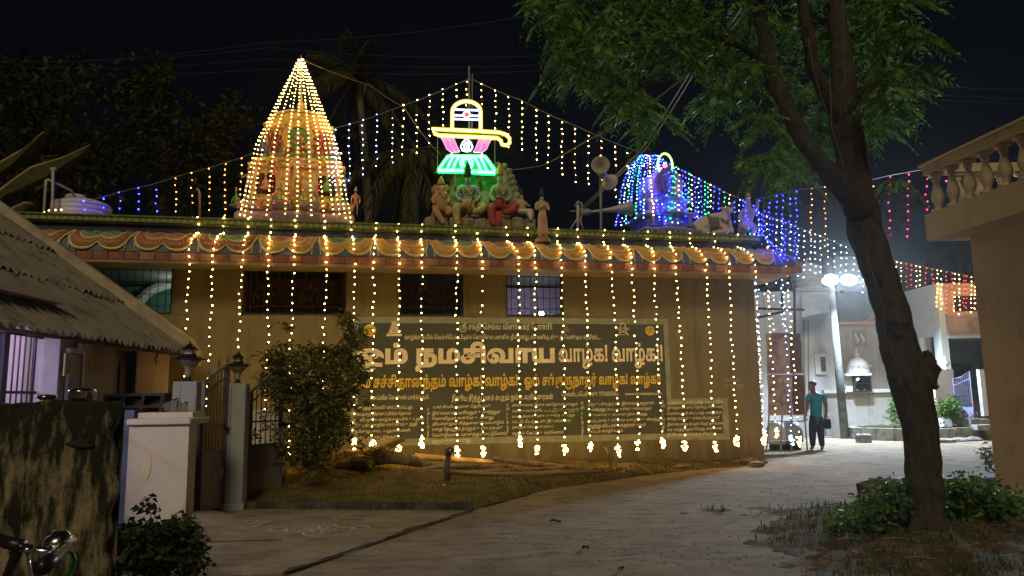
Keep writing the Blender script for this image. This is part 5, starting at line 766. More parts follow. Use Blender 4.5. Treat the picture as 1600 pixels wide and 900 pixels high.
# emblems: tower, disc, lingam, disc
def em(mb, name, m, smooth=False): obj(name, mb, m, SIGN, smooth, True)
c = on_t(616, 514); mb = MB(); mb.box(c.x-.145, c.x+.145, -.016, -.008, c.z-.14, c.z-.09)
for k in range(5):
    w_ = .105-.014*k; mb.box(c.x-w_, c.x+w_, -.016, -.008, c.z-.08+.042*k, c.z-.048+.042*k)
    mb.box(c.x-w_*.8, c.x-w_*.35, -.016, -.008, c.z-.048+.042*k, c.z-.038+.042*k); mb.box(c.x+w_*.35, c.x+w_*.8, -.016, -.008, c.z-.048+.042*k, c.z-.038+.042*k)
mb.box(c.x-.045, c.x+.045, -.016, -.008, c.z+.13, c.z+.15); em(mb, 'tower_emblem', ink_c)
for px, py, r in ((578, 516, .115), (1015, 517, .10)):
    c = on_t(px, py); mb = MB(); mb.prism([(c.x+r*math.cos(q), c.z+r*math.sin(q)) for q in np.linspace(0, 2*PI, 24)[:-1]], -.014, -.007); em(mb, 'sun_disc', ink_y)
    mb = MB()
    for dz, dx in ((.02, -.03), (.02, .045), (-.03, 0)): mb.tube([(c.x+dx-.035+.07*t, -.016, c.z+dz+.02*math.sin(PI*t)) for t in np.linspace(0, 1, 6)], .007, 4)
    em(mb, 'disc_mark', pan_m)
c = on_t(973, 515); mb = MB()
mb.tube([(c.x-.055, -.014, c.z-.0), (c.x-.055, -.014, c.z+.08)]+[(c.x+.055*math.cos(q), -.014, c.z+.08+.05*math.sin(q)) for q in np.linspace(PI, 0, 9)]+[(c.x+.055, -.014, c.z)], .010, 4)
mb.tube([(c.x-.13, -.014, c.z+.01), (c.x, -.014, c.z-.035), (c.x+.14, -.014, c.z+.015)], .008, 4); mb.tube([(c.x-.13, -.014, c.z+.03), (c.x+.14, -.014, c.z+.03)], .006, 4)
mb.tube([(c.x-.11, -.014, c.z-.12), (c.x-.05, -.014, c.z-.03)], .008, 4); mb.tube([(c.x+.12, -.014, c.z-.12), (c.x+.05, -.014, c.z-.03)], .008, 4)
mb.tube([(c.x+.09*math.cos(q), -.014, c.z-.085+.025*math.sin(q)) for q in np.linspace(0, 2*PI, 14)], .006, 4); em(mb, 'lingam_emblem', ink_c)
c = on_t(886, 513); mb = MB(); mb.prism([(c.x-.10, c.z-.06), (c.x+.06, c.z-.10), (c.x+.03, c.z), (c.x-.03, c.z+.11)], -.012, -.007); em(mb, 'small_emblem', mat('ink_worn', (.24, .20, .11), .85, .4, 30))
# green spray paint over the lower text
mb = MB()
for P in ([(846, 640), (932, 643)], [(848, 640), (856, 662), (868, 668)], [(868, 667), (890, 662), (905, 640)], [(905, 640), (896, 668), (878, 665)], [(930, 643), (912, 668)], [(856, 650), (892, 655)], [(860, 660), (890, 646)]):
    mb.tube([on_t(x, y, -.019) for x, y in P], .014, 3)
mb.v = [Vector((p.x, -.0185+(p.y+.019)*.1, p.z)) for p in mb.v]
obj('paint_scrawl', mb, mat('spray_green', (.07, .20, .03), .8, .5, 25), SIGN, local=True)
# ---------------------------------------------------------------- strings of lights
# strands draped over the eave and hanging in front of the wall: (top, eave, end x, end y) measured on the facade
FRONT = [(309, 296, 289, 640, 0), (349, 332, 322, 660, 0), (387, 379, 372, 690, 0), (422, 419, 411, 700, 0), (461, 459, 452, 706, 14), (506, 510, 503, 688, 14), (549, 555, 552, 695, 14), (587, 584, 581, 695, 14),
         (622, 624, 621, 701, 16), (659, 659, 658, 693, 14), (711, 713, 713, 706, 16), (747, 753, 755, 706, 14), (792, 809, 812, 691, 12), (825, 836, 840, 705, 12), (872, 876, 883, 703, 15), (903, 914, 922, 699, 15),
         (945, 954, 966, 707, 17), (976, 986, 997, 699, 14), (1012, 1021, 1034, 693, 14), (1048, 1055, 1068, 699, 14), (1079, 1102, 1117, 699, 14), (1117, 1138, 1151, 692, 16), (1154, 1178, 1192, 688, 20)]
GF = 'light strings hanging down the temple front'
for i, (xt, xe, xb, yb, cl) in enumerate(FRONT):
    a = on_t(xt, 356+.02*xt*.5, -.40); b = on_t(xe, 408, -.81); e = on_t(xb, yb-6, -.81)
    pts = [tw(a.x, -.40, 4.78)]
    for t in (0, .15, .3, .45, .6, .75, .9, 1): pts.append(tw(lerp(a.x, b.x, .15+.85*t), -(kout(t)+.035+.02*t), kz(t)+.03))
    pts.append(tw(b.x, -.835, 3.93)); z0, z1 = 3.93, e.z
    sw = random.uniform(-.03, .03)
    for t in np.linspace(.08, 1, 11): pts.append(tw(lerp(b.x, e.x, t)+random.uniform(-.014, .014)+sw*math.sin(PI*t), -.835+random.uniform(-.02, .02), lerp(z0, z1, t)))
    strand(pts, 'warm', 'warm white light string draped down the temple front, %s from the left' % ORD[i], GF, .132, .019, cl)
# at the corner and beside the wall
GC = 'light strings hanging beside the temple corner'
for i, (xe, ye, xb, yb, d, c, cl, nm) in enumerate(((1181, 440, 1191, 670, .1, 'icy', 12, 'cool white light string close against the temple corner'), (1199, 442, 1212, 674, .2, 'warm', 12, 'warm light string just right of the temple corner'),
                                           (1222, 436, 1237, 684, .2, 'icy', 14, 'cool white light string between two warm ones beside the temple corner'), (1231, 428, 1248, 686, -.5, 'warm', 14, 'warm light string hanging from the tip of the temple eave'))):
    a = tw(*on_t(xe, ye, d)); b = tw(*on_t(xb, yb, d))
    if i == 3:
        p0_ = tw(.1, -.45, 4.5); pts = [p0_, tw(.35, -.62, 4.28), a.lerp(b, 0)]
    else: pts = [a]
    pts += [a.lerp(b, t)+Vector((random.uniform(-.015, .015), 0, 0)) for t in np.linspace(.1, 1, 8)]
    strand(pts, c, nm, GC, .13, .019, cl, cname='icy' if c == 'icy' else 'gold')
for i, P in enumerate(([(1184, 452), (1205, 468), (1222, 473)], [(1203, 456), (1222, 474), (1234, 488)], [(1212, 441), (1226, 458), (1240, 470)])):
    strand([tw(*on_t(x, y, .5)) for x, y in P], 'icy', 'short cool white light string slung slantwise beside the temple corner, %s from top' % ORD[[1, 2, 0][i]], GC, .13, .017)
for i, (x, y0, y1) in enumerate(((1184, 500, 570), (1206, 496, 520), (1221, 490, 508))):
    strand([tw(*on_t(x, y0, .6)), tw(*on_t(x+3, y1, .6))], 'icy', 'short cool white light string hanging loose beside the temple corner, %s from the left' % ORD[i], GC, .12, .017)

def carrier(name, label, P, d, sagm=.0, m=None, cat='cable', r=.006, fn=None):
    pts = []
    f = fn or (lambda x, y: tw(*on_t(x, y, d)))
    W_ = [f(x, y) for x, y in P]
    for a, b in zip(W_, W_[1:]): pts += sag(a, b, 8, sagm)[:-1]
    pts.append(W_[-1])
    mb = MB(); mb.tube(pts, r, 5); return tag(obj(name, mb, m or wire_g), label, cat), pts
def hang(spec, d, where, group, step=.15, r=.019, fn=None):
    f = fn or (lambda x, y: tw(*on_t(x, y, d)))
    for i, (x, y0, y1, c) in enumerate(spec):
        a = f(x, y0); b = f(x+random.uniform(-1.0, .6), y1)
        pts = [a.lerp(b, t)+Vector((random.uniform(-.012, .012), 0, 0)) if 0 < t < 1 else a.lerp(b, t) for t in np.linspace(0, 1, 6)]
        nm = {'warm': 'warm white', 'icy': 'cool bluish white', 'white': 'cool white', 'blue': 'deep blue', 'orange': 'orange', 'pink': 'pink', 'red': 'red', 'green': 'green', 'gold': 'golden'}[c]
        strand(pts, c, '%s light string on the %s, %s from left' % (nm, where, ORD[i]), group, step, r)
# rope from the water tank up to the tall tower
DA = .6
carrier('light_cable', 'thin cable of light strings climbing from the water tank to the tall tower', [(125, 318), (187, 300), (246, 286), (275, 276), (327, 262), (378, 246), (398, 238)], DA)
hang([(131, 313, 336, 'blue'), (161, 309, 332, 'blue'), (187, 299, 333, 'blue'), (217, 292, 337, 'blue'), (244, 284, 338, 'blue'), (274, 277, 339, 'orange'), (300, 269, 341, 'orange'), (327, 262, 342, 'orange'), (352, 255, 343, 'orange'), (377, 246, 345, 'orange')],
     DA, 'cable left of the tall tower', 'light strings left of the tall tower', .138, .021)
# long rope from the tower to the sign pole and down to the small tower
DB = 1.2
carrier('light_cable', 'thin cable of light strings rising from the tall tower to the emblem pole', [(523, 200), (613, 171), (735, 122)], DB, .03)
carrier('light_cable', 'thin cable of light strings falling from the emblem pole to the small tower', [(735, 122), (816, 157), (899, 196), (1000, 238)], DB, .03)
hang([(524, 201, 250, 'icy'), (546, 193, 284, 'icy'), (567, 186, 278, 'icy'), (589, 177, 268, 'icy'), (613, 171, 258, 'icy'), (630, 163, 250, 'warm'), (651, 155, 242, 'warm'), (671, 147, 231, 'warm'), (692, 138, 207, 'warm'), (713, 130, 178, 'warm'), (729, 126, 165, 'warm')],
     DB, 'cable left of the lit emblem', 'light strings between the tall tower and the lit emblem')
hang([(752, 130, 178, 'warm'), (774, 140, 224, 'warm'), (795, 150, 240, 'warm'), (816, 159, 242, 'warm'), (838, 171, 257, 'warm'), (857, 180, 266, 'warm'), (878, 190, 273, 'warm'), (899, 200, 288, 'warm'), (919, 211, 293, 'warm'), (939, 219, 300, 'warm'), (962, 228, 314, 'warm'), (981, 238, 300, 'warm')],
     DB, 'cable right of the lit emblem', 'light strings right of the lit emblem')
# cone of strings over the tall tower
APX = tw(*on_t(470, 92, 2.2)); GT = 'light strings forming a cone over the tall tower'
FS = [-1, -.92, -.80, -.52, -.18, .04, .30, .52, .70, .81, .91, 1]
for i, f in enumerate(FS):
    ds = 1.36-.10*(1-f*f); db = 1.08
    s1 = on_t(463+63*f, 205+20*abs(f)**2, ds); b1 = on_t(461+87*f, 341, db)
    A_ = APX+Vector((.05*f, 0, -.03*random.random())); S1 = tw(*s1); B1 = tw(*b1)
    strand([A_, A_.lerp(S1, .5), S1, S1.lerp(B1, .3), S1.lerp(B1, .65), B1], 'warm', 'warm white light string slanting down the tall tower from its tip, %s from the left' % ORD[i], GT, .108, .0155, tidy=.15)
for i, f in enumerate((-.7, .1, .7)):
    S1 = tw(-9.65+.85*f, 3.0, 6.9); B1 = tw(-9.66+1.15*f, 3.3, 4.95)
    strand([APX, S1, B1], 'warm', 'warm white light string running down the rear of the tall tower, %s from the left' % ORD[i], GT, .15, .014)
hang([(405, 240, 325, 'red'), (427, 228, 325, 'red'), (450, 222, 313, 'red'), (474, 215, 300, 'red'), (499, 208, 298, 'red')], 1.02, 'tall tower front', 'red light strings on the tall tower', .15, .014)
hang([(519, 236, 292, 'icy'), (526, 230, 300, 'icy'), (532, 238, 290, 'warm')], 1.3, 'tall tower right flank', 'light strings on the flank of the tall tower', .11, .018)
# small tower on the right: fan of blue, green and cool strings
AP2 = tw(*on_t(1014, 240, 1.6)); GS = 'light strings over the small tower'
CC = ['blue', 'icy', 'green', 'blue', 'green', 'blue', 'icy', 'blue', 'warm', 'blue', 'blue', 'green', 'blue', 'blue', 'icy', 'green', 'blue']
EN = [(962, 355), (970, 356), (978, 350), (986, 330), (993, 345), (1000, 330), (1006, 345), (1014, 300), (1022, 340), (1030, 345), (1040, 350), (1050, 348), (1059, 352), (1066, 350), (1075, 352), (1082, 350), (1092, 345)]
for i, ((x, y), c) in enumerate(zip(EN, CC)):
    f = (i/16)*2-1; d = 1.6-.75*math.sqrt(max(0, 1-f*f)); B1 = tw(*on_t(x, y, d)); a = AP2+Vector((.25*f, 0, -.02*abs(f)-.05*random.random()))
    md = a.lerp(B1, .5)+Vector((.12*f, 0, .10)); cn = {'icy': 'cool white', 'blue': 'deep blue', 'green': 'green', 'warm': 'warm white'}[c]
    strand([a, a.lerp(md, .5)+Vector((.05*f, 0, .05)), md, md.lerp(B1, .5), B1], c, cn+' light string fanning down over the small tower, %s from the left' % ORD[i], GS, .10, .019, cols=[c, c, c, c, 'icy'] if c != 'warm' else None)
carrier('light_cable', 'thin cable sloping from the small tower down past the bull statue', [(1016, 240), (1085, 277), (1125, 297), (1165, 314), (1185, 326)], 1.0)
SP = []
x = 1046; k = 0
while x < 1180:
    y0 = 240+(x-1016)*.505; y1 = min(352, 340+random.uniform(-10, 10)) if x < 1110 else (y0+40 if x < 1160 else y0+60)
    SP.append((x, y0, y1, ['blue', 'green', 'green', 'warm', 'blue', 'blue', 'green', 'warm', 'blue', 'icy'][k % 10])); x += 5.0 if x < 1112 else 8; k += 1
hang(SP, 1.0, 'cable left of the bull statue', 'light strings left of the bull statue', .12, .019)
# long cable from the temple corner through the tree to the balcony
YB = 14.5
fB = lambda x, y: at_y(x, y, lerp(17.2, 11.0, min(1, max(0, (x-1180)/290))))
carrier('light_cable', 'thin cable of coloured light strings running from the temple corner to the balcony', [(1180, 312), (1204, 306), (1245, 297), (1312, 288), (1365, 280), (1390, 274), (1440, 265), (1500, 252)], 0, .0, None, 'cable', .007, fB)
hang([(1186, 312, 368, 'blue'), (1194, 310, 372, 'blue'), (1203, 307, 388, 'blue'), (1213, 305, 380, 'blue'), (1223, 304, 393, 'blue'), (1234, 301, 390, 'blue'), (1244, 298, 398, 'blue'), (1268, 293, 386, 'orange'), (1289, 291, 385, 'orange'), (1313, 288, 300, 'orange'), (1364, 280, 326, 'orange'), (1390, 275, 374, 'pink'), (1419, 271, 371, 'pink'), (1448, 264, 333, 'pink'), (1477, 282, 284, 'pink')],
     0, 'cable reaching the balcony', 'light strings between the temple and the balcony', .135, .02, fB)
# cool white curtain behind, falling towards the street lamp
fC = lambda x, y: at_y(x, y, 19.5)
carrier('light_cable', 'thin cable of cool white light strings sloping from the temple corner toward the street lamp', [(1184, 330), (1240, 352), (1300, 376), (1352, 402)], 0, 0, None, 'cable', .006, fC)
hang([(1186, 332, 372, 'white'), (1191, 334, 392, 'blue'), (1199, 337, 384, 'white'), (1207, 341, 388, 'blue'), (1214, 343, 392, 'white'), (1221, 344, 398, 'white'), (1228, 347, 394, 'blue'), (1235, 350, 398, 'white'), (1241, 353, 420, 'blue'), (1247, 356, 432, 'white'), (1257, 360, 436, 'white'), (1266, 362, 430, 'white'), (1274, 365, 428, 'white'), (1282, 368, 426, 'white'), (1293, 372, 421, 'white'), (1303, 376, 424, 'white'), (1314, 382, 428, 'white'), (1322, 385, 424, 'white'), (1335, 402, 448, 'white'), (1342, 405, 446, 'white'), (1349, 408, 466, 'white')],
     0, 'cable before the street lamp', 'cool white light strings before the street lamp', .17, .021, fC)
# warm and red curtain in front of the far house
fD = lambda x, y: at_y(x, y, 22.3)
carrier('light_cable', 'thin cable of warm and red light strings along the roof edge of the far house', [(1392, 406), (1430, 414), (1480, 424), (1530, 434)], 0, 0, None, 'cable', .006, fD)
hang([(x, 407+(x-1392)*.2, y1, c) for x, y1, c in ((1394, 455, 'warm'), (1401, 458, 'warm'), (1408, 454, 'warm'), (1416, 450, 'red'), (1425, 446, 'red'), (1432, 448, 'warm'), (1438, 447, 'warm'), (1447, 446, 'red'), (1457, 446, 'red'), (1464, 484, 'warm'), (1471, 488, 'warm'), (1479, 490, 'red'), (1488, 488, 'red'), (1492, 486, 'warm'), (1499, 492, 'warm'), (1506, 480, 'red'), (1510, 492, 'red'), (1518, 492, 'warm'), (1523, 493, 'warm'), (1528, 492, 'warm'))],
     0, 'far house roof edge', 'light strings on the far house', .14, .019, fD)
for i, P in enumerate(([(1160, 312), (1166, 335), (1172, 360)], [(1178, 320), (1186, 345), (1192, 368)], [(1186, 356), (1178, 366), (1196, 360)], [(1196, 372), (1212, 388), (1232, 402)], [(962, 352), (972, 344), (988, 350)], [(1190, 366), (1204, 378), (1222, 392)], [(1200, 384), (1216, 398), (1236, 408)])):  # the strings on the eave corner are added to light it violet-blue
    strand([tw(*on_t(x, y, [-.12, -.3, -.45, -.75, .3, -.5, -.85][i])) for x, y in P], 'blue', ['deep blue light string draped over the kneeling statue', 'deep blue light string trailing off the parapet corner', 'deep blue light string looped at the parapet end', 'deep blue light string lying on the eave corner', 'deep blue light string curled on the parapet left of the small tower', 'deep blue light string crossing the top of the eave corner', 'deep blue light string along the lip of the eave corner'][i], None, .10, .019, cols=['blue', 'blue', 'icy'] if i in (2, 4) else None)
# ---------------------------------------------------------------- stepped tower (left), small tower (right)
gold_m = mat('tower_gold', (.64, .42, .13), .65, .35, 9, .2); buff_m = mat('tower_buff', (.50, .35, .20), .7, .4, 9, .2)
purp_m = mat('tower_violet', (.32, .22, .26), .7, .35, 8, .2); grn_m = mat('tower_green', (.14, .30, .13), .7, .35, 8, .2)
dark_m = mat('niche_dark', (.05, .035, .03), .9, .3, 8); skinb_m = mat('figure_buff', (.45, .33, .22), .7, .3, 10, .2); redp_m = mat('tower_red', (.38, .09, .06), .7, .3, 9)
bluep_m = mat('tower_blue', (.10, .14, .30), .7, .3, 9)
TOW = thing('stepped_tower', 'tall stepped temple tower with painted tiers, niches and small figures under the cone of lights', 'temple tower', tw(-9.66, 2.2, 4.36), YAW)
XM = Matrix.Translation((0, 0, 0))
def tow(name, mb, m, smooth=False, parent=None):
    mb.xf(TM @ Matrix.Translation((-9.66, 2.2, 0))); return obj(name, mb, m, parent or TOW, smooth)
def tier(w, d, z0, z1, prof, parent_fn, name, m):
    """a moulded course with a stepped outline: prof = [(outset, height fraction)]"""
    mb = MB(); pl = lambda o: [(-w-o, -d-o), (-w*.42-o*.4, -d-o), (-w*.42-o*.4, -d-.1-o), (w*.42+o*.4, -d-.1-o), (w*.42+o*.4, -d-o), (w+o, -d-o), (w+o, d+o), (-w-o, d+o)]
    vs = []; n = 8
    for o, f in prof: vs += [(x, y, lerp(z0, z1, f)) for x, y in pl(o)]
    fs = [[i*n+j, i*n+(j+1) % n, (i+1)*n+(j+1) % n, (i+1)*n+j] for i in range(len(prof)-1) for j in range(n)]
    fs.append([(len(prof)-1)*n+j for j in range(n)]); mb.add(vs, fs); return parent_fn(name, mb, m)
CORN = [(0, 0), (.02, .1), (.07, .2), (.10, .5), (.08, .8), (.0, 1)]
tier(1.20, 1.0, 4.36, 5.05, [(0, 0), (.05, .05), (.05, .3), (0, .36), (0, .6), (.06, .66), (.07, .9), (0, 1)], tow, 'base_moulding', buff_m)
tier(1.12, .93, 5.05, 5.32, [(0, 0), (.08, .15), (.08, .7), (.02, 1)], tow, 'base_course', purp_m)
tier(1.08, .90, 5.32, 5.56, CORN, tow, 'base_cornice', purp_m)
tier(1.03, .84, 5.56, 5.68, [(0, 0), (.02, .2), (.02, .8), (0, 1)], tow, 'green_band', grn_m)
tier(.92, .76, 5.68, 6.28, [(0, 0), (0, 1)], tow, 'storey_wall', gold_m)
tier(.90, .76, 6.28, 6.42, CORN, tow, 'storey_cornice', buff_m)
tier(.88, .72, 6.42, 6.54, [(0, 0), (.05, .3), (.05, .7), (0, 1)], tow, 'storey_ledge', gold_m)
tier(.76, .62, 6.54, 6.66, [(0, 0), (.03, .2), (0, 1)], tow, 'green_course', grn_m)
tier(.70, .56, 6.66, 7.22, [(0, 0), (0, 1)], tow, 'neck_wall', buff_m)
tier(.64, .54, 7.22, 7.38, CORN, tow, 'crown_cornice', gold_m)
# barrel roof with horseshoe front
mb = MB(); arc = [(.60*math.cos(q), 7.37+.32*math.sin(q)**.8) for q in np.linspace(0, PI, 20)]
mb.prism(arc, -.52, .52); tow('barrel_roof', mb, gold_m)
mb = MB()
for k in range(9): q = PI*(k+.5)/9; mb.ball((.62*math.cos(q), -.52, 7.37+.33*math.sin(q)), .04, 1)
mb.tube([(x, -.54, z) for x, z in arc], .03, 5); tow('roof_rim', mb, buff_m, True)
mb = MB(); mb.lathe([(.04, 0), (.16, .03), (.18, .09), (.10, .14), (.05, .18), (.09, .23), (.10, .30), (.05, .36), (.02, .42), (.01, .56)], (0, 0, 7.72), 10); tow('finial', mb, mat('brass', (.6, .42, .14), .4, .2, 9, metal=.6), True)
# big medallion on the neck
mb = MB(); mb.tube([(.27*math.cos(q), -.76, 7.0+.29*math.sin(q)) for q in np.linspace(-.9, PI+.9, 20)], .06, 6)
for k in range(11): q = lerp(-.7, PI+.7, k/10); mb.ball((.36*math.cos(q), -.74, 7.0+.37*math.sin(q)), .045, 1)
mb.ball((0, -.76, 7.36), .10, 1, sc=(1, .6, 1.1)); tow('medallion_ring', mb, gold_m, True)
mb = MB(); mb.prism([(.25*math.cos(q), 7.0+.26*math.sin(q)) for q in np.linspace(0, 2*PI, 20)[:-1]], -.745, -.60); tow('medallion_disc', mb, grn_m)
mb = MB(); mb.ball((0, -.78, 6.98), .09, 1, sc=(1, .7, 1.2)); mb.ball((0, -.79, 7.11), .05, 1); mb.ball((-.09, -.77, 6.9), .06, 1); mb.ball((.09, -.77, 6.9), .06, 1); tow('medallion_figure', mb, skinb_m, True)
# lattice on the neck wall
for x0 in (-.66, .34):
    mb = MB()
    for k in range(3):
        mb.tube([(x0+.10*k, -.60, 6.70), (x0+.10*k+.12, -.60, 7.18)], .018, 4); mb.tube([(x0+.10*k, -.60, 7.18), (x0+.10*k+.12, -.60, 6.70)], .018, 4)
    tow('lattice', mb, redp_m)
# niches and pillars of the storey
for x in (-.62, .62):
    mb = MB(); mb.box(x-.20, x+.20, -.785, -.74, 5.74, 6.18); tow('niche', mb, dark_m)
mb = MB()
for x in (-.84, -.40, .40, .84):
    mb.box(x-.045, x+.045, -.86, -.74, 5.68, 5.76); mb.lathe([(.045, 5.76), (.03, 5.82), (.03, 6.08), (.055, 6.14), (.055, 6.2), (.07, 6.28)], (x, -.81, 0), 8)
o = tow('pilasters', mb, buff_m)
# scrolls and lotus buds along the base
mb = MB()
for x in (-.98, -.5, .0, .5, .98):
    for sg in (-1, 1): mb.tube([(x+sg*(.05+.010*q*math.cos(q)), -1.11 if abs(x) < .6 else -1.04, 5.02+.011*q*math.sin(q)) for q in np.linspace(1.2, 8.5, 16)], .022, 5)
tow('scrolls', mb, purp_m, True)
mb = MB()
for k in range(26): mb.ball((-1.2+.096*k, -1.13 if abs(-1.2+.096*k) < .5 else -1.06, 4.70), .045, 1, sc=(1, .6, .9))
tow('bead_course', mb, mat('bead_pale', (.5, .46, .36), .7, .3)).__setitem__('kind', 'stuff')
mb = MB()
for k in range(22): mb.box(-.95+.088*k-.03, -.95+.088*k+.03, -.97 if abs(-.95+.088*k) < .4 else -.88, -.76, 5.58, 5.66)
tow('dentils', mb, mat('dentil_yellow', (.55, .45, .16), .7, .3)).__setitem__('kind', 'stuff')
# kudu ornaments on cornices
for x, z, y in ((-.6, 5.46, -1.02), (.6, 5.46, -1.02), (0, 5.46, -1.12), (-.5, 6.4, -.9), (.5, 6.4, -.9)):
    mb = MB(); mb.tube([(x+.10*math.cos(q), y, z+.10*math.sin(q)) for q in np.linspace(-.6, PI+.6, 12)], .03, 5); mb.ball((x, y, z), .06, 1); mb.ball((x, y, z+.14), .03, 1); tow('horseshoe_ornament', mb, gold_m, True)
def figure(parent, M, h, m, name='figurine', seated=False, arms='down', lean=0, crown=True, crown_m=None, sub=1):
    """a small painted statue grown as one body; local frame: facing -y, feet at the origin"""
    P = lambda x, y, z: M @ Vector((x*h, y*h, z*h)); r = lambda q: q*h
    if seated:
        n = [(P(0, .05, .30), r(.10)), (P(0, .03, .45), r(.085)), (P(0, .02, .60), r(.095)), (P(0, .01, .72), r(.045)), (P(0, 0, .80), r(.062)), (P(0, 0, .88), r(.058)),
             (P(.12, 0, .26), r(.075)), (P(.22, -.16, .26), r(.058)), (P(.20, -.20, .12), r(.045)), (P(.20, -.24, .0), r(.035)), (P(-.12, 0, .26), r(.075)), (P(-.24, -.14, .28), r(.058)), (P(-.06, -.24, .26), r(.045)), (P(.02, -.26, .25), r(.03))]
        e = [(0, 1), (1, 2), (2, 3), (3, 4), (4, 5), (0, 6), (6, 7), (7, 8), (8, 9), (0, 10), (10, 11), (11, 12), (12, 13)]; sz = .62
    else:
        n = [(P(0, 0, .50), r(.075)), (P(.01, 0, .62), r(.06)), (P(0, 0, .74), r(.08)), (P(0, -.01, .82), r(.035)), (P(0, -.02, .875), r(.046)), (P(0, -.02, .925), r(.043)),
             (P(.055, 0, .44), r(.055)), (P(.06, -.01, .25), r(.042)), (P(.06, 0, .05), r(.03)), (P(.07, -.06, .015), r(.022)), (P(-.055, 0, .44), r(.055)), (P(-.07, -.03, .25), r(.042)), (P(-.06, 0, .05), r(.03)), (P(-.08, -.06, .015), r(.022))]
        e = [(0, 1), (1, 2), (2, 3), (3, 4), (4, 5), (0, 6), (6, 7), (7, 8), (8, 9), (0, 10), (10, 11), (11, 12), (12, 13)]; sz = .76
    for sg in (1, -1):
        a = arms if isinstance(arms, str) else arms[0 if sg > 0 else 1]
        b = len(n)
        if a == 'up': q = [(.13, 0, sz), (.20, -.03, sz-.12), (.21, -.10, sz+.02), (.20, -.12, sz+.09)]
        elif a == 'pray': q = [(.12, 0, sz), (.15, -.03, sz-.14), (.05, -.12, sz-.08), (.01, -.14, sz-.02)]
        elif a == 'out': q = [(.12, 0, sz), (.20, -.02, sz-.10), (.22, -.14, sz-.14), (.22, -.20, sz-.13)]
        else: q = [(.12, 0, sz), (.16, 0, sz-.14), (.15, -.06, sz-.27), (.145, -.08, sz-.33)]
        rr = [.045, .034, .028, .022]
        n += [(P(x*sg, y, z), r(k)) for (x, y, z), k in zip(q, rr)]; e += [(2, b), (b, b+1), (b+1, b+2), (b+2, b+3)]
    body = skin(name, n, e, m, parent, sub)
    if crown and crown_m:
        t = .92 if seated else .955
        mb = MB(); mb.lathe([(.055, 0), (.062, .02), (.05, .05), (.055, .065), (.035, .10), (.042, .115), (.02, .15), (.008, .18)], (0, 0, t), 10); mb.v = [P(*p) for p in mb.v]
        obj('crown', mb, crown_m, parent, True) if parent is None or parent.parent is None else obj('crown', mb, crown_m, parent, True)
    return body
TF = TM @ Matrix.Translation((-9.66, 2.2, 0))
def fig(x, y, z, h, m, **k): return figure(TOW, TF @ Matrix.Translation((x, y, z)), h, m, **k)
fig(0, -.90, 5.68, .95, skinb_m, arms=('up', 'down'), crown_m=gold_m); fig(-.62, -.86, 5.72, .42, mat('figure_rose', (.5, .25, .2), .7, .3), seated=True, crown_m=gold_m); fig(.62, -.86, 5.72, .42, grn_m, seated=True, crown_m=gold_m)
fig(-.26, -.95, 5.66, .48, skinb_m, seated=True, crown_m=gold_m); fig(.27, -.95, 5.66, .5, mat('figure_grey', (.4, .38, .36), .7, .3), seated=True, crown_m=gold_m)
fig(-.98, -.72, 5.66, .62, skinb_m, arms=('down', 'up'), crown_m=gold_m); fig(.98, -.72, 5.66, .62, bluep_m, arms=('up', 'down'), crown_m=gold_m)
fig(-.74, -.56, 6.60, .5, bluep_m, seated=True, crown_m=gold_m); fig(.74, -.56, 6.60, .5, purp_m, seated=True, crown_m=gold_m); fig(-.28, -.78, 6.52, .34, skinb_m, crown_m=gold_m); fig(.26, -.78, 6.52, .34, skinb_m, crown_m=gold_m)
fig(1.22, -.80, 5.34, .55, mat('figure_orange', (.5, .22, .1), .7, .3), crown_m=gold_m); fig(-1.2, -.8, 5.3, .5, grn_m, seated=True, crown_m=gold_m)
mb = MB(); a = tw(*on_t(470, 180, 2.2)); mb.tube([a, APX+Vector((0, 0, .08))], .018, 6); obj('mast', mb, mat('pole_grey', (.3, .3, .28), .5, .3, metal=.4), TOW)
# small tower
SM = TM @ Matrix.Translation((-1.37, 1.6, 0))
SMT = thing('small_tower', 'small stepped temple tower with domed top under blue and green light strings', 'temple tower', tw(-1.37, 1.6, 4.36), YAW)
pale_m = mat('tower_pale', (.27, .27, .31), .7, .35, 9, .2); lil_m = mat('tower_lilac', (.25, .19, .34), .7, .3, 9, .2)
def sm(name, mb, m, smooth=False): mb.xf(SM); return obj(name, mb, m, SMT, smooth)
z = 4.36
for k, (w_, h, m) in enumerate(((.82, .55, pale_m), (.74, .14, lil_m), (.70, .16, pale_m), (.62, .26, bluep_m), (.64, .12, pale_m), (.52, .24, lil_m), (.56, .10, pale_m))):
    tier(w_*.9, w_*.85, z, z+h, CORN if h < .2 else [(0, 0), (.03, .08), (.03, .25), (0, .3), (0, .8), (.04, 1)], sm, ['base_block', 'base_cornice', 'ledge', 'storey_wall', 'storey_cornice', 'neck_wall', 'crown_slab'][k], m); z += h
mb = MB(); mb.lathe([(.42, 0), (.50, .08), (.53, .25), (.47, .45), (.32, .62), (.14, .72), (.10, .76), (.14, .80)], (0, 0, z), 20, flute=.04, nf=10); sm('dome', mb, lil_m, True)
mb = MB(); mb.lathe([(.05, 0), (.11, .04), (.08, .11), (.03, .15), (.05, .19), (.01, .30)], (0, 0, z+.76), 8); sm('finial', mb, gold_m, True)
mb = MB(); mb.tube([(.30*math.cos(q), -.55, z+.30+.33*math.sin(q)) for q in np.linspace(-.8, PI+.8, 20)], .055, 6); mb.tube([(.17*math.cos(q), -.55, z+.26+.19*math.sin(q)) for q in np.linspace(-.8, PI+.8, 16)], .035, 6); mb.ball((0, -.56, z+.66), .09, 1); mb.ball((0, -.56, z+.22), .1, 1, sc=(1, .5, 1.3)); sm('horseshoe_gable', mb, lil_m, True)
mb = MB()
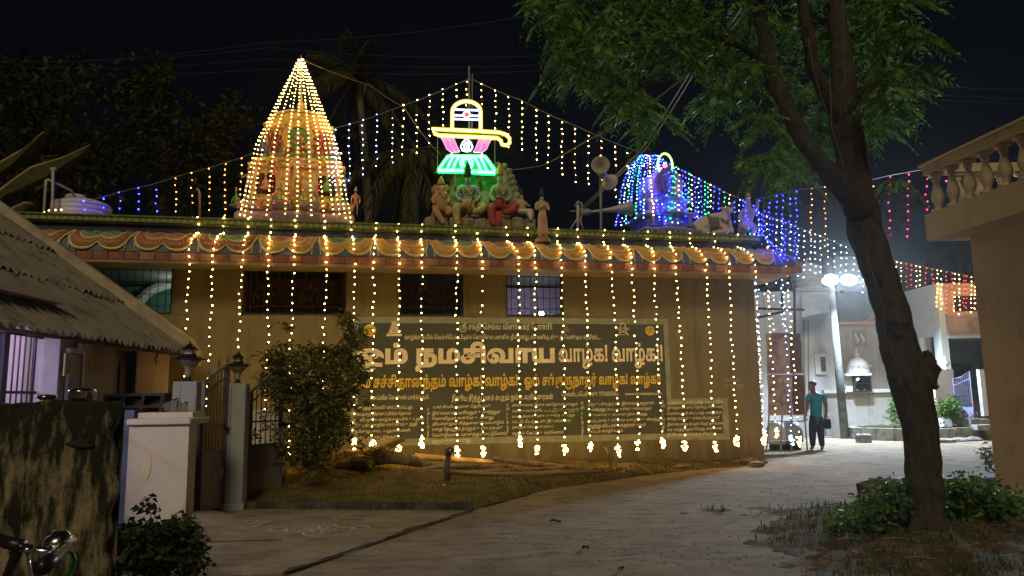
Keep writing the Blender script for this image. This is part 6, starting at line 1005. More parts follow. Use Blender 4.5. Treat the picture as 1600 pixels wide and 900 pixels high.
for x in (-.45, -.15, .15, .45): mb.lathe([(.05, 5.24), (.035, 5.3), (.035, 5.42), (.06, 5.47)], (x, -.60, 0), 8)
for k in range(9): mb.box(-.56+.14*k-.035, -.56+.14*k+.035, -.78, -.70, 5.05, 5.13)
sm('small_columns', mb, pale_m)
# the green and red light ring at its tip
mb = MB(); c = SM @ Vector((.05, -.3, z+.85)); mb.tube([c+Vector((.17*math.cos(q), 0, .28*math.sin(q))) for q in np.linspace(-.6, PI+.6, 16)], .022, 6); obj('halo_light', mb, emat('neon_lime', (.35, 1, .12), 3.5), SMT, True)
mb = MB(); mb.ball(c+Vector((0, 0, -.02)), .06, 1); obj('tip_lamp', mb, emat('neon_red', (1, .08, .06), 4), SMT, True)
# ---------------------------------------------------------------- lit emblem, statues and fittings on the temple roof
mast_m = mat('mast_grey', (.28, .27, .24), .5, .3, 10)
EMB = thing('lit_emblem', 'glowing outline of a lingam on a pink and green lotus above the roof statues', 'neon sign', tw(*on_t(735, 345, .67)), YAW)
def e5(X, Y, d=.62): return tw(*on_t(660+X/5, 110+Y/5, d))
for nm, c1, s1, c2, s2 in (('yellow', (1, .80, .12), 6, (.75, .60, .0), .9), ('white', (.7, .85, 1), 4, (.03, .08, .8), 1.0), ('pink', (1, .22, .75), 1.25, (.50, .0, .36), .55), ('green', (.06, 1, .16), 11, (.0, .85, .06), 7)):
    emat('led_'+nm, c1, s1); emat('led_edge_'+nm, c2, s2)  # second colour of each pair is the painted halo round the tube
def led(name, P, c, closed=False, r=.0155):
    pts = [e5(X, Y) for X, Y in P]
    mb = MB(); mb.tube(pts, r, 6, closed=closed); o = obj(name, mb, MATS['led_'+c], EMB, True)
    mb = MB(); mb.tube([e5(X, Y, .67) for X, Y in P], r*(1.5 if c in ('pink', 'white') else 2.3), 6, closed=closed); obj('led_channel', mb, MATS['led_edge_'+c], o, True)  # wider glowing tube added behind the core as its bloom halo
def arcp(cx, cy, rx, ry, a0, a1, n=14): return [(cx+rx*math.cos(q), cy-ry*math.sin(q)) for q in np.linspace(a0, a1, n)]
led('dome_outline', [(233, 470)]+arcp(344, 325, 111, 84, PI, 0, 18)+[(455, 474)], 'yellow', r=.02)
led('base_outline', [(75, 458), (230, 465), (460, 476), (600, 485), (650, 500), (680, 530), (682, 568), (655, 586), (622, 580), (612, 548), (585, 530), (400, 520), (130, 508), (95, 493)], 'yellow', True, .02)
for y in (306, 350, 380): led('forehead_stripe', [(248, y), (444, y+6)], 'white')
led('dot_ring', arcp(345, 345, 26, 25, 0, 2*PI, 16)[:-1], 'white', True, .010)
mb = MB(); mb.ball(e5(345, 345, .59), .062, 2, sc=(1, .5, 1)); obj('red_dot', mb, emat('led_red', (1, .02, .03), 1.6), EMB, True)
PL = [[(140, 513), (165, 560), (190, 615), (228, 640)], [(190, 516), (213, 560), (238, 615), (262, 640)], [(236, 518), (258, 560), (274, 605), (292, 634)]]
for L_ in PL:
    led('petal', L_, 'pink', r=.007); led('petal', [(690-x, y+3) for x, y in L_], 'pink', r=.007)
led('petal_base', [(228, 641), (290, 637)], 'pink', r=.007); led('petal_base', [(400, 640), (462, 643)], 'pink', r=.007)
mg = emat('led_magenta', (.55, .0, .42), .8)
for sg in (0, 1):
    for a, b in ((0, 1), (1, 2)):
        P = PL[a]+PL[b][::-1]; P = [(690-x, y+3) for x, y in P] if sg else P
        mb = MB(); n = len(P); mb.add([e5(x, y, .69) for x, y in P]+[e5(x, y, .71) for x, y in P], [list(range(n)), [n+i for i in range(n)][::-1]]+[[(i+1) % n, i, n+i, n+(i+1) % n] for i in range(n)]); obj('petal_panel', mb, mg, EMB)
led('drop', [(345, 528), (312, 568), (300, 596), (312, 624), (345, 634), (378, 624), (392, 596), (378, 568)], 'white', True, .014); led('drop', [(345, 556), (325, 584), (328, 610), (345, 620), (362, 610), (367, 584)], 'white', True, .011)
mb = MB(); mb.ball(e5(345, 590, .69), .05, 1, sc=(1, .3, 1.5)); obj('drop_core', mb, emat('led_blue', (.05, .12, .9), .7), EMB, True)
led('neck', [(228, 646), (228, 664)], 'white', r=.011); led('neck', [(466, 648), (466, 666)], 'white', r=.011)
mb = MB(); q_ = [e5(X, Y, .75) for X, Y in ((190, 655), (500, 660), (600, 815), (95, 800))]; mb.add(q_+[p+TV*.012 for p in q_], [[3, 2, 1, 0], [4, 5, 6, 7], [0, 1, 5, 4], [1, 2, 6, 5], [2, 3, 7, 6], [3, 0, 4, 7]]); obj('acrylic_plate', mb, mat('acrylic_dark', (.10, .12, .10), .5, .1), EMB)  # plate added behind the lotus to catch the green glow as a halo
led('lotus_top', [(205, 670), (490, 674)], 'green', r=.017)
for L_ in ([(204, 672), (172, 712), (126, 780)], [(240, 672), (216, 720), (190, 776)], [(288, 672), (258, 722), (236, 776)]):
    led('lotus_petal', L_, 'green', r=.018); led('lotus_petal', [(693-x, y+6) for x, y in L_], 'green', r=.018)
led('lotus_base', [(124, 784), (320, 786)], 'green', r=.025); led('lotus_base', [(384, 792), (566, 802)], 'green', r=.025)
led('lotus_heart', arcp(346, 724, 26, 34, -.9, PI+.9), 'green', r=.015); led('lotus_heart', arcp(346, 726, 47, 54, -.8, PI+.8), 'green', r=.015)
mb = MB(); mb.tube([tw(*on_t(733, 345, .87)), tw(*on_t(733, 104, .87))], .022, 6); mb.tube([tw(*on_t(737, 250, .87)), tw(*on_t(738, 116, .87))], .012, 5); obj('emblem_pole', mb, mast_m, EMB)
mb = MB()
for X in (118, 566): mb.tube([e5(X, 520, .72), e5(X, 786, .72)], .006, 4)
mb.tube([e5(75, 470, .72), e5(680, 520, .72)], .012, 4); mb.tube([e5(126, 786, .72), e5(566, 800, .72)], .012, 4); obj('emblem_frame', mb, mast_m, EMB)

# --- the sculpture group
rock_m = two('sculpt_rock', (.30, .24, .16), (.38, .31, .22), (.16, .13, .10), 5, 7, .9, .6, bscale=25)
bodyb = mat('statue_blue_grey', (.30, .36, .40), .6, .25, 10, .1); bodys = mat('statue_skin', (.52, .38, .24), .6, .3, 10, .1); bodyo = mat('statue_orange', (.50, .28, .14), .6, .3, 10, .1)
bodyg = mat('statue_green', (.26, .40, .22), .6, .3, 10, .1); clothr = mat('cloth_red', (.42, .07, .06), .65, .3, 12, .2, stretch=(8, 1, 1)); clothy = mat('cloth_tiger', (.58, .46, .20), .65, .5, 14, .1); goldp = mat('statue_gold', (.62, .42, .12), .5, .3, 12); hair_m = mat('statue_black', (.04, .035, .03), .6, .3, 10)
clothp = mat('cloth_pink', (.55, .30, .22), .65, .3, 10)
ROCK = thing('rock_plinth', 'painted rock plinth and rocky backdrop carrying the statues on the temple roof', 'plinth', tw(*on_t(760, 357, .6)), YAW)
random.seed(11)
for r_, (y0, y1, dd) in enumerate(((340, 357, .22), (325, 340, .42))):
    x = 664+r_*12
    while x < 836-r_*10:
        w_ = random.uniform(13, 24); x2 = min(x+w_, 840); a = on_t(x+.4, y1, dd); b = on_t(x2-.4, y0, dd); mb = MB()
        mb.box(a.x, b.x, dd+random.uniform(-.04, .03), dd+.7, a.z, b.z+random.uniform(-.02, .02), bev=.035); mb.jit(.01); mb.xf(TM); obj('stone_block', mb, rock_m, ROCK); x = x2
a = on_t(664, 357, .3); b = on_t(840, 357, .3); mb = MB(); mb.box(a.x, b.x, .3, 1.3, 4.37, 4.80); mb.xf(TM); obj('plinth_core', mb, rock_m, ROCK)
OUT = [(698, 336), (700, 306), (705, 280), (713, 268), (726, 262), (745, 262), (757, 270), (766, 262), (778, 255), (790, 261), (798, 277), (804, 293), (808, 308), (814, 322), (818, 338)]
mb = MB(); q = [on_t(x, y, 1.05) for x, y in OUT]; c0_ = Vector((sum(p.x for p in q)/len(q), 1.05, sum(p.z for p in q)/len(q)))
vs = []; n = len(q)
for f, dd in ((1, 1.18), (1, 1.06), (.82, .94), (.5, .96), (.2, .99)): vs += [Vector((lerp(c0_.x, p.x, f), dd+random.uniform(-.03, .03), lerp(c0_.z, p.z, f))) for p in q]
fs = [[k*n+i, k*n+(i+1) % n, (k+1)*n+(i+1) % n, (k+1)*n+i] for k in range(4) for i in range(n)] + [[4*n+i for i in range(n)], [i for i in range(n)][::-1]]
mb.add(vs, fs); mb.xf(TM); obj('backdrop', mb, rock_m, ROCK, True)
mb = MB()
for k in range(9): p = on_t(*[(778, 258), (788, 260), (795, 268), (799, 277), (802, 286), (805, 296), (807, 306), (811, 315), (815, 325)][k], .98); mb.ball(p, .075+.004*k, 2, sc=(1, .7, 1))
mb.xf(TM); obj('backdrop_scallops', mb, rock_m, ROCK, True)
def sp(px, py, d): return tw(*on_t(px, py, d))
def face(T, px, py, d, r, hm=None):
    c = sp(px, py, d); mb = MB(); s_ = TM.to_3x3()
    for sg in (-1, 1): mb.ball(c+s_ @ Vector((sg*r*.38, -r*.86, r*.12)), r*.13, 1, sc=(1.4, .6, .7))
    obj('eyes', mb, hair_m, T, True)
    mb = MB(); mb.ball(c+s_ @ Vector((0, -r*1.0, -r*.12)), r*.16, 1, sc=(.7, .8, 1.3)); mb.ball(c+s_ @ Vector((0, -r*.92, -r*.5)), r*.17, 1, sc=(1.5, .5, .5)); obj('nose_and_mouth', mb, T.children[0].data.materials[0] if T.children else bodys, T, True)
def seated(name, label, sk, cl, X, head, chest, hips, legA, legB, arms, hr=.066, cr_=.15, crown=None, cm=None):
    T = thing(name, label, 'statue', sp(hips[0], hips[1]+4, .45), YAW)
    n = [(sp(*hips, .5), (.17, .15)), (sp((hips[0]+chest[0])/2, (hips[1]+chest[1])/2+1, .5), .115), (sp(*chest, .5), (cr_, .12)), (sp((head[0]+chest[0])/2, head[1]+8, .48), .05), (sp(head[0], head[1]+2, .45), hr), (sp(head[0], head[1]-3, .46), hr*.92)]
    e = [(0, 1), (1, 2), (2, 3), (3, 4), (4, 5)]
    for A in arms:
        b = len(n); n += [(sp(x, y, d), r) for (x, y, d), r in zip(A, (.06, .046, .04, .034))]; e += [(2, b)]+[(b+i, b+i+1) for i in range(len(A)-1)]
    skin('body', n, e, sk, T)
    n = [(sp(hips[0], hips[1]+1, .5), .16)]; e = []
    for A in (legA, legB):
        b = len(n); n += [(sp(x, y, d), r) for (x, y, d), r in zip(A, (.12, .10, .085, .06))]; e += [(0, b)]+[(b+i, b+i+1) for i in range(len(A)-1)]
    skin('lower_cloth', n, e, cl, T)
    face(T, head[0], head[1], .45, hr)
    mb = MB(); c = sp(head[0], head[1]-5, .47)
    mb.lathe(crown or [(.07, 0), (.078, .03), (.06, .07), (.07, .085), (.045, .13), (.052, .15), (.03, .20), (.012, .25)], c, 10); obj('crown', mb, cm or goldp, T, True)
    mb = MB(); c = sp(chest[0], chest[1]-7, .46)
    for k in (0, 1): mb.tube([c+TM.to_3x3() @ Vector(((.07+.03*k)*math.cos(q), -.085-.03*math.sin(-q)*.6, -.02+(.09+.07*k)*math.sin(q))) for q in np.linspace(PI, 2*PI, 10)], .013, 4)
    obj('necklace', mb, goldp, T, True)
    return T
S1 = seated('seated_statue', 'blue-grey seated god statue with tall knotted hair just below the lit emblem', bodyb, clothy, 0, (731, 281), (731, 299), (732, 319),
            [(724, 321, .4), (712, 325, .2), (714, 341, .18), (716, 354, .12)], [(741, 322, .4), (757, 323, .3), (750, 330, .16), (738, 331, .12)],
            [[(719, 294, .5), (712, 306, .42), (718, 313, .25), (722, 313, .18)], [(743, 294, .5), (751, 306, .42), (745, 314, .25), (741, 314, .18)], [(720, 293, .58), (711, 299, .55), (711, 288, .45)], [(742, 293, .58), (752, 298, .55), (750, 285, .45)]],
            crown=[(.07, 0), (.085, .04), (.07, .10), (.08, .13), (.055, .19), (.06, .22), (.03, .29), (.01, .33)], cm=hair_m)
mb = MB(); mb.tube([sp(711, 300, .4), sp(711, 268, .4)], .010, 5)
for dx in (-3, 0, 3): mb.tube([sp(711, 275, .4), sp(711+dx, 271, .4), sp(711+dx*.9, 265, .4)], .007, 4)
obj('trident', mb, goldp, S1, True)
mb = MB(); mb.lathe([(.04, 0), (.015, .05), (.04, .10)], sp(750, 287, .42), 8); obj('drum', mb, clothr, S1, True)
S2 = seated('seated_statue', 'seated goddess statue in a red skirt with one knee folded, right of the blue-grey god', bodyg, clothr, 0, (781, 279), (782, 299), (782, 319),
            [(777, 321, .4), (767, 325, .2), (769, 342, .18), (772, 354, .12)], [(790, 322, .4), (806, 324, .3), (798, 331, .16), (786, 332, .12)],
            [[(771, 294, .5), (766, 307, .42), (771, 314, .25), (776, 313, .2)], [(794, 294, .5), (799, 307, .42), (794, 313, .25), (790, 312, .2)]], hr=.062, cr_=.14)
mb = MB()
for k in range(7): x = 776+2*k*.55; mb.tube([sp(x, 330, .17), sp(x+.5, 344, .13), sp(x-.5, 356, .11)], .02, 4)
obj('skirt_pleats', mb, clothr, S2, True)
# elephant-headed statue
S3 = thing('elephant_headed_statue', 'orange elephant-headed god statue seated at the left end of the rock plinth', 'statue', sp(690, 352, .4), YAW)
n = [(sp(691, 325, .45), .15), (sp(690, 314, .42), .17), (sp(690, 303, .45), .11), (sp(689, 295, .43), .10), (sp(689, 292, .36), .075), (sp(690, 300, .28), .045), (sp(692, 307, .25), .036), (sp(696, 311, .25), .028),
     (sp(682, 327, .35), .10), (sp(681, 330, .22), .085), (sp(688, 340, .16), .07), (sp(694, 351, .12), .05), (sp(699, 328, .35), .10), (sp(706, 330, .26), .075), (sp(697, 335, .16), .06),
     (sp(681, 305, .42), .06), (sp(676, 312, .36), .045), (sp(680, 319, .25), .04), (sp(698, 305, .42), .06), (sp(703, 313, .36), .045), (sp(698, 318, .25), .04), (sp(680, 303, .5), .05), (sp(676, 300, .45), .04), (sp(677, 293, .42), .035)]
e = [(0, 1), (1, 2), (2, 3), (3, 4), (4, 5), (5, 6), (6, 7), (0, 8), (8, 9), (9, 10), (10, 11), (0, 12), (12, 13), (13, 14), (2, 15), (15, 16), (16, 17), (2, 18), (18, 19), (19, 20), (2, 21), (21, 22), (22, 23)]
skin('body', n, e, bodyo, S3)
mb = MB()
for x in (681, 697): mb.ball(sp(x, 295, .45), .075, 2, sc=(1, .35, 1.15))
obj('ears', mb, bodyo, S3, True)
mb = MB(); mb.lathe([(.08, 0), (.085, .03), (.06, .07), (.065, .09), (.035, .14), (.01, .19)], sp(689, 289, .44), 10); obj('crown', mb, goldp, S3, True)
mb = MB()
for x in (686, 692.5): mb.ball(sp(x, 293, .335), .013, 1)
obj('eyes', mb, hair_m, S3, True)
mb = MB(); mb.tube([sp(686, 299, .34), sp(684, 303, .27)], [.014, .004], 5); mb.tube([sp(693, 299, .34), sp(695, 303, .27)], [.014, .004], 5); obj('tusks', mb, mat('ivory', (.7, .65, .5), .5, .1), S3, True)
F4 = thing('small_seated_statue', 'small seated attendant statue with black hair beside the goddess', 'statue', sp(816, 342, .35), YAW)
figure(F4, TM @ Matrix.Translation(on_t(816, 346, .45)), .66, bodys, name='body', seated=True, arms='out', crown=True, crown_m=hair_m, sub=2); face(F4, 816, 301.5, .45, .036)
mb = MB(); p = sp(818, 331, .32); mb.ball(p, .13, 2, sc=(1.3, .8, .45)); mb.tube([sp(826, 330, .3), sp(829, 340, .2), sp(830, 345, .18)], [.08, .05, .03], 6); obj('dhoti', mb, mat('cloth_white', (.6, .56, .52), .7, .2), F4, True)
F5 = thing('standing_statue', 'standing devotee statue with folded hands and orange dhoti, rightmost of the sculpture group', 'statue', sp(847, 369, -.2), YAW)
figure(F5, TM @ Matrix.Translation(on_t(848, 371, -.42)), .90, bodys, name='body', arms='pray', crown=True, crown_m=hair_m, sub=2); face(F5, 847.5, 311.5, -.44, .036)
mb = MB(); c = on_t(848, 371, -.42)
mb.lathe([(.10, .03), (.105, .12), (.10, .25), (.095, .38), (.075, .47)], c, 12, sx=1, sy=.75, flute=.06, nf=9); mb.xf(TM); obj('dhoti', mb, clothp, F5, True)
mb = MB(); mb.lathe([(.16, 0), (.16, .05), (.12, .09), (.10, .10)], c-Vector((0, 0, .10)), 12); mb.xf(TM); obj('statue_base', mb, rock_m, F5)
mb = MB(); mb.tube([sp(843, 313, -.38), sp(851, 316, -.34), sp(853, 326, -.36)], [.05, .045, .02], 6); obj('hair', mb, hair_m, F5, True)
# --- reclining bull and kneeling figure
BUL = thing('bull_statue', 'cream reclining bull statue with a dark blanket on the parapet by the small tower', 'statue', sp(1112, 366, .1), YAW)
n = [(sp(1094, 350, .2), (.17, .19)), (sp(1084, 353, .2), .12), (sp(1108, 348, .2), (.19, .20)), (sp(1122, 344, .2), (.17, .20)), (sp(1121, 336, .22), .09), (sp(1131, 340, .15), .12), (sp(1134, 330, .10), .095), (sp(1137, 326, .04), .085), (sp(1141, 329, -.05), .06), (sp(1143, 331.5, -.10), .052),
     (sp(1132, 354, .05), .09), (sp(1135, 362, -.05), .07), (sp(1122, 363, -.12), .055), (sp(1112, 364, -.14), .045), (sp(1094, 360, .02), .10), (sp(1106, 362, -.06), .06), (sp(1098, 364, -.12), .045), (sp(1142, 358, .15), .06), (sp(1143, 364, .05), .05)]
e = [(0, 1), (0, 2), (2, 3), (3, 4), (3, 5), (5, 6), (6, 7), (7, 8), (8, 9), (3, 10), (10, 11), (11, 12), (12, 13), (0, 14), (14, 15), (15, 16), (5, 17), (17, 18)]
bull_m = mat('bull_cream', (.62, .50, .34), .65, .25, 8, .1); skin('body', n, e, bull_m, BUL)
mb = MB()
for sx, a in ((-1, 1), (1, 1)):
    mb.tube([sp(1137+sx*5, 322, .05), sp(1137+sx*7, 318, .03), sp(1137+sx*6, 313, .0)], [.026, .02, .006], 6)
obj('horns', mb, hair_m, BUL, True)
mb = MB()
for sx in (-1, 1): mb.ball(sp(1137+sx*8.5, 325, .04), .055, 1, sc=(1.2, .5, .5))
obj('ears', mb, bull_m, BUL, True)
mb = MB(); mb.tube([sp(1127, 341, -.02), sp(1131, 345, -.05), sp(1137, 346, -.05), sp(1141, 343, 0)], .02, 5); mb.ball(sp(1137, 348, -.06), .03, 1); obj('collar', mb, mat('collar_brown', (.12, .07, .05), .6, .2), BUL, True)
mb = MB(); mb.grid(lambda u, v: tw(*(on_t(lerp(1100, 1117, u), 0+350, .2)+Vector((0, -.215*math.sin(lerp(.1, 2.5, v))-.004, -.02+.225*math.cos(lerp(.1, 2.5, v)))))), 6, 10); obj('blanket', mb, mat('blanket_green', (.14, .16, .10), .8, .4, 12), BUL, True)
mb = MB()
for x, y, d in ((1135.5, 324, -.045), (1141, 324.5, -.03)): mb.ball(sp(x, y, d), .012, 1)
obj('eyes', mb, hair_m, BUL, True)
KN = thing('kneeling_statue', 'kneeling bearer statue behind the bull at the parapet corner', 'statue', sp(1168, 368, .1), YAW)
n = [(sp(1165, 350, .2), .12), (sp(1166, 341, .2), .10), (sp(1168, 331, .2), .12), (sp(1169, 322, .18), .045), (sp(1169, 316, .16), .065), (sp(1169, 311, .16), .055), (sp(1160, 352, .1), .09), (sp(1157, 362, .05), .07), (sp(1163, 366, .15), .05), (sp(1172, 352, .1), .09), (sp(1179, 354, -.05), .07), (sp(1177, 362, -.08), .055), (sp(1176, 369, -.12), .045),
     (sp(1160, 331, .2), .055), (sp(1155, 341, .1), .042), (sp(1160, 346, 0), .035), (sp(1178, 329, .2), .055), (sp(1184, 322, .1), .042), (sp(1183, 313, .05), .036)]
e = [(0, 1), (1, 2), (2, 3), (3, 4), (4, 5), (0, 6), (6, 7), (7, 8), (0, 9), (9, 10), (10, 11), (11, 12), (2, 13), (13, 14), (14, 15), (2, 16), (16, 17), (17, 18)]
skin('body', n, e, mat('bearer_grey', (.36, .33, .36), .6, .3, 9), KN); face(KN, 1169, 315, .14, .05)
mb = MB(); mb.lathe([(.055, 0), (.06, .03), (.04, .07), (.045, .09), (.015, .14)], sp(1169, 310, .17), 10); obj('crown', mb, goldp, KN, True)
mb = MB(); mb.tube([sp(1158, 350, .02), sp(1165, 355, -.02), sp(1176, 352, -.05)], [.10, .13, .08], 8); obj('dhoti', mb, mat('cloth_pale', (.5, .46, .42), .7, .2), KN, True)
# --- horn loudspeakers
horn_m = mat('horn_grey', (.40, .38, .35), .5, .25, 8, metal=.2)
def horn(name, label, a, b, r, pole):
    T = thing(name, label, 'loudspeaker', a); ax = (b-a); L_ = ax.length; x, y, z_ = frame(ax); M = Matrix((( x.x, y.x, z_.x, a.x), (x.y, y.y, z_.y, a.y), (x.z, y.z, z_.z, a.z), (0, 0, 0, 1)))
    pr = [(.03, 0), (.035, L_*.2), (.05, L_*.45), (.09, L_*.7), (r*.72, L_*.9), (r, L_), (r*1.04, L_+.005)]
    mb = MB(); vs = []; fs = []; n = 18
    for k, (q, h) in enumerate(pr+[(r*.94, L_-.004), (r*.6, L_*.86), (.06, L_*.62), (.0001, L_*.5)]): vs += [M @ Vector((q*math.cos(2*PI*j/n), q*math.sin(2*PI*j/n), h)) for j in range(n)]
    K = len(vs)//n
    for k in range(K-1): fs += [[k*n+j, k*n+(j+1) % n, (k+1)*n+(j+1) % n, (k+1)*n+j] for j in range(n)]
    mb.add(vs, fs); obj('horn', mb, horn_m, T, True)
    mb = MB(); mb.lathe([(.075, -.16), (.08, -.14), (.08, -.02), (.05, 0)], (0, 0, 0), 12); mb.xf(M); obj('driver', mb, mast_m, T, True)
    mb = MB(); mb.tube([a, Vector((pole.x, pole.y, a.z))], .014, 5); obj('bracket', mb, mast_m, T)
    return T
pb = on_t(938, 366, 1.0); pt = on_t(938, 252, 1.0); POLE = tag(obj('speaker_pole', MB().tube([tw(pb.x, 1.0, 4.36), tw(*pt)], .028, 8), mast_m), 'grey steel pole on the roof carrying two horn loudspeakers', 'pole')
pw = tw(pb.x, 1.0, 5)
a = tw(*on_t(938, 267, 1.12)); horn('horn_loudspeaker', 'upper horn loudspeaker on the pole, its mouth facing the road', a, a+TM.to_3x3() @ Vector((-.12, -.36, .02)), .20, pw)
a = tw(*on_t(938, 272, 1.0)); horn('horn_loudspeaker', 'upper horn loudspeaker on the pole, turned away to the right', a+TM.to_3x3() @ Vector((.10, .02, -.02)), a+TM.to_3x3() @ Vector((.30, .25, -.10)), .20, pw)
a = tw(*on_t(922, 331, 1.05)); horn('horn_loudspeaker', 'lower long horn loudspeaker pointing right toward the small tower', a, tw(*on_t(985, 325, 1.0)), .19, pw)
mb = MB(); mb.tube([sp(903, 362, .6), sp(903, 320, .6)], .035, 6); mb.tube([sp(899, 322, .6), sp(903, 315, .6), sp(909, 318, .6), sp(910, 330, .6), sp(907, 345, .6), sp(911, 358, .6)], .022, 5); mb.tube([sp(903, 340, .6), sp(890, 360, .55)], .016, 5); mb.tube([sp(891, 330, .6), sp(912, 328, .6)], .014, 5)
tag(obj('cable_bracket', mb, mat('bracket_pale', (.5, .46, .4), .7, .3), None, True), 'pale pipe bracket on the parapet where the overhead cables arrive', 'bracket')
# --- water tank and pipes
white_m = mat('tank_white', (.62, .60, .58), .6, .12, 4)
c = on_t(127, 338, 1.35); TK = thing('water_tank', 'white ribbed plastic water tank with pipes on the left end of the temple roof', 'water tank', tw(c.x, 1.35, 4.36), YAW)
mb = MB(); pr = [(.50, 4.36)]
for k in range(5): z = 4.9+.10*k*.9; pr += [(.52, z), (.535, z+.02), (.535, z+.05), (.52, z+.07)]
mb.lathe(pr+[(.47, 5.36), (.30, 5.42), (.16, 5.44)], (c.x, 1.35, 0), 24); mb.xf(TM); obj('tank_body', mb, white_m, TK, True)
mb = MB(); mb.lathe([(.19, 5.42), (.19, 5.50), (.16, 5.53), (.02, 5.54)], (c.x-.12, 1.35, 0), 14); mb.xf(TM); obj('tank_lid', mb, white_m, TK, True)
mb = MB(); mb.tube([sp(82, 340, .7), sp(83, 263, .7)], .028, 7); mb.tube([sp(79, 264, .7), sp(88, 264, .7)], .03, 7); mb.tube([sp(68, 340, .7), sp(72, 281, .7), sp(74, 280, .7), sp(112, 298, .9), sp(116, 306, 1.2)], .024, 7); obj('pipes', mb, mat('pipe_grey', (.42, .40, .38), .6, .2), TK, True)
tag(obj('vent_pipe', MB().tube([sp(312, 346, .7), sp(312, 302, .7), sp(310, 296, .7), sp(307, 295, .7)], .022, 7), mat('pipe_rust', (.36, .24, .18), .6, .3), None, True), 'thin bent vent pipe standing on the roof left of the tall tower', 'pipe')
# ---------------------------------------------------------------- left house, compound wall, gate, bicycle
HA = Vector((-.085, 1, 0)).normalized(); HO = Vector((-5.37, 8.77, 0))
HM = Matrix(((HA.x, -HA.y, 0, HO.x), (HA.y, HA.x, 0, HO.y), (0, 0, 1, 0), (0, 0, 0, 1))); HI = HM.inverted(); HN = Vector((-HA.y, HA.x, 0))
HROT = math.atan2(HA.y, HA.x)
def on_h(px, py, d=0.0):                 # point of the house plane y = d in house coordinates (x along the facade, away from the camera)
    r_ = ray(px, py); q = HO + HN*d; return HI @ (EYE + r_*((q-EYE).dot(HN)/r_.dot(HN)))
HOUSE = thing('tiled_house', 'low house with weathered corrugated roof, pinkish wall and a lit barred veranda at the left', 'house', HO, HROT)
def hp(name, mb, m, smooth=False, parent=None): return obj(name, mb, m, parent or HOUSE, smooth, True)
pink_m = two('house_plaster', (.38, .31, .29), (.46, .38, .35), (.30, .24, .20), 2, 3, .9, .2, (1, 1, 1), (2, 2, .6), (.3, .7), (.55, .75))
roof_m = two('roof_sheet', (.17, .16, .145), (.22, .205, .185), (.10, .09, .078), 2.2, 3.2, .9, .15, (1, 1, 1), (1, 1, 1), (.35, .65), (.50, .66), bscale=40)
u = lambda px, py=580, d=0: on_h(px, py, d).x
uG0, uG1 = -3.2, u(62, 580, .24); uR = u(92); uC = u(123); uD0, uD1 = u(178), u(214); uE = u(263, 600)
ZW = 2.36
mb = MB(); mb.box(uR, uD0, 0, .2, 0, ZW); mb.box(uD1, uE, 0, .2, 0, ZW); mb.box(uD0, uD1, 0, .2, 2.22, ZW); mb.box(uE-.2, uE, .2, 3.6, 0, ZW+.0); mb.box(uG1+.1, uR-.02, .30, .4, 0, ZW)
hp('wall', mb, pink_m)
mb = MB(); mb.prism([(-.02, 2.35), (-.02, ZW), (1.8, 3.7), (3.0, 3.9), (3.55, 2.5), (3.5, 0), (1.8, 0)], 0, .18, Matrix(((0, 1, 0, uE-.21), (1, 0, 0, 0), (0, 0, 1, 0), (0, 0, 0, 1)))); hp('gable_wall', mb, pink_m)
mb = MB(); mb.box(uR+.002, uR+.012, .003, .26, 0, 2.24); mb.v = [Vector((p.x-.014, p.y, p.z)) for p in mb.v]; hp('side_return', mb, mat('lavender_wall', (.58, .54, .62), .85, .15, 4))
# roof: corrugated sheets in three courses
YE, ZE = -.33, 2.27; SL = .72; RL = 3.5
def rz(y): return ZE + (y-YE)*SL
x0, x1 = -3.4, uE+.06; NSH = 9; shw = (x1-x0)/NSH
for c_ in range(3):
    for k in range(NSH):
        a0, a1 = x0+k*shw-.02, x0+(k+1)*shw+.03; ya, yb = YE+RL*c_/3-.06, YE+RL*(c_+1)/3+.05; oy = random.uniform(-.04, .03) if c_ else random.uniform(-.012, .012); tz = random.uniform(0, .02)
        mb = MB()
        mb.grid(lambda p, q: Vector((lerp(a0, a1, p), lerp(ya, yb, q)+oy*(1-q)+.012*math.sin(p*23+k), rz(lerp(ya, yb, q))+.038*math.sin(2*PI*lerp(a0, a1, p)/.165)+.022*c_+.012*(1-q)+tz*p*.5)), 60, 4)
        n = len(mb.v)//5
        hp('roof_sheet', mb, roof_m, True)
mb = MB(); mb.box(x0, x1, YE+RL-.1, YE+RL+.15, rz(YE+RL)-.1, rz(YE+RL)+.12); hp('ridge', mb, roof_m)
mb = MB()
P = [(YE-.10, ZE+.02), (YE+.05, ZE+.24), (YE+RL, rz(YE+RL)+.24), (YE+RL, rz(YE+RL)-.12), (YE-.08, ZE-.20)]
mb.prism(P, x1+.0, x1+.20, Matrix(((0, 1, 0, 0), (1, 0, 0, 0), (0, 0, 1, 0), (0, 0, 0, 1)))); hp('verge', mb, mat('verge_plaster', (.46, .40, .31), .9, .35, 5, .3))
mb = MB()
for k in range(8): mb.box(x0+.6*k, x0+.6*k+.06, YE+.1, 0.2, ZE-.02, ZE+.04)
mb.box(x0, x1, YE+.12, YE+.17, ZE-.06, ZE-.02); hp('rafters', mb, mat('old_wood', (.12, .09, .06), .8, .4, 12)).__setitem__('kind', 'stuff')
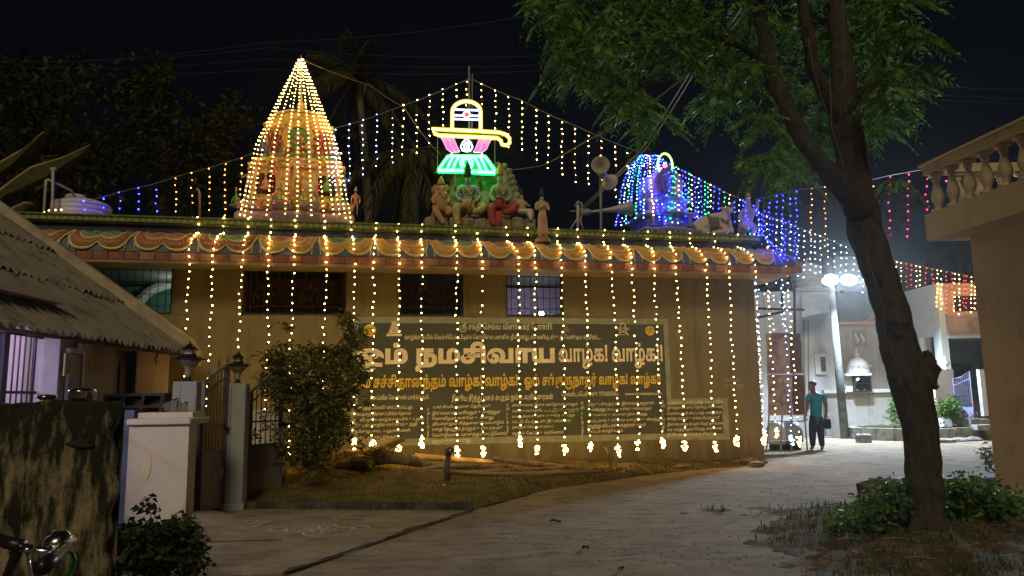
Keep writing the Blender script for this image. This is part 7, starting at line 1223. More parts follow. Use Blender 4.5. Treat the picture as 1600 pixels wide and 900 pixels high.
# veranda: lit room behind the bars
lil = mat('veranda_lilac', (.62, .50, .58), .8, .12, 3)
mb = MB(); mb.box(-3.3, uR+.1, 1.6, 1.75, 0, 2.9); mb.box(uG1+.0, uG1+.08, .1, 1.6, 0, 2.45); mb.box(-3.3, uG1, .0, 1.6, -.01, .18); mb.box(-3.4, -3.3, 0, 1.75, 0, 2.9); hp('veranda_wall', mb, lil)
mb = MB(); mb.box(-3.4, uR+.05, .0, 1.75, 2.66, 2.72); hp('veranda_ceiling', mb, lil)
mb = MB(); mb.box(uG1-2.3, uG1-1.2, .10, .14, 2.20, 2.24); mb.box(uG1-1.3, uG1-.4, 1.42, 1.46, 2.28, 2.33); hp('tube_lamp', mb, emat('lamp_veranda', (.86, .78, 1), 75))
mb = MB(); mb.box(-2.9, uG1-.5, .7, 1.3, .18, .62, bev=.02); hp('veranda_bench', mb, mat('bench_dark', (.12, .08, .07), .7, .2))
mb = MB(); mb.box(-3.3, uG1, -.01, .02, .95, 1.0); mb.box(-3.3, uG1, -.01, .02, 2.25, 2.3); mb.box(uG1-.05, uG1+.03, -.03, .06, 0, 2.45); mb.box(uG1-.78, uG1-.70, -.03, .05, 0, 2.45); mb.box(-3.3, uG1, -.01, .02, 1.6, 1.63)
gm = mat('grille_blue', (.03, .03, .06), .5, .3, 20); mb.v = [Vector((p.x, p.y+.24, p.z)) for p in mb.v]; grille = hp('veranda_grille', mb, gm)
mb = MB(); mb.tube([(0, 0, .05), (0, 0, 2.3)], .010, 5); b0 = hp('bar', mb, gm, False, grille); b0.location = (uG1-.13, .24, 0); q = uG1-.23
while q > -3.2: dup(b0, (q, .24, 0)); q -= .105
# grey door with a framed picture, switch box, stain, dark wooden door
mb = MB(); mb.box(uR+.14, uC-.03, -.04, -.002, .12, 2.08, bev=.01); dr = hp('grey_door', mb, mat('door_grey', (.34, .31, .32), .7, .2, 6))
mb = MB(); mb.box(uC-.028, uC+.02, -.06, -.002, .1, 2.14); mb.box(uR+.11, uC-.030, -.06, -.002, 2.085, 2.14); hp('door_frame', mb, mat('frame_white', (.6, .56, .56), .7, .1), parent=dr)
a = on_h(101, 583, -.05); b = on_h(110, 557, -.05); mb = MB(); mb.box(a.x-.03, b.x+.03, -.062, -.042, a.z-.03, b.z+.03); hp('picture_frame', mb, mat('frame_cream', (.5, .45, .36), .6, .2), parent=dr)
mb = MB(); mb.box(a.x, b.x, -.068, -.060, a.z, b.z); hp('picture', mb, mat('picture_gold', (.35, .2, .06), .5, .6, 22), parent=dr)
a = on_h(120, 547, -.02); b = on_h(136, 537, -.02); mb = MB(); mb.box(a.x, b.x, -.07, -.002, a.z, b.z, bev=.01); hp('switch_box', mb, mat('box_beige', (.5, .45, .38), .6, .1))
c = on_h(151, 567); mb = MB(); mb.prism([(c.x+.23*math.cos(q), c.z+.13*math.sin(q)) for q in np.linspace(0, 2*PI, 20)[:-1]], -.006, -.001); hp('turmeric_disc', mb, mat('turmeric', (.42, .30, .14), .9, .3, 9))
mb = MB(); mb.box(uD0, uD1, .12, .19, 0, 2.2); wd = hp('wooden_door', mb, mat('door_brown', (.09, .06, .045), .6, .35, 4, .2, stretch=(6, 6, .5)))
for k in range(2): x = lerp(uD0, uD1, .08+.5*k); w_ = (uD1-uD0)*.38; mb = MB(); mb.box(x, x+w_, .10, .118, .2, 1.0); mb.box(x, x+w_, .10, .118, 1.15, 2.05); hp('door_panel', mb, MATS['door_brown'], parent=wd)
mb = MB(); mb.box(uD1-.05, uD1, -.005, .12, 0, 2.22); mb.box(uD0, uD0+.05, -.005, .12, 0, 2.22); hp('door_frame', mb, mat('frame_slate', (.13, .14, .19), .6, .2), parent=wd)
c = on_h(243, 560); mb = MB(); mb.tube([(c.x-.02, -.012, c.z+.12), (c.x+.06, -.012, c.z+.06), (c.x-.04, -.012, c.z+.0), (c.x+.04, -.012, c.z-.09)], .018, 4); hp('wall_mark', mb, mat('mark_yellow', (.55, .42, .12), .8, .3))

# ---- mossy compound wall in front
moss = two('mossy_wall', (.19, .16, .105), (.32, .27, .18), (.020, .021, .014), 5, 4.6, .95, .8, (2.2, 2.2, .8), (2.2, 2.2, .5), (.3, .62), (.40, .57), bscale=30)
def damp_band(m, z0, z1, amount):          # moss or damp that grows thicker towards one height of the wall
    t = m.node_tree; N = t.nodes; tc = N.new('ShaderNodeTexCoord'); sp_ = N.new('ShaderNodeSeparateXYZ'); t.links.new(tc.outputs['Object'], sp_.inputs[0])
    mr = N.new('ShaderNodeMapRange'); mr.inputs['From Min'].default_value = z0; mr.inputs['From Max'].default_value = z1; mr.inputs['To Min'].default_value = 0; mr.inputs['To Max'].default_value = amount
    t.links.new(sp_.outputs['Z'], mr.inputs['Value']); ad = N.new('ShaderNodeMath'); ad.operation = 'ADD'; t.links.new(N[m['stain_noise']].outputs['Fac'], ad.inputs[0]); t.links.new(mr.outputs[0], ad.inputs[1]); t.links.new(ad.outputs[0], N[m['stain']].inputs[0])
damp_band(moss, 1.0, 1.48, .13); damp_band(wall_m, .75, .15, .20); 
y0 = 5.4; xr = at_y(174, 750, y0).x; ztop = at_y(90, 627, y0).z
MW = thing('compound_wall', 'old compound wall streaked black with moss and bare plaster, ending in a ragged edge', 'wall', (xr-1.5, y0, 0))
def mwz(p, q):
    x = lerp(-6.6, xr, p); z = lerp(-.05, ztop, q)
    e = (1-p)*26
    rag = .014*math.sin(z*9)+.012*math.sin(z*23+1)
    if p > .985: x += rag-.02
    n = .012*math.sin(x*7+z*5)+.010*math.sin(x*17-z*13)+random.uniform(-.006, .006)
    z += (.012*math.sin(x*9)+.006*math.sin(x*31)) if q > .99 else 0
    return Vector((x, y0-.0+n, z))
mb = MB(); mb.grid(mwz, 120, 44)
nb = 121; top = [mb.v[44*nb+i] for i in range(nb)]; rt = [mb.v[j*nb+120] for j in range(45)]; o_ = len(mb.v)
mb.v += [Vector((p.x, y0+.12+random.uniform(-.01, .01), p.z)) for p in top]; mb.f += [[44*nb+i, 44*nb+i+1, o_+i+1, o_+i] for i in range(120)]; mb.m += [0]*120
o2 = len(mb.v); mb.v += [Vector((p.x, y0+.12, p.z)) for p in rt]; mb.f += [[j*nb+120, o2+j, o2+j+1, (j+1)*nb+120] for j in range(44)]; mb.m += [0]*44
o3 = len(mb.v); mb.v += [Vector((-6.6, y0+.13, -.05)), Vector((xr, y0+.13, -.05)), Vector((xr, y0+.13, ztop-.02)), Vector((-6.6, y0+.13, ztop-.02))]; mb.f.append([o3, o3+3, o3+2, o3+1]); mb.m.append(0)
obj('wall_body', mb, moss, MW, True)
mb = MB()
for px, py in ((125, 690), (131, 696), (118, 693)): p = at_y(px, py, y0-.012); mb.ball(p, .05, 2, sc=(1.5, .12, .4))
obj('plaster_hole', mb, mat('hole_dark', (.03, .028, .02), .95, .3), MW, True)
# ---- white compound wall end with cap
yb = 8.95; xa = at_y(198, 740, yb).x; xb_ = at_y(299, 740, yb).x; zt = at_y(250, 664, yb).z
ww = two('white_wall', (.47, .43, .37), (.54, .50, .43), (.34, .29, .23), 2.5, 3.5, .9, .2, (1, 1, 1), (1.5, 1.5, .6), (.3, .7), (.58, .78))
damp_band(ww, .40, .0, .2)
WW = thing('white_compound_wall', 'pale plastered wall end with a flat cap slab beside the gate', 'wall', ((xa+xb_)/2, yb, 0))
mb = MB(); mb.box(xa, xb_-.05, yb, yb+.22, -.02, zt); obj('wall_body', mb, ww, WW)
zc = at_y(250, 654, yb).z; mb = MB(); mb.box(xa-.02, xb_-.02, yb-.045, yb+.52, zt+.002, zc, bev=.01); mb.box(xa+.02, xb_-.08, yb+.15, yb+.54, zc+.002, zc+.07); obj('cap_slab', mb, ww, WW)
mb = MB(); c = at_y(229, 727, yb-.004); mb.prism([(c.x+.055*math.cos(q), c.z+.155*math.sin(q)*(1+.05*math.sin(3*q))) for q in np.linspace(0, 2*PI, 22)[:-1]], yb-.006, yb-.001); obj('bare_patch', mb, mat('patch_cream', (.58, .53, .36), .9, .2), WW)
mb = MB(); mb.box(xa-.22, xa-.003, yb+.1, yb+.6, -.02, zt+.18); obj('blue_pier', mb, mat('pier_blue', (.10, .13, .22), .85, .35, 6, .2), WW)
WB = mb = MB(); mb.box(-9.0, xa-.225, yb+.32, yb+.5, -.02, zt-.1); tag(obj('yard_wall', mb, ww), 'plain rear yard wall running from the white wall end toward the house', 'wall')
# ---- vessels on the walls
steel = mat('steel', (.55, .54, .52), .18, .15, 12, metal=1.0); steel_d = mat('steel_dark', (.10, .10, .09), .4, .3, 12, metal=.6)
p = at_y(128, 628, y0+.07); mb = MB(); r_ = .092; mb.lathe([(r_*.92, 0), (r_, .012), (r_, .05), (r_*1.03, .055), (r_*1.03, .062), (r_*.85, .075), (r_*.3, .082), (.006, .084)], (p.x, y0+.07, ztop+.012), 24); tag(obj('steel_pot', mb, steel, None, True), 'wide lidded steel pot standing on the mossy wall', 'pot')
p = at_y(73, 628, y0+.07); mb = MB(); r_ = .075; mb.lathe([(r_*.6, 0), (r_*.95, .02), (r_, .026), (r_*.8, .034), (r_*.2, .040), (.004, .042)], (p.x, y0+.07, ztop+.012), 22); tag(obj('steel_plate', mb, steel, None, True), 'upturned steel plate on the mossy wall, left of the pot', 'plate')
RK = thing('vessel_rack', 'dark metal rack of open compartments leaning behind the pale wall', 'rack', at_y(205, 655, 9.3))
yk = 9.25; A = at_y(156, 656, yk); B = at_y(250, 616, yk); mb = MB(); w3 = (B.x-A.x)/3
tl = .16
for k in range(4): x = A.x+w3*k; mb.add([(x-.02, yk, A.z), (x+.02, yk, A.z), (x+.02-.04, yk+tl, B.z), (x-.02-.04, yk+tl, B.z), (x-.02, yk+.2, A.z), (x+.02, yk+.2, A.z), (x+.02-.04, yk+.2+tl, B.z), (x-.02-.04, yk+.2+tl, B.z)], [[0, 1, 2, 3], [7, 6, 5, 4], [0, 3, 7, 4], [1, 5, 6, 2], [3, 2, 6, 7], [0, 4, 5, 1]])
for f in (0, .5, 1): z = lerp(A.z, B.z, f); mb.box(A.x-.02-.04*f, B.x+.02-.04*f, yk+tl*f-.004, yk+.2+tl*f, z-.018, z+.018)
obj('rack_frame', mb, mat('rack_black', (.045, .04, .028), .35, .3, 12, metal=.5), RK)
mb = MB(); mb.add([(A.x, yk+.19, A.z), (B.x, yk+.19, A.z), (B.x-.04, yk+.19+tl, B.z), (A.x-.04, yk+.19+tl, B.z), (A.x, yk+.21, A.z), (B.x, yk+.21, A.z), (B.x-.04, yk+.21+tl, B.z), (A.x-.04, yk+.21+tl, B.z)], [[0, 1, 2, 3], [7, 6, 5, 4], [0, 3, 7, 4], [1, 5, 6, 2], [3, 2, 6, 7], [0, 4, 5, 1]]); obj('rack_back', mb, mat('rack_back', (.11, .09, .05), .4, .4, 6, metal=.5), RK)
for i, (px, w_, h, nm) in enumerate(((272, .055, .17, 'tall steel tumbler on the pale wall cap'), (287, .045, .125, 'short steel tumbler beside the gate pillar on the wall cap'))):
    p = at_y(px, 650, yb+.3); mb = MB(); mb.lathe([(w_*.85, 0), (w_, h*.95), (w_*1.06, h), (w_*.9, h-.004), (w_*.8, .01)], (p.x, yb+.3, zc+.072), 18); tag(obj('steel_tumbler', mb, steel, None, True), nm, 'tumbler')
for i, px in enumerate((256, 260, 264, 268)):
    p = at_y(px, 650, yb+.42); mb = MB(); h = .105+.01*i; mb.lathe([(h*.4, 0), (h*.5, .006), (h*.52, .010), (h*.4, .004)], (0, 0, 0), 18); mb.xf(Matrix.Translation((p.x, yb+.42, zc+.072+h*.52)) @ Matrix.Rotation(R(90-12), 4, 'Y')); tag(obj('steel_plate', mb, steel, None, True), 'steel plate standing on edge on the wall cap, %s from the left of four' % ORD[i], 'plate', 'plates on edge on the wall cap')
# ---- gate pillars with lamps, two gate leaves
pil_m = two('pillar_blue_grey', (.29, .31, .36), (.37, .39, .44), (.55, .52, .46), 3, 4, .85, .3, (1, 1, 1), (1.5, 1.5, 1.2), (.3, .7), (.60, .66))
def pillar(px, y, w_, ztop_, label):
    c = at_y(px, 640, y); T = thing('gate_pillar', label, 'pillar', (c.x, y, 0), R(8)); M = Matrix.Translation((c.x, y, 0)) @ Matrix.Rotation(R(8), 4, 'Z')
    mb = MB(); mb.box(-w_/2, w_/2, 0, w_, 0, ztop_, bev=.012); mb.xf(M); obj('shaft', mb, pil_m, T)
    mb = MB(); mb.box(-w_/2-.03, w_/2+.03, -.03, w_+.03, -.03, .10, bev=.01); mb.xf(M); obj('plinth', mb, pil_m, T)
    mb = MB(); mb.box(-w_/2+.10, -w_/2+.104, -.004, -.001, .1, ztop_-.01); mb.xf(M); obj('edge_line', mb, mat('line_dark', (.15, .15, .18), .8, .2), T)
    return T, M @ Vector((0, w_/2, ztop_))
lamp_blk = mat('lamp_black', (.025, .025, .028), .3, .3, 14, metal=.5)
m, t, b = newmat('lamp_glass'); b.inputs['Base Color'].default_value = (.75, .72, .6, 1); b.inputs['Roughness'].default_value = .25; b.inputs['Transmission Weight'].default_value = .75; b.inputs['IOR'].default_value = 1.2
def plamp(c, label, k=1.0):
    T = thing('pillar_lamp', label, 'lamp', c)
    L = lambda pr: [(r*k, z*k) for r, z in pr]
    mb = MB(); mb.lathe(L([(.07, 0), (.075, .01), (.04, .02), (.038, .05), (.045, .06)]), c, 14); obj('lamp_foot', mb, lamp_blk, T, True)
    mb = MB(); mb.lathe(L([(.045, .06), (.05, .10), (.06, .16), (.10, .22), (.145, .275), (.15, .30)]), c, 16); obj('lamp_glass', mb, MATS['lamp_glass'], T, True)
    mb = MB(); mb.lathe(L([(.018, .06), (.02, .13), (.05, .17), (.055, .21), (.03, .235)]), c, 12); obj('lamp_bulb', mb, mat('bulb_off', (.55, .5, .42), .4, .1), T, True)
    mb = MB(); mb.lathe(L([(.215, .285), (.20, .30), (.14, .335), (.09, .355), (.075, .36)]), c, 18); obj('lamp_hood', mb, lamp_blk, T, True)
    mb = MB(); mb.lathe(L([(.068, .36), (.068, .415)]), c, 14, flute=.08, nf=7); obj('lamp_neck', mb, mat('lamp_neck_grey', (.5, .46, .38), .4, .2), T)
    mb = MB(); mb.lathe(L([(.115, .415), (.11, .425), (.06, .465), (.03, .485), (.012, .50), (.014, .51), (.004, .53)]), c, 16); obj('lamp_cap', mb, lamp_blk, T, True)
PT1, t1 = pillar(287, 9.55, .30, at_y(287, 596, 9.55).z, 'blue-grey gate pillar joined to the pale wall, carrying the nearer lamp'); plamp(t1, 'black carriage lamp on the gate pillar beside the pale wall', 1.0)
PT2, t2 = pillar(366, 10.25, .29, at_y(366, 599, 10.25).z, 'blue-grey gate pillar with peeling paint standing between the two gate leaves'); plamp(t2, 'black carriage lamp on the pillar between the two gate leaves', .86)
gate_m = two('gate_paint', (.13, .12, .15), (.17, .155, .18), (.20, .12, .08), 4, 6, .5, .2, b_=(.6, .75)); sheet_m = two('gate_sheet', (.17, .15, .17), (.21, .185, .20), (.17, .11, .08), 3, 4, .55, .2, b_=(.58, .75))
def gate(a, b, h0, h1, label, spear=False, marks=()):
    a = Vector(a); b = Vector(b); L_ = (b-a).length; ang = math.atan2((b-a).y, (b-a).x); T = thing('gate_leaf', label, 'gate', (a.x, a.y, 0), ang); M = Matrix.Translation((a.x, a.y, 0)) @ Matrix.Rotation(ang, 4, 'Z')
    hz = lambda x: lerp(h0, h1, math.sin(min(1, x/L_)*PI/2)**1.3)
    mb = MB(); mb.box(0, .045, -.022, .022, .06, h0); mb.box(L_-.045, L_, -.022, .022, .06, h1); mb.box(.046, L_-.046, -.018, .018, .08, .12); mb.box(.046, L_-.046, -.018, .018, .80, .835); mb.tube([(x, 0, hz(x)) for x in np.linspace(.02, L_-.02, 14)], .018, 6); mb.box(.046, L_-.046, -.012, .012, 1.15, 1.175); mb.tube([(x, 0, hz(x)-.16) for x in np.linspace(.04, L_-.04, 14)], .012, 5)
    mb.xf(M); obj('gate_frame', mb, gate_m, T)
    mb = MB(); mb.box(.046, L_-.046, -.006, .006, .122, .798); mb.xf(M); obj('sheet_panel', mb, sheet_m, T)
    n = int(L_/.085)
    for k in range(1, n): x = .03+(L_-.06)*k/n; mb = MB(); mb.tube([(x, 0, .836), (x, 0, hz(x))], .009, 5); mb.xf(M); obj('bar', mb, gate_m, T)
    if spear:
        for x in (.12, .38, .62): 
            mb = MB(); mb.tube([(x, 0, hz(x)), (x, 0, hz(x)+.07)], .007, 5); mb.lathe([(.006, 0), (.022, .02), (.016, .06), (.002, .13)], (x, 0, hz(x)+.06), 6); mb.xf(M); obj('spear_tip', mb, gate_m, T)
    for (x, z, sx, sz, mm) in marks:
        mb = MB(); mb.prism([(x+sx*math.cos(q)*(1+.3*math.sin(3*q)), z+sz*math.sin(q)) for q in np.linspace(0, 2*PI, 14)[:-1]], -.010, -.007); mb.xf(M); obj('paint_mark', mb, mm, T)
    mb = MB(); mb.box(L_-.09, L_+.06, -.05, -.022, 1.08, 1.12); mb.ball((L_+.05, -.04, 1.10), .03, 1); mb.xf(M); obj('latch', mb, lamp_blk, T)
ymk = mat('mark_pale_yellow', (.6, .52, .25), .8, .2)
gate(at_z(309, 812)+Vector((0, 0, 0)), at_z(349, 799), at_y(309, 598, 9.6).z-.0, at_y(349, 573, 10.1).z, 'rusty grey gate leaf with arched top and lower sheet, between the two pillars', True, [(.55, .52, .05, .07, ymk), (.40, .50, .015, .03, ymk)])
gate(at_z(385, 787), at_z(437, 779), at_y(385, 612, 10.6).z, at_y(437, 575, 11).z, 'grey gate leaf with lower sheet and thick end post, right of the far pillar', False, [(.45, .55, .10, .03, mat('mark_rust', (.28, .2, .15), .9, .3))])
# ---- bicycle at the lower left, cut by the frame
chrome = mat('chrome', (.55, .56, .58), .22, .05, 8, metal=1.0); blk = mat('rubber_black', (.015, .016, .02), .35, .3, 20); bgreen = mat('cable_green', (.03, .30, .14), .4, .2, 10)
yb2 = 1.95; bq = lambda px, py, dy=0: at_y(px, py, yb2+dy)
gr = at_z(60, 900); BK = thing('bicycle', 'old bicycle with chrome handlebar, bell and green brake cable in front of the mossy wall', 'bicycle', (bq(40, 870).x, yb2, 0))
mb = MB(); mb.tube([bq(-95, 805, .25), bq(-40, 822, .15), bq(0, 846, .05), bq(20, 851, .02), bq(45, 857), bq(62, 861), bq(82, 863), bq(95, 856, .03), bq(106, 848, .10)], .0105, 10); obj('handlebar', mb, chrome, BK, True)
mb = MB(); mb.tube([bq(104, 851, .08), bq(95, 861, -.02), bq(82, 873, -.14), bq(66, 886, -.24)], [.016, .017, .018, .019], 10); obj('grip', mb, blk, BK, True)
mb = MB(); mb.tube([bq(-60, 815, .18), bq(-20, 832, .1), bq(10, 847, .03), bq(34, 853, .005)], .0165, 10); obj('grip', mb, blk, BK, True)
mb = MB(); c = bq(91, 848, .05); mb.lathe([(.008, -.022), (.024, -.016), (.028, -.006), (.0285, .002), (.026, .012), (.018, .019), (.006, .022), (.003, .026)], (0, 0, 0), 20); mb.xf(Matrix.Translation(c) @ Matrix.Rotation(R(-14), 4, 'Y') @ Matrix.Rotation(R(15), 4, 'X') @ Matrix.Scale(1.25, 4)); bell = obj('bell', mb, chrome, BK, True)
mb = MB(); mb.tube([bq(102, 848, .05), bq(113, 844, .03)], .004, 5); mb.ball(bq(114, 844, .03), .0085, 2); obj('bell_lever', mb, mat('lever_grey', (.6, .58, .52), .4, .1), bell, True)
mb = MB(); mb.tube([bq(104, 861, .1), bq(112, 864, .1), bq(117, 874, .12), bq(113, 888, .14), bq(104, 905, .16), bq(90, 930, .2), bq(70, 970, .3)], .0052, 7); obj('brake_cable', mb, bgreen, BK, True)
mb = MB(); mb.tube([bq(43, 862), bq(46, 885, .01), bq(50, 910, .02), bq(52, 960, .05)], .0042, 6); obj('brake_rod', mb, chrome, BK, True)
mb = MB(); mb.tube([bq(32, 857), bq(38, 860, -.02), bq(48, 857, -.02), bq(54, 858)], .008, 6); obj('clamp', mb, chrome, BK, True)
hc = bq(10, 905, .15); fx = hc+Vector((-.05, .1, -.1))
mb = MB(); mb.tube([bq(30, 856, .02), hc], .014, 8); mb.tube([hc, fx+Vector((.0, .05, -.12)), Vector((fx.x+.02, fx.y+.25, .36))], .012, 8); mb.tube([fx, Vector((fx.x-.55, fx.y-.2, .55)), Vector((fx.x-1.0, fx.y-.35, .36))], .014, 8); mb.tube([fx, Vector((fx.x-.6, fx.y-.2, .85))], .014, 8); obj('frame', mb, blk, BK, True)
for wx, wy in ((fx.x+.02, fx.y+.25), (fx.x-1.0, fx.y-.35)):
    ax = Vector((.86, .5, 0)); mb = MB(); mb.tube([Vector((wx, wy, .36))+ax*(.34*math.cos(q))+Vector((0, 0, .34*math.sin(q))) for q in np.linspace(0, 2*PI, 28)[:-1]], .018, 6, closed=True); wh = obj('wheel', mb, blk, BK, True)
    mb = MB()
    for q in np.linspace(0, 2*PI, 18)[:-1]: mb.tube([Vector((wx, wy, .36)), Vector((wx, wy, .36))+ax*(.33*math.cos(q))+Vector((0, 0, .33*math.sin(q)))], .0015, 3)
    obj('spokes', mb, chrome, wh).__setitem__('kind', 'stuff')
mb = MB(); mb.box(fx.x-.75, fx.x-.50, fx.y-.27, fx.y-.12, .86, .92, bev=.02); obj('saddle', mb, blk, BK)
# ---- things on the grass bank: logs, poles, standpipe, slippers
bark = two('log_bark', (.24, .165, .09), (.34, .24, .13), (.12, .08, .045), 6, 5, .9, .6, (4, 1, 4), (1, 1, 1)); bamboo = mat('bamboo', (.38, .27, .13), .7, .45, 9, .3, stretch=(1, 8, 8))
def gp_(px, py, h=0): 
    p = at_z(px, py, .15+h); q = TI @ p
    return p
T = thing('forked_log', 'thick forked tree limb lying before the temple wall with one stub pointing up', 'log', at_z(620, 718, .2))
mb = MB(); q = lambda px, py, z: at_z(px, py, z)
def yy(px, py, y): return at_y(px, py, y)
n = [(yy(520, 716, 13.2), .17), (yy(560, 718, 13.1), .18), (yy(592, 712, 13.15), .16), (yy(620, 715, 13.1), .12), (yy(650, 722, 13.1), .09), (yy(676, 727, 13.1), .055), (yy(604, 700, 13.2), .085), (yy(622, 690, 13.25), .065), (yy(634, 685, 13.3), .055), (yy(655, 716, 13.15), .045)]
skin('trunk', n, [(0, 1), (1, 2), (2, 3), (3, 4), (4, 5), (2, 6), (6, 7), (7, 8), (4, 9)], bark, T, 2)
lg = [[(525, 728, 12.9, .07), (560, 722, 12.9, .15), (580, 728, 12.8, .13)], [(648, 712, 13.6, .05), (730, 720, 13.7, .06), (800, 726, 13.8, .05)], [(650, 727, 13.2, .07), (700, 728, 13.2, .06), (790, 731, 13.3, .055), (880, 738, 13.3, .05)], [(645, 734, 12.9, .03), (690, 729, 13, .035), (745, 727, 13, .03)],
      [(770, 717, 13.6, .04), (860, 728, 13.7, .055), (957, 742, 13.6, .06)], [(800, 741, 12.8, .035), (860, 739, 12.9, .04), (936, 737, 12.9, .035)], [(660, 735, 12.7, .03), (760, 740, 12.7, .035), (850, 742, 12.75, .03)], [(705, 738, 12.9, .025), (880, 731, 13.4, .03)]]
for i, P in enumerate(lg):
    mb = MB(); mb.tube([yy(a, b_, c_) for a, b_, c_, d_ in P], [d_ for a, b_, c_, d_ in P], 8); tag(obj('wooden_pole', mb, bark if i in (0, 2, 4) else bamboo, None, True), ['short thick stump beside the bush', 'greenish pole lying nearest the temple wall', 'longest pole lying beside the forked log', 'thin stick left of the standpipe',
        'rough pole slanting to the right end of the heap', 'short pale pole at the right front of the heap', 'thin pole at the front of the heap', 'thin stick crossing the heap'][i], 'pole', 'wood lying before the temple wall')
mb = MB(); mb.tube([yy(945, 697, 14.2), yy(950, 706, 14.1), yy(957, 737, 13.8)], [.03, .03, .02], 6); tag(obj('leaning_stick', mb, bark, None, True), 'crooked stick leaning against the temple wall at the heap end', 'stick')
SPP = thing('standpipe', 'short dark standpipe with a tap elbow rising from the grass bank', 'standpipe', yy(699, 752, 12.1))
mb = MB(); mb.tube([yy(699, 756, 12.1), yy(700, 712, 12.1)], .045, 8); mb.tube([yy(700, 715, 12.1), yy(698, 704, 12.1), yy(703, 701, 12.08), yy(707, 705, 12.05)], .04, 8); obj('pipe', mb, mat('pipe_iron', (.10, .08, .06), .6, .4, 12), SPP, True)
mb = MB(); mb.tube([yy(699, 712, 12.04), yy(700, 704, 12.03), yy(703, 703, 12.02), yy(704, 712, 12.02)], .013, 5); obj('tap', mb, steel, SPP, True)
mb = MB(); mb.tube([yy(694, 738, 12.2), yy(693, 720, 12.2)], .02, 6); obj('stake', mb, bamboo, SPP, True)
for i, px in enumerate((681, 689)):
    p = yy(px, 762, 11.55); mb = MB(); mb.grid(lambda a_, b_: p+Vector(((a_-.5)*.20, (b_-.5)*.075*(1-.25*math.cos(a_*2*PI)), .01+.012*a_)), 6, 3); mb.grid(lambda a_, b_: p+Vector((.02+(a_)*.05, (b_-.5)*.08, .012+.035*math.sin(PI*b_))), 3, 6); tag(obj('slipper', mb, mat('slipper_white', (.6, .56, .48), .7, .1), None, True), '%s white slipper left on the grass near the standpipe' % ('left' if i == 0 else 'right'), 'slipper', 'pair of slippers on the grass')
mb = MB(); a = at_y(386, 700, 12.3); b = at_y(436, 700, 12.3); mb.box(a.x, b.x+.1, 12.3, 12.45, .0, at_y(410, 640, 12.3).z); tag(obj('low_plinth_wall', mb, ww), 'low pale plinth wall seen through the bars of the right gate leaf', 'wall')
# ---------------------------------------------------------------- right side: lamp, houses, person, balcony
def pbox(mb, x0, y0, x1, y1, Y, th, bev=0):     # a box whose front face covers that window of the plane Y
    a = at_y(x0, (y0+y1)/2, Y); b = at_y(x1, (y0+y1)/2, Y); xm = (x0+x1)/2
    mb.box(a.x, b.x, Y, Y+th, at_y(xm, y1, Y).z, at_y(xm, y0, Y).z, bev=bev); return mb
# street lamp
LY = 22.6; pp = at_y(1309, 560, LY); SL_ = thing('street_lamp', 'round concrete lamp post with two bright white LED heads', 'street lamp', (pp.x, LY, 0))
zl = at_y(1309, 440, LY).z; post_m = two('post_concrete', (.13, .135, .125), (.17, .175, .165), (.09, .095, .09), 5, 4, .9, .3)
mb = MB(); mb.tube([(pp.x+.03, LY, 0), (pp.x, LY, 2.0), (pp.x-.03, LY, zl+.75)], [.13, .115, .09], 12); obj('post', mb, post_m, SL_, True)
for i, px in enumerate((1297, 1326)):
    c = at_y(px, 437, LY-.30); sg = -1 if i == 0 else 1; Mh = Matrix.Translation(c) @ Matrix.Rotation(R(-38), 4, 'X') @ Matrix.Rotation(R(6)*sg, 4, 'Y')
    mb = MB(); mb.box(-.24, .24, -.13, .13, .0, .06, bev=.02); mb.xf(Mh); hd = obj('lamp_head', mb, mat('head_grey', (.4, .4, .4), .4, .1), SL_)
    mb = MB(); mb.ball((0, 0, -.012), .235, 2, sc=(1.08, .74, .78)); mb.xf(Mh); obj('lens', mb, emat('street_light', (.80, .90, 1), 16), hd, True)
    mb = MB(); mb.tube([c+Vector((0, .06, .05)), Vector((pp.x+sg*.1, LY, c.z+.0)), Vector((pp.x, LY, c.z-.15))], .03, 6); obj('arm', mb, mast_m, SL_, True)
    ld = bpy.data.lights.new('led', 'SPOT'); ld.energy = 2300; ld.color = (.66, .82, 1); ld.shadow_soft_size = .12; ld.spot_size = R(165); ld.spot_blend = .6
    lo = bpy.data.objects.new('led', ld); col.objects.link(lo); lo.parent = SL_; lo.location = c+Vector((0, -.55, -.10))-Vector((pp.x, LY, 0)); lo.rotation_euler = Vector((0, -.75, -1)).to_track_quat('-Z', 'Y').to_euler()
# old house behind the lamp
whm = two('white_weathered', (.40, .40, .40), (.48, .48, .48), (.17, .17, .17), 2, 2.4, .9, .2, (1, 1, 1), (3.5, 3.5, .35), (.3, .7), (.56, .74))
OH = thing('old_house', 'old whitewashed house with rain streaks, tin awning and a small niche window', 'house', (at_y(1280, 690, 24).x, 24, 0))
YA = 24.0; mb = MB(); pbox(mb, 1184, 455, 1312, 688, YA, .3); obj('wall', mb, whm, OH)
mb = MB(); pbox(mb, 1240, 450, 1312, 455, YA-.15, .5); obj('cornice', mb, mat('cornice_grey', (.3, .3, .3), .9, .3), OH)
mb = MB(); a, b, c_, d_ = at_y(1253, 460, YA-.1), at_y(1303, 460, YA-.1), at_y(1301, 486, YA-.7), at_y(1254, 496, YA-.7)
mb.add([a, b, c_, d_]+[p+Vector((0, .02, .02)) for p in (a, b, c_, d_)], [[0, 3, 2, 1], [4, 5, 6, 7], [0, 1, 5, 4], [1, 2, 6, 5], [2, 3, 7, 6], [3, 0, 4, 7]]); obj('awning', mb, mat('tin_grey', (.36, .38, .38), .6, .2, 4), OH)
mb = MB(); pbox(mb, 1274, 552, 1293, 585, YA-.06, .055); wn = obj('niche_window', mb, mat('niche_white', (.55, .55, .54), .9, .1), OH)
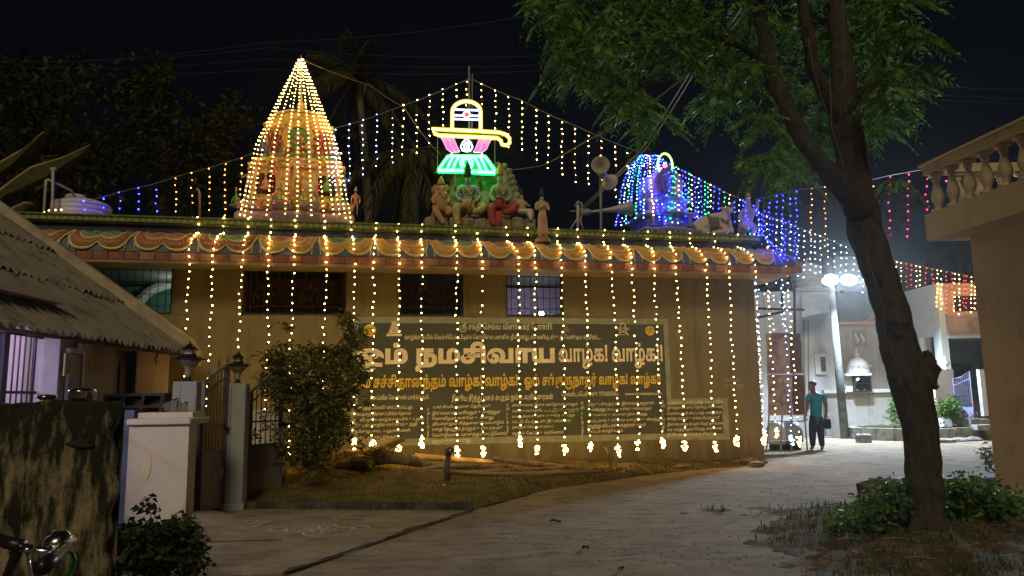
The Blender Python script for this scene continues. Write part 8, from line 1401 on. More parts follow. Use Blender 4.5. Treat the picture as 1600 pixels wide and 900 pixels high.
mb = MB(); pbox(mb, 1283, 558, 1290.5, 580, YA-.075, .013); obj('pane', mb, dark_m, wn)
for y in (561, 565, 569, 573, 577): mb = MB(); pbox(mb, 1283, y-.6, 1290.5, y+.6, YA-.085, .009); obj('slat', mb, mast_m, wn)
mb = MB(); mb.tube([at_y(1273, 551, YA-.03), at_y(1282, 540, YA-.03), at_y(1292, 551, YA-.03)], .02, 5); obj('pediment', mb, mat('niche_white', ()), wn)
for x in (1263, 1240, 1256): mb = MB(); mb.tube([at_y(x, 500, YA-.03), at_y(x+1, 640, YA-.03)], .02, 6); obj('drain_pipe', mb, mat('pipe_dull', (.3, .3, .31), .6, .2), OH, True)
c = at_y(1262, 448, 25); mb = MB(); pr = []
for k in range(6): z = 4.6+.17*k; pr += [(.48, z), (.50, z+.03), (.50, z+.12), (.48, z+.15)]
mb.lathe(pr+[(.40, 5.7), (.15, 5.78)], (c.x, 25, 0), 20); mb.lathe([(.55, 4.35), (.55, 4.6)], (c.x, 25, 0), 16)
tag(obj('water_tank', mb, mat('tank_grey', (.42, .43, .44), .6, .15), None, True), 'grey ribbed water tank on the roof of the old house', 'water tank')
mb = MB(); pbox(mb, 1312, 400, 1400, 600, 27.5, .2); pbox(mb, 1318, 452, 1368, 456, 27.2, .3)
tag(obj('rear_wall_block', mb, mat('rear_blue', (.26, .33, .37), .9, .2, 2)), 'plain blue-grey building wall standing behind the shrine wall', 'building')
# shrine wall
SHW = thing('shrine_wall', 'weathered plaster wall with an orange coping, recessed panel and a white ledge', 'wall', (at_y(1350, 690, 24.3).x, 24.3, 0))
plm = two('shrine_plaster', (.31, .30, .28), (.40, .385, .355), (.19, .18, .16), 1.6, 2.6, .9, .4, (1, 1, 1), (2, 2, .5), (.3, .7), (.52, .74))
y_shrine = 24.3
mb = MB(); pbox(mb, 1312.5, 507, 1425, 690, y_shrine, .25); obj('wall_body', mb, plm, SHW)
mb = MB(); pbox(mb, 1308, 502.5, 1378, 506.8, y_shrine-.10, .4); mb.tube([at_y(1350, 504, y_shrine-.05), at_y(1366, 494, y_shrine-.05), at_y(1371, 494, y_shrine-.05)], .04, 6); obj('coping', mb, mat('coping_orange', (.55, .30, .16), .8, .3), SHW)
mb = MB(); pbox(mb, 1334, 514, 1355.5, 541.5, y_shrine-.04, .038); rp = obj('panel_frame', mb, mat('panel_grey', (.36, .33, .30), .9, .3, 6), SHW)
mb = MB(); pbox(mb, 1336.5, 517, 1353, 539.5, y_shrine-.045, .004); obj('panel_field', mb, mat('panel_dark', (.25, .23, .21), .9, .2), rp)
for x in (1339, 1348):
    P = [(x-1.6, 520), (x-2.4, 524), (x-.6, 528), (x+1.4, 531), (x+.8, 535), (x-.6, 537.5)]
    mb = MB(); mb.tube([at_y(a_, b_, y_shrine-.06) for a_, b_ in P], [.01, .035, .05, .05, .035, .01], 6); obj('letter_s', mb, white_m, rp, True)
mb = MB(); pbox(mb, 1288, 608, 1425, 613.5, y_shrine-.55, .6); obj('ledge', mb, mat('ledge_white', (.62, .62, .58), .85, .2, 6, .2), SHW)
mb = MB(); pbox(mb, 1290, 613.8, 1425, 690, y_shrine-.45, .4); obj('lower_wall', mb, plm, SHW)
for i in range(5): x = 1362+random.uniform(0, 35); y = random.uniform(535, 600); mb = MB(); mb.tube([at_y(x+random.uniform(-2, 2)+k*1.2, y+k*3.5, y_shrine-.006) for k in range(6)], .006, 3); obj('crack', mb, hair_m, SHW)
SHR = thing('wall_shrine', 'small domed white shrine with a dark glazed box on the wall ledge', 'shrine', at_y(1345, 608, 23.9))
c = at_y(1341, 584, 23.95); mb = MB(); mb.lathe([(.36, 0), (.36, .07), (.34, .08), (.335, .18), (.29, .34), (.20, .46), (.09, .52), (.06, .56), (.09, .60), (.05, .65), (.03, .72), (.008, .86)], c, 18, flute=.03, nf=9); obj('dome', mb, white_m, SHR, True)
mb = MB()
for k in range(7): q = lerp(PI*1.12, PI*1.88, k/6); mb.tube([c+Vector((.36*math.cos(q)+.05*math.cos(w_), .36*math.sin(q)-.02, .20+.06*math.sin(w_))) for w_ in np.linspace(0, PI, 6)], .012, 4)
obj('dome_scallops', mb, mat('scallop_grey', (.4, .4, .38), .8, .2), SHR).__setitem__('kind', 'stuff')
mb = MB(); pbox(mb, 1322, 583, 1362, 587, 23.5, .9); obj('slab', mb, white_m, SHR)
mb = MB(); pbox(mb, 1334, 587.3, 1337, 612, 23.6, .4); pbox(mb, 1359, 587.3, 1362, 612, 23.6, .4); pbox(mb, 1337, 587.3, 1359, 589.5, 23.6, .4); pbox(mb, 1337, 610, 1359, 612.5, 23.6, .4); pbox(mb, 1337, 598.5, 1359, 599.5, 23.6, .03); obj('shrine_box', mb, mat('box_black', (.03, .03, .03), .5, .2), SHR)
mb = MB(); pbox(mb, 1337, 589.5, 1359, 610, 23.96, .03); obj('box_back', mb, mat('box_back', (.16, .15, .14), .6, .3), SHR)
mb = MB(); p = at_y(1344, 606, 23.8); mb.lathe([(.09, -.08), (.10, .0), (.07, .12), (.05, .16), (.06, .22), (.02, .28)], p, 10); p = at_y(1353, 607, 23.8); mb.lathe([(.07, -.06), (.07, .02), (.03, .1)], p, 8); obj('idol', mb, mat('idol_black', (.02, .02, .02), .4, .2), SHR, True)
mb = MB(); mb.ball(at_y(1341, 593, 23.85), .05, 1); obj('oil_lamp', mb, emat('shrine_lamp', (.95, .95, 1), 7), SHR)
mb = MB(); pbox(mb, 1322, 588, 1333.5, 612, 23.7, .3); obj('side_niche', mb, mat('niche_lit', (.58, .6, .58), .8, .1), SHR)  # one even pale grey over the niche
# porch house
PH = thing('porch_house', 'white and pink porch house with balcony and open porch at far right', 'house', (at_y(1468, 650, 22.6).x, 22.6, 0))
YC = 22.6; X0 = at_y(1468, 500, YC).x; zt = at_y(1468, 443, YC).z; zm = at_y(1468, 524, YC).z; zo = at_y(1500, 487, YC).z
pkm = mat('house_pink', (.50, .36, .29), .85, .2, 3, .1); cym = mat('house_white', (.72, .76, .74), .85, .1, 3)
mb = MB(); mb.box(X0, X0+.2, YC, YC+3.4, zm, zt); mb.box(X0, X0+.2, YC+1.75, YC+3.4, 0, zm); mb.box(X0, X0+.22, YC+.02, YC+.42, .3, zm); mb.box(X0-.1, X0+.24, YC+1.0, YC+1.4, 0, zm); mb.box(X0-.25, X0+.0, YC-.1, YC+.4, 0, at_y(1465, 575, YC).z); obj('side_wall', mb, cym, PH)
mb = MB(); mb.box(X0+.21, X0+3.2, YC-.06, YC+.12, zm, zo); mb.box(X0+.21, X0+3.2, YC, YC+.12, at_y(1500, 462, YC).z, zt); mb.box(X0+.21, X0+.5, YC, YC+.12, zo+.002, at_y(1500, 462, YC).z-.002); obj('balcony_front', mb, pkm, PH)
mb = MB(); mb.box(X0+.21, X0+3.2, YC+1.4, YC+1.5, zm, zt); obj('balcony_rear', mb, mat('rear_maroon', (.12, .04, .06), .8, .3), PH)
a = at_y(1482, 519, YC-.07); b = at_y(1540, 494, YC-.07); mb = MB(); mb.tube([(a.x, YC-.07, a.z), (b.x, YC-.07, a.z), (b.x, YC-.07, b.z), (a.x, YC-.07, b.z)], .02, 4, closed=True); c = at_y(1524, 506, YC-.08)
for r_ in (.10, .17, .22): mb.tube([(c.x+r_*math.cos(q), YC-.075, c.z+r_*math.sin(q)) for q in np.linspace(0, 2*PI, 16)[:-1]], .014, 4, closed=True)
obj('front_moulding', mb, pkm, PH, True).__setitem__('kind', 'stuff')
mb = MB(); mb.box(X0+.2, X0+3.3, YC+3.2, YC+3.4, .2, zm); mb.box(X0+3.1, X0+3.3, YC, YC+3.2, .2, zm); obj('porch_rear', mb, mat('porch_grey', (.38, .40, .37), .9, .15, 2), PH)
mb = MB(); mb.box(X0+.2, X0+3.3, YC+.13, YC+3.2, zm-.0, zm+.1); mb.box(X0+.22, X0+3.2, YC-.04, YC+.12, zm-.10, zm-.002); obj('porch_ceiling', mb, mat('porch_white', (.55, .55, .52), .9, .1), PH)
mb = MB(); mb.box(X0-.3, X0+3.3, YC-.5, YC+3.3, -.02, .24); obj('porch_floor', mb, conc_m, PH)
mb = MB(); c = at_y(1480, 531, YC+1.0); mb.tube([c+Vector((0, 0, .12)), c], .02, 6); mb.lathe([(.03, -.05), (.09, -.03), (.09, .03), (.03, .05)], c, 10)
for q in (.15, 2.2, 4.3): d = Vector((math.cos(q), math.sin(q), 0)); n = Vector((-d.y, d.x, 0))*.07; mb.add([c+d*.08-n*.5, c+d*.7-n, c+d*.7+n, c+d*.08+n*.5]+[p+Vector((0, 0, .012)) for p in (c+d*.08-n*.5, c+d*.7-n, c+d*.7+n, c+d*.08+n*.5)], [[3, 2, 1, 0], [4, 5, 6, 7], [0, 1, 5, 4], [1, 2, 6, 5], [2, 3, 7, 6], [3, 0, 4, 7]])
tag(obj('ceiling_fan', mb, mast_m), 'three-bladed ceiling fan under the porch ceiling', 'fan')
GPY = 22.0; GP = thing('porch_gate_pillar', 'beige gate pillar with a white urn finial before the porch', 'pillar', (at_y(1483, 650, GPY).x, GPY, 0))
mb = MB(); pbox(mb, 1462, 577, 1493, 652, GPY, .3); obj('shaft', mb, mat('pillar_beige', (.42, .34, .29), .9, .2, 3), GP)
c = at_y(1478, 577, GPY+.15); mb = MB(); mb.lathe([(.09, 0), (.05, .03), (.04, .06), (.11, .14), (.12, .2), (.05, .27), (.06, .30), (.02, .36), (.008, .40)], c, 14); obj('finial', mb, white_m, GP, True)
mb = MB(); pbox(mb, 1534, 577, 1543, 650, 21.8, .15); tag(obj('gate_post', mb, mat('post_white', (.62, .62, .66), .8, .1)), 'white gate post at the right side of the porch entrance', 'post')
a = at_y(1494, 640, GPY-.05); b = at_y(1521, 640, GPY-.65); zb0 = .28; zb1 = at_y(1494, 592, GPY).z; zb2 = at_y(1521, 580, GPY-.5).z
PG = thing('porch_gate', 'bluish grey metal gate leaf standing ajar before the porch', 'gate', (a.x, a.y, 0)); d = Vector((b.x-a.x, b.y-a.y, 0)); L_ = d.length; M = Matrix.Translation((a.x, a.y, 0)) @ Matrix.Rotation(math.atan2(d.y, d.x), 4, 'Z')
pgm = mat('gate_violet', (.20, .20, .30), .6, .25, 5)
mb = MB(); zq = .28+.62; mb.box(0, L_, -.012, .012, .28, zq); mb.xf(M); obj('sheet_panel', mb, pgm, PG)
mb = MB(); mb.tube([(0, 0, .28), (0, 0, zb1), (L_*.5, 0, (zb1+zb2)/2-.06), (L_, 0, zb2), (L_, 0, .28)], .022, 6); mb.tube([(0, 0, zb1-.2), (L_, 0, zb2-.2)], .014, 5); mb.xf(M); obj('gate_frame', mb, pgm, PG)
for k in range(1, 9): mb = MB(); x = L_*k/9; mb.tube([(x, 0, zq), (x, 0, lerp(zb1, zb2, k/9)-.05)], .010, 4); mb.xf(M); obj('bar', mb, pgm, PG)
mb = MB(); mb.grid(lambda u, v: at_y(lerp(1470, 1517, u), lerp(569, lerp(590, 604, u), v)+1.5*math.sin(u*9), YC+.55+.05*math.sin(u*14+v*3)), 20, 6); tag(obj('dark_cloth', mb, mat('cloth_dark', (.03, .03, .045), .9, .3, 5), None, True), 'dark cloth hung across the porch behind the gate pillar', 'cloth')
# motorcycle parked in the porch
MC = thing('motorcycle', 'dark motorcycle with a red panel parked inside the porch', 'motorcycle', (at_y(1530, 648, 22.6).x, 22.6, .24)); mx = at_y(1530, 648, 22.6).x
blk2 = mat('moto_black', (.02, .02, .022), .4, .3)
for dy in (-.05, 1.2):
    mb = MB(); mb.tube([(mx+.05*dy, YC+.35+dy+.27*math.cos(q), .52+.27*math.sin(q)) for q in np.linspace(0, 2*PI, 22)[:-1]], .045, 6, closed=True); mb.lathe([(.10, -.03), (.10, .03)], (0, 0, 0), 10, Matrix.Translation((mx+.05*dy, YC+.35+dy, .52)) @ Matrix.Rotation(PI/2, 4, 'Y')); obj('wheel', mb, blk2, MC, True)
skin('body', [((mx, YC+.25, .95), .07), ((mx, YC+.6, .92), .12), ((mx+.03, YC+1.0, 1.02), .14), ((mx+.05, YC+1.25, 1.05), .06), ((mx, YC+.75, .6), .16), ((mx+.05, YC+1.55, .55), .04)], [(0, 1), (1, 2), (2, 3), (1, 4), (3, 5)], blk2, MC, 1)
mb = MB(); mb.ball((mx-.08, YC+.12, 1.0), .09, 2, sc=(1, .6, .5)); obj('red_panel', mb, mat('moto_red', (.5, .03, .02), .3, .2), MC, True)
mb = MB(); mb.tube([(mx-.35, YC+1.15, 1.2), (mx, YC+1.28, 1.12), (mx+.4, YC+1.2, 1.2)], .02, 6); mb.ball((mx-.3, YC+1.15, 1.35), .06, 1); obj('handlebar', mb, blk2, MC, True)
# round planter with its bush, drum seat, slabs
PC = Vector((at_y(1434, 670, 22.3).x, 22.35, 0)); PR = 1.95
stone_g = two('planter_cement', (.26, .25, .23), (.34, .33, .30), (.16, .15, .13), 3, 4, .95, .5)
PLN = thing('round_planter', 'low round cement planter ring with grass inside, in front of the shrine wall', 'planter', PC)
for k in range(22):
    q0, q1 = 2*PI*k/22+.006, 2*PI*(k+1)/22-.006; hh = .34+random.uniform(-.015, .015); mb = MB(); vs = []
    for r_, z in ((PR, 0), (PR+random.uniform(-.01, .01), hh), (PR-.22, hh), (PR-.22, 0)):
        for q in (q0, (q0+q1)/2, q1): vs.append(PC+Vector((r_*math.cos(q), r_*math.sin(q)*.78, z)))
    fs = [[i*3+j, i*3+j+1, ((i+1) % 4)*3+j+1, ((i+1) % 4)*3+j] for i in range(4) for j in range(2)]+[[0, 3, 6, 9], [2, 11, 8, 5]]
    mb.add(vs, fs); obj('ring_segment', mb, stone_g, PLN)
mb = MB(); mb.lathe([(PR-.2, .0), (PR-.2, .27), (.01, .31)], PC, 22, sy=.78); obj('planter_soil', mb, bank_m, PLN)
c = at_y(1349, 683, 20.9); mb = MB(); mb.lathe([(.20, -.02), (.21, .03), (.20, .20), (.18, .23), (.01, .235)], (c.x, 20.9, 0), 16); tag(obj('drum_seat', mb, stone_g, None), 'low round stone seat on the road before the planter', 'stone seat')
mb = MB(); pbox(mb, 1518, 655, 1552, 664, 21.2, .9); mb.v = [Vector((p.x, p.y, max(p.z, -.01))) for p in mb.v]; pbox(mb, 1528, 664.2, 1556, 672, 20.7, .7); struct('porch_steps', mb, stone_g)
for i, (px, py) in enumerate(((1475, 690), (1497, 688), (1518, 687), (1536, 684))):
    rock('kerb_stone', at_z(px, py, .03), .2, 'flat grey stone lying along the planter foot, %s from the left' % ORD[i], 'stone', stone_g, (1.6, .7, .45), 'flat stones along the planter foot')
# display board and poles beside the temple corner
bdm = two('board_brown', (.36, .26, .23), (.44, .32, .28), (.22, .13, .11), 2, 3, .8, .2); bdd = mat('board_dark', (.14, .075, .065), .8, .3, 5); frm = mat('board_frame', (.42, .36, .32), .7, .2)
DBD = thing('display_board', 'tall two-tier brown board on a metal stand behind the teal-shirted person', 'board', (at_y(1228, 700, 18.3).x, 18.3, 0)); yd = 18.3
for (x0_, y0_, x1_, y1_) in ((1199, 521, 1253, 583), (1201, 586, 1258, 648)):
    mb = MB(); pbox(mb, x0_, y0_, x0_+(x1_-x0_)*.62, y1_, yd, .03); obj('board_panel', mb, bdm, DBD)
    mb = MB(); pbox(mb, x0_+(x1_-x0_)*.64, y0_, x1_, y1_, yd, .03); obj('board_panel', mb, bdd, DBD)
    mb = MB(); P = [at_y(x0_, y0_, yd-.01), at_y(x1_, y0_, yd-.01), at_y(x1_, y1_, yd-.01), at_y(x0_, y1_, yd-.01)]; mb.tube(P, .022, 4, closed=True); mb.tube([at_y(x0_+(x1_-x0_)*.63, y0_, yd-.01), at_y(x0_+(x1_-x0_)*.63, y1_, yd-.01)], .016, 4); obj('board_frame', mb, frm, DBD)
for px, px2 in ((1202, 1197), (1222, 1220), (1237, 1237), (1257, 1262)):
    mb = MB(); mb.tube([at_y(px, 648, yd-.02), at_y(px2, 708, yd-.2)], .02, 6); obj('leg', mb, mast_m, DBD)
mb = MB(); mb.tube([at_y(1203, 658, yd), at_y(1258, 658, yd)], .018, 5); mb.tube([at_y(1200, 690, yd-.1), at_y(1245, 688, yd-.1)], .015, 5); obj('cross_rail', mb, mast_m, DBD)
for i, (px, r_, m_) in enumerate(((1214, .25, white_m), (1238, .27, mat('tub_blue', (.30, .33, .42), .5, .2)))):
    c = at_y(px, 690, 18.9); mb = MB(); mb.lathe([(r_*.7, .12), (r_, .2), (r_*1.02, .5), (r_*.6, .68), (r_*.1, .72)], (c.x, 18.9, 0), 18); tag(obj('round_vessel', mb, m_, None, True), ['pale round vessel under the brown board', 'bluish round vessel under the brown board, nearer the person'][i], 'vessel')
    mb = MB(); mb.lathe([(.2, 0), (.2, .12)], (c.x, 18.9, 0), 12); tag(obj('vessel_stand', mb, blk2), 'dark stand under the %s round vessel' % ['pale', 'bluish'][i], 'stand')
pbm = mat('pole_blue', (.05, .05, .14), .6, .2)
for i, (P, lb) in enumerate((([(1183, 482, 17.0), (1256, 484, 17.6)], 'long dark blue pole jutting sideways from the temple corner'), ([(1186, 496, 17.0), (1223, 487, 17.5)], 'short dark blue pole slanting below the long one at the temple corner'), ([(1241, 444, 17.8), (1242, 521, 17.8)], 'upright dark blue pole above the brown board'), ([(1222, 438, 17.4), (1222, 480, 17.4)], 'thin upright pole under the temple eave tip'))):
    tag(obj('pole', MB().tube([at_y(*p) for p in P], .03, 6), pbm), lb, 'pole')
# person in a teal shirt
def P3(px, py, dy=0): return at_y(px, py, 18.66+dy)
PER = thing('person', 'person in a teal shirt and navy trousers standing with head bowed, holding a black bag', 'person', P3(1276, 702))
skn = mat('skin', (.16, .085, .05), .55, .2, 10); teal_s = mat('shirt_teal', (.015, .21, .25), .8, .2, 6, .15); navy = mat('trousers_navy', (.025, .032, .08), .8, .3, 6, .15)
n = [(P3(1275, 652), (.155, .11)), (P3(1275, 640), (.15, .10)), (P3(1275, 626), (.18, .11)), (P3(1274, 618), (.14, .08)), (P3(1271, 612.5), .055), (P3(1268.5, 607, -.06), (.078, .09)), (P3(1268, 602, -.07), (.078, .092)), (P3(1268.5, 598.5, -.06), .06),
     (P3(1264.5, 619), .065), (P3(1261, 632), .047), (P3(1259.5, 642, -.05), .04), (P3(1258, 650, -.16), .035), (P3(1257, 653, -.22), .03), (P3(1286, 619), .065), (P3(1290.5, 632, .03), .047), (P3(1291, 643, .02), .04), (P3(1290, 652, -.02), .034), (P3(1289.5, 656, -.03), .03),
     (P3(1270.5, 660), .10), (P3(1269.5, 680, -.02), .07), (P3(1270, 698), .045), (P3(1267, 701.5, -.14), .035), (P3(1281, 660), .10), (P3(1282.5, 680), .07), (P3(1285, 698, .05), .045), (P3(1284, 701.5, -.10), .035)]
e = [(0, 1), (1, 2), (2, 3), (3, 4), (4, 5), (5, 6), (6, 7), (3, 8), (8, 9), (9, 10), (10, 11), (11, 12), (3, 13), (13, 14), (14, 15), (15, 16), (16, 17), (0, 18), (18, 19), (19, 20), (20, 21), (0, 22), (22, 23), (23, 24), (24, 25)]
skin('body', n, e, skn, PER, 2)
n = [(P3(1275, 661), (.19, .15)), (P3(1275, 640), (.185, .145)), (P3(1275, 626), (.20, .145)), (P3(1274.3, 617.5), (.135, .085)), (P3(1264.3, 619), .08), (P3(1262, 628), .068), (P3(1286.3, 619), .08), (P3(1289.5, 628), .068)]
skin('shirt', n, [(0, 1), (1, 2), (2, 3), (3, 4), (4, 5), (3, 6), (6, 7)], teal_s, PER, 2)
n = [(P3(1275, 643), (.165, .125)), (P3(1270.5, 660), .115), (P3(1269.5, 680, -.02), .088), (P3(1270, 699), .066), (P3(1281, 660), .115), (P3(1282.5, 680), .088), (P3(1285, 699, .05), .066)]
skin('trousers', n, [(0, 1), (1, 2), (2, 3), (0, 4), (4, 5), (5, 6)], navy, PER, 2)
mb = MB(); mb.ball(P3(1269.5, 599.5, -.04), .098, 3, sc=(1.0, 1.08, .78)); obj('hair', mb, hair_m, PER, True)
for hx, hy, sg in ((1257, 653, -.22), (1289.5, 656, -.03)):
    c = P3(hx, hy, sg); mb = MB()
    for k in range(4): mb.tube([c+Vector((-.03+.02*k, -.01, -.015)), c+Vector((-.03+.02*k, -.03, -.055-.008*(k in (1, 2)))), c+Vector((-.028+.018*k, -.015, -.085))], [.009, .008, .006], 5)
    mb.tube([c+Vector((.035, -.01, 0)), c+Vector((.045, -.035, -.035)), c+Vector((.035, -.045, -.06))], [.010, .009, .007], 5); obj('fingers', mb, skn, PER, True)
c = P3(1265.5, 606.5, -.14); mb = MB(); mb.ball(c+Vector((-.025, -.02, 0)), .016, 1, sc=(.8, 1, 1.2)); mb.ball(c+Vector((.055, .06, .01)), .024, 1, sc=(.4, 1, 1.4)); obj('nose_and_ear', mb, skn, PER, True)
mb = MB(); c = P3(1293, 662, -.03); mb.box(c.x-.08, c.x+.08, c.y-.05, c.y+.05, c.z-.13, c.z+.12, bev=.025); mb.tube([c+Vector((-.05, 0, .11)), c+Vector((-.04, 0, .2)), c+Vector((-.01, 0, .2)), c+Vector((.05, 0, .11))], .01, 5); tag(obj('black_bag', mb, blk2, None), 'black bag hanging from the hand of the teal-shirted person', 'bag')
# balcony house at the right edge
FX = lambda y: 6.81-.11*(y-10.73)
och = two('balcony_plaster', (.42, .345, .225), (.48, .40, .265), (.30, .24, .15), 1.2, 2.2, .9, .2, (1, 1, 1), (1.5, 1.5, .6), (.3, .7), (.55, .75))
BH = thing('balcony_house', 'ochre house edge with a projecting balcony and turned balusters at the right', 'house', (FX(10.73), 10.73, 0))
def bwall(mb, o0, o1, y0, y1, z0, z1):
    vs = []
    for z in (z0, z1): vs += [(FX(y0)+o0, y0, z), (FX(y1)+o0, y1, z), (FX(y1)+o1, y1, z), (FX(y0)+o1, y0, z)]
    return mb.add(vs, [[0, 1, 2, 3], [7, 6, 5, 4], [0, 4, 5, 1], [1, 5, 6, 2], [2, 6, 7, 3], [3, 7, 4, 0]])
ex = at_y(1445, 345, 10.95).x-FX(10.95); zb = at_y(1445, 377, 10.95).z; zs = at_y(1447, 336, 10.95).z; zr = at_y(1440, 263, 10.95).z
mb = MB(); bwall(mb, 0, 3, 1.0, 10.73, -.05, zb-.002); obj('wall', mb, och, BH)
mb = MB(); bwall(mb, ex, 3, 1.0, 10.95, zb, zs); obj('balcony_slab', mb, och, BH)
mb = MB(); bwall(mb, ex+.02, ex+.24, 1.0, 10.93, zr-.13, zr); bwall(mb, ex+.25, 2.2, 10.72, 10.92, zr-.13, zr); bwall(mb, ex-.02, ex+.28, 1.0, 10.96, zr+.002, zr+.04); obj('top_rail', mb, och, BH)
mb = MB(); bwall(mb, 1.6, 3, 1.0, 10.6, zs+.002, zs+3); obj('upper_wall', mb, och, BH)
hB = zr-.13-zs
bl = MB(); bl.box(-.075, .075, -.075, .075, 0, .06); bl.box(-.075, .075, -.075, .075, hB-.05, hB)
bl.lathe([(.05, .06), (.062, .08), (.045, .10), (.055, .13), (.085, .20), (.09, .26), (.07, .34), (.045, .42), (.038, .47), (.06, .50), (.06, .52), (.042, .54), (.048, hB-.08), (.065, hB-.05)], (0, 0, 0), 12)
b0 = obj('baluster', bl, och, BH, True, True); y = 10.80; first = True
while y > 2:
    loc = Vector((FX(y)+ex+.13, y, zs))-Vector((FX(10.73), 10.73, 0))
    if first: b0.location = loc; first = False
    else: dup(b0, loc)
    y -= .33
for k in range(1, 6): dup(b0, Vector((FX(10.8)+ex+.13+.33*k, 10.82, zs))-Vector((FX(10.73), 10.73, 0)))
# ---------------------------------------------------------------- trees, shrubs, cables
def leaves(C, D, Ln, Wd, droop=.25):
    """diamond leaves folded along the midrib: C bases, D unit directions, Ln lengths, Wd widths"""
    n = len(C); up = rng.normal(0, 1, (n, 3)); sd = np.cross(D, up); sd /= np.linalg.norm(sd, axis=1)[:, None]+1e-9
    nr = np.cross(sd, D); L_ = Ln[:, None]; W_ = Wd[:, None]
    m = C + D*L_*.45; t = C + D*L_; t[:, 2] -= droop*Ln
    V = np.concatenate([C, m+sd*W_+nr*W_*.3, t, m-sd*W_+nr*W_*.3]); i = np.arange(n)
    return V, np.stack([i, i+n, i+2*n, i+3*n], 1)
def unit(n, zlo=-1., zhi=1.):
    a = rng.uniform(0, 2*PI, n); z = rng.uniform(zlo, zhi, n); r_ = np.sqrt(np.maximum(0, 1-z*z)); return np.stack([r_*np.cos(a), r_*np.sin(a), z], 1)
def cat(parts):
    V = []; Fq = []; o = 0
    for v, f in parts: V.append(v); Fq.append(f+o); o += len(v)
    return np.concatenate(V), np.concatenate(Fq)
# --- the big tree at the right
TB = at_z(1440, 846); bark_t = two('tree_bark', (.042, .034, .027), (.080, .066, .052), (.022, .019, .016), 4, 7, .95, 1.0, (5, 5, .8), (2, 2, 1), (.3, .7), (.5, .7), bscale=18)
TREE = thing('roadside_tree', 'large roadside tree with a leaning dark trunk, forked limbs and feathery drooping leaves', 'tree', (TB.x, TB.y, 0))
def limb(name, P, n=14, nz=.10):
    pts = []; rr = []
    W_ = [(at_y(x, y, 7.4+dy), w_/2*7.4/F) for x, y, w_, dy in P]
    K = 7
    for (a, ra), (b, rb) in zip(W_, W_[1:]):
        for k in range(K): pts.append(a.lerp(b, k/K)); rr.append(lerp(ra, rb, k/K))
    pts.append(W_[-1][0]); rr.append(W_[-1][1])
    for _ in range(2): pts = [pts[0]]+[(pts[i-1]+pts[i]*2+pts[i+1])/4 for i in range(1, len(pts)-1)]+[pts[-1]]
    mb = MB(); mb.tube(pts, rr, n)
    k = len(pts); ph = [random.uniform(0, 6) for _ in range(4)]
    for i in range(k):
        for j in range(n):
            q = mb.v[i*n+j]; c = pts[i]; a = 2*PI*j/n
            f = 1+nz*(math.sin(3*a+i*.5+ph[0])*.6+math.sin(5*a-i*.8+ph[1])*.4+math.sin(i*.9+ph[2]+a)*.5)+random.uniform(-nz, nz)*.35
            mb.v[i*n+j] = c+(q-c)*f
    obj(name, mb, bark_t, TREE, True)
    return pts
random.seed(21)
main = limb('trunk', [(1455, 905, 84, 0), (1449, 850, 64, 0), (1446, 800, 53, 0), (1443, 740, 51, 0), (1441, 690, 50, 0), (1432, 640, 54, 0), (1420, 590, 60, 0), (1406, 545, 56, 0), (1396, 500, 52, 0), (1386, 460, 50, 0), (1368, 410, 50, 0), (1352, 360, 54, .05), (1342, 310, 48, .1), (1332, 260, 46, .15), (1322, 200, 50, .2), (1318, 150, 44, .3), (1316, 90, 36, .4), (1306, 20, 30, .6), (1300, -60, 24, .7)], 16, .05)
limb('limb', [(1346, 335, 40, .0), (1318, 300, 32, -.1), (1285, 258, 28, -.2), (1258, 225, 27, -.25), (1235, 180, 25, -.3), (1215, 140, 24, -.3), (1198, 85, 22, -.35), (1188, 20, 20, -.4), (1176, -60, 16, -.5)], 12)
limb('limb', [(1322, 200, 34, .2), (1300, 165, 26, .1), (1276, 120, 22, .0), (1262, 60, 20, -.1), (1252, -20, 16, -.2), (1248, -70, 12, -.2)], 10)
limb('limb', [(1325, 175, 30, .2), (1352, 140, 24, .4), (1380, 90, 18, .6), (1400, 20, 12, .8)], 10)
limb('limb', [(1205, 105, 18, -.3), (1150, 70, 14, -.5), (1080, 50, 11, -.7), (1000, 60, 8, -.9), (930, 80, 5, -1.1)], 8)
limb('limb', [(1235, 180, 12, -.3), (1190, 120, 10, .3), (1110, 95, 8, .5), (1040, 110, 6, .5), (985, 150, 4, .5)], 7)
limb('bark_lump', [(1440, 612, 24, -.10), (1450, 588, 30, -.11), (1453, 565, 22, -.1), (1446, 548, 8, -.08)], 9, .25)
limb('bark_lump', [(1398, 480, 20, -.1), (1400, 505, 40, -.1), (1402, 530, 22, -.1)], 8, .2)
limb('dead_stub', [(1452, 598, 14, -.1), (1466, 606, 8, -.15)], 6, .2)
limb('dead_stub', [(1398, 590, 12, -.16), (1388, 588, 7, -.2)], 6, .2)
for P in ([(1472, 860, 26, -.1), (1458, 830, 22, -.12), (1448, 800, 16, -.1)], [(1405, 880, 30, -.2), (1424, 850, 26, -.18), (1434, 810, 18, -.14)], [(1500, 880, 20, 0), (1474, 852, 26, 0), (1456, 826, 20, 0)]): limb('root', P, 8, .15)
# clinging vine stems on the trunk
for P in ([(1412, 640, 0), (1404, 580, 0), (1385, 520, 0), (1378, 470, 0), (1352, 400, 0)], [(1326, 320, 0), (1318, 260, 0), (1302, 200, 0), (1296, 120, 0)], [(1300, 190, 0), (1285, 160, 0), (1270, 110, 0), (1262, 60, 0)], [(1318, 0, 0), (1318, 120, 0), (1314, 200, 0)]):
    mb = MB(); mb.tube([at_y(x+random.uniform(-3, 3), y, 7.02) for x, y, _ in P], .008, 5); obj('vine_stem', mb, mat('vine_pale', (.085, .075, .06), .8, .3), TREE, True)
leaf_t = leafmat('tree_leaf', (.16, .31, .06), (.05, .12, .025), .38)
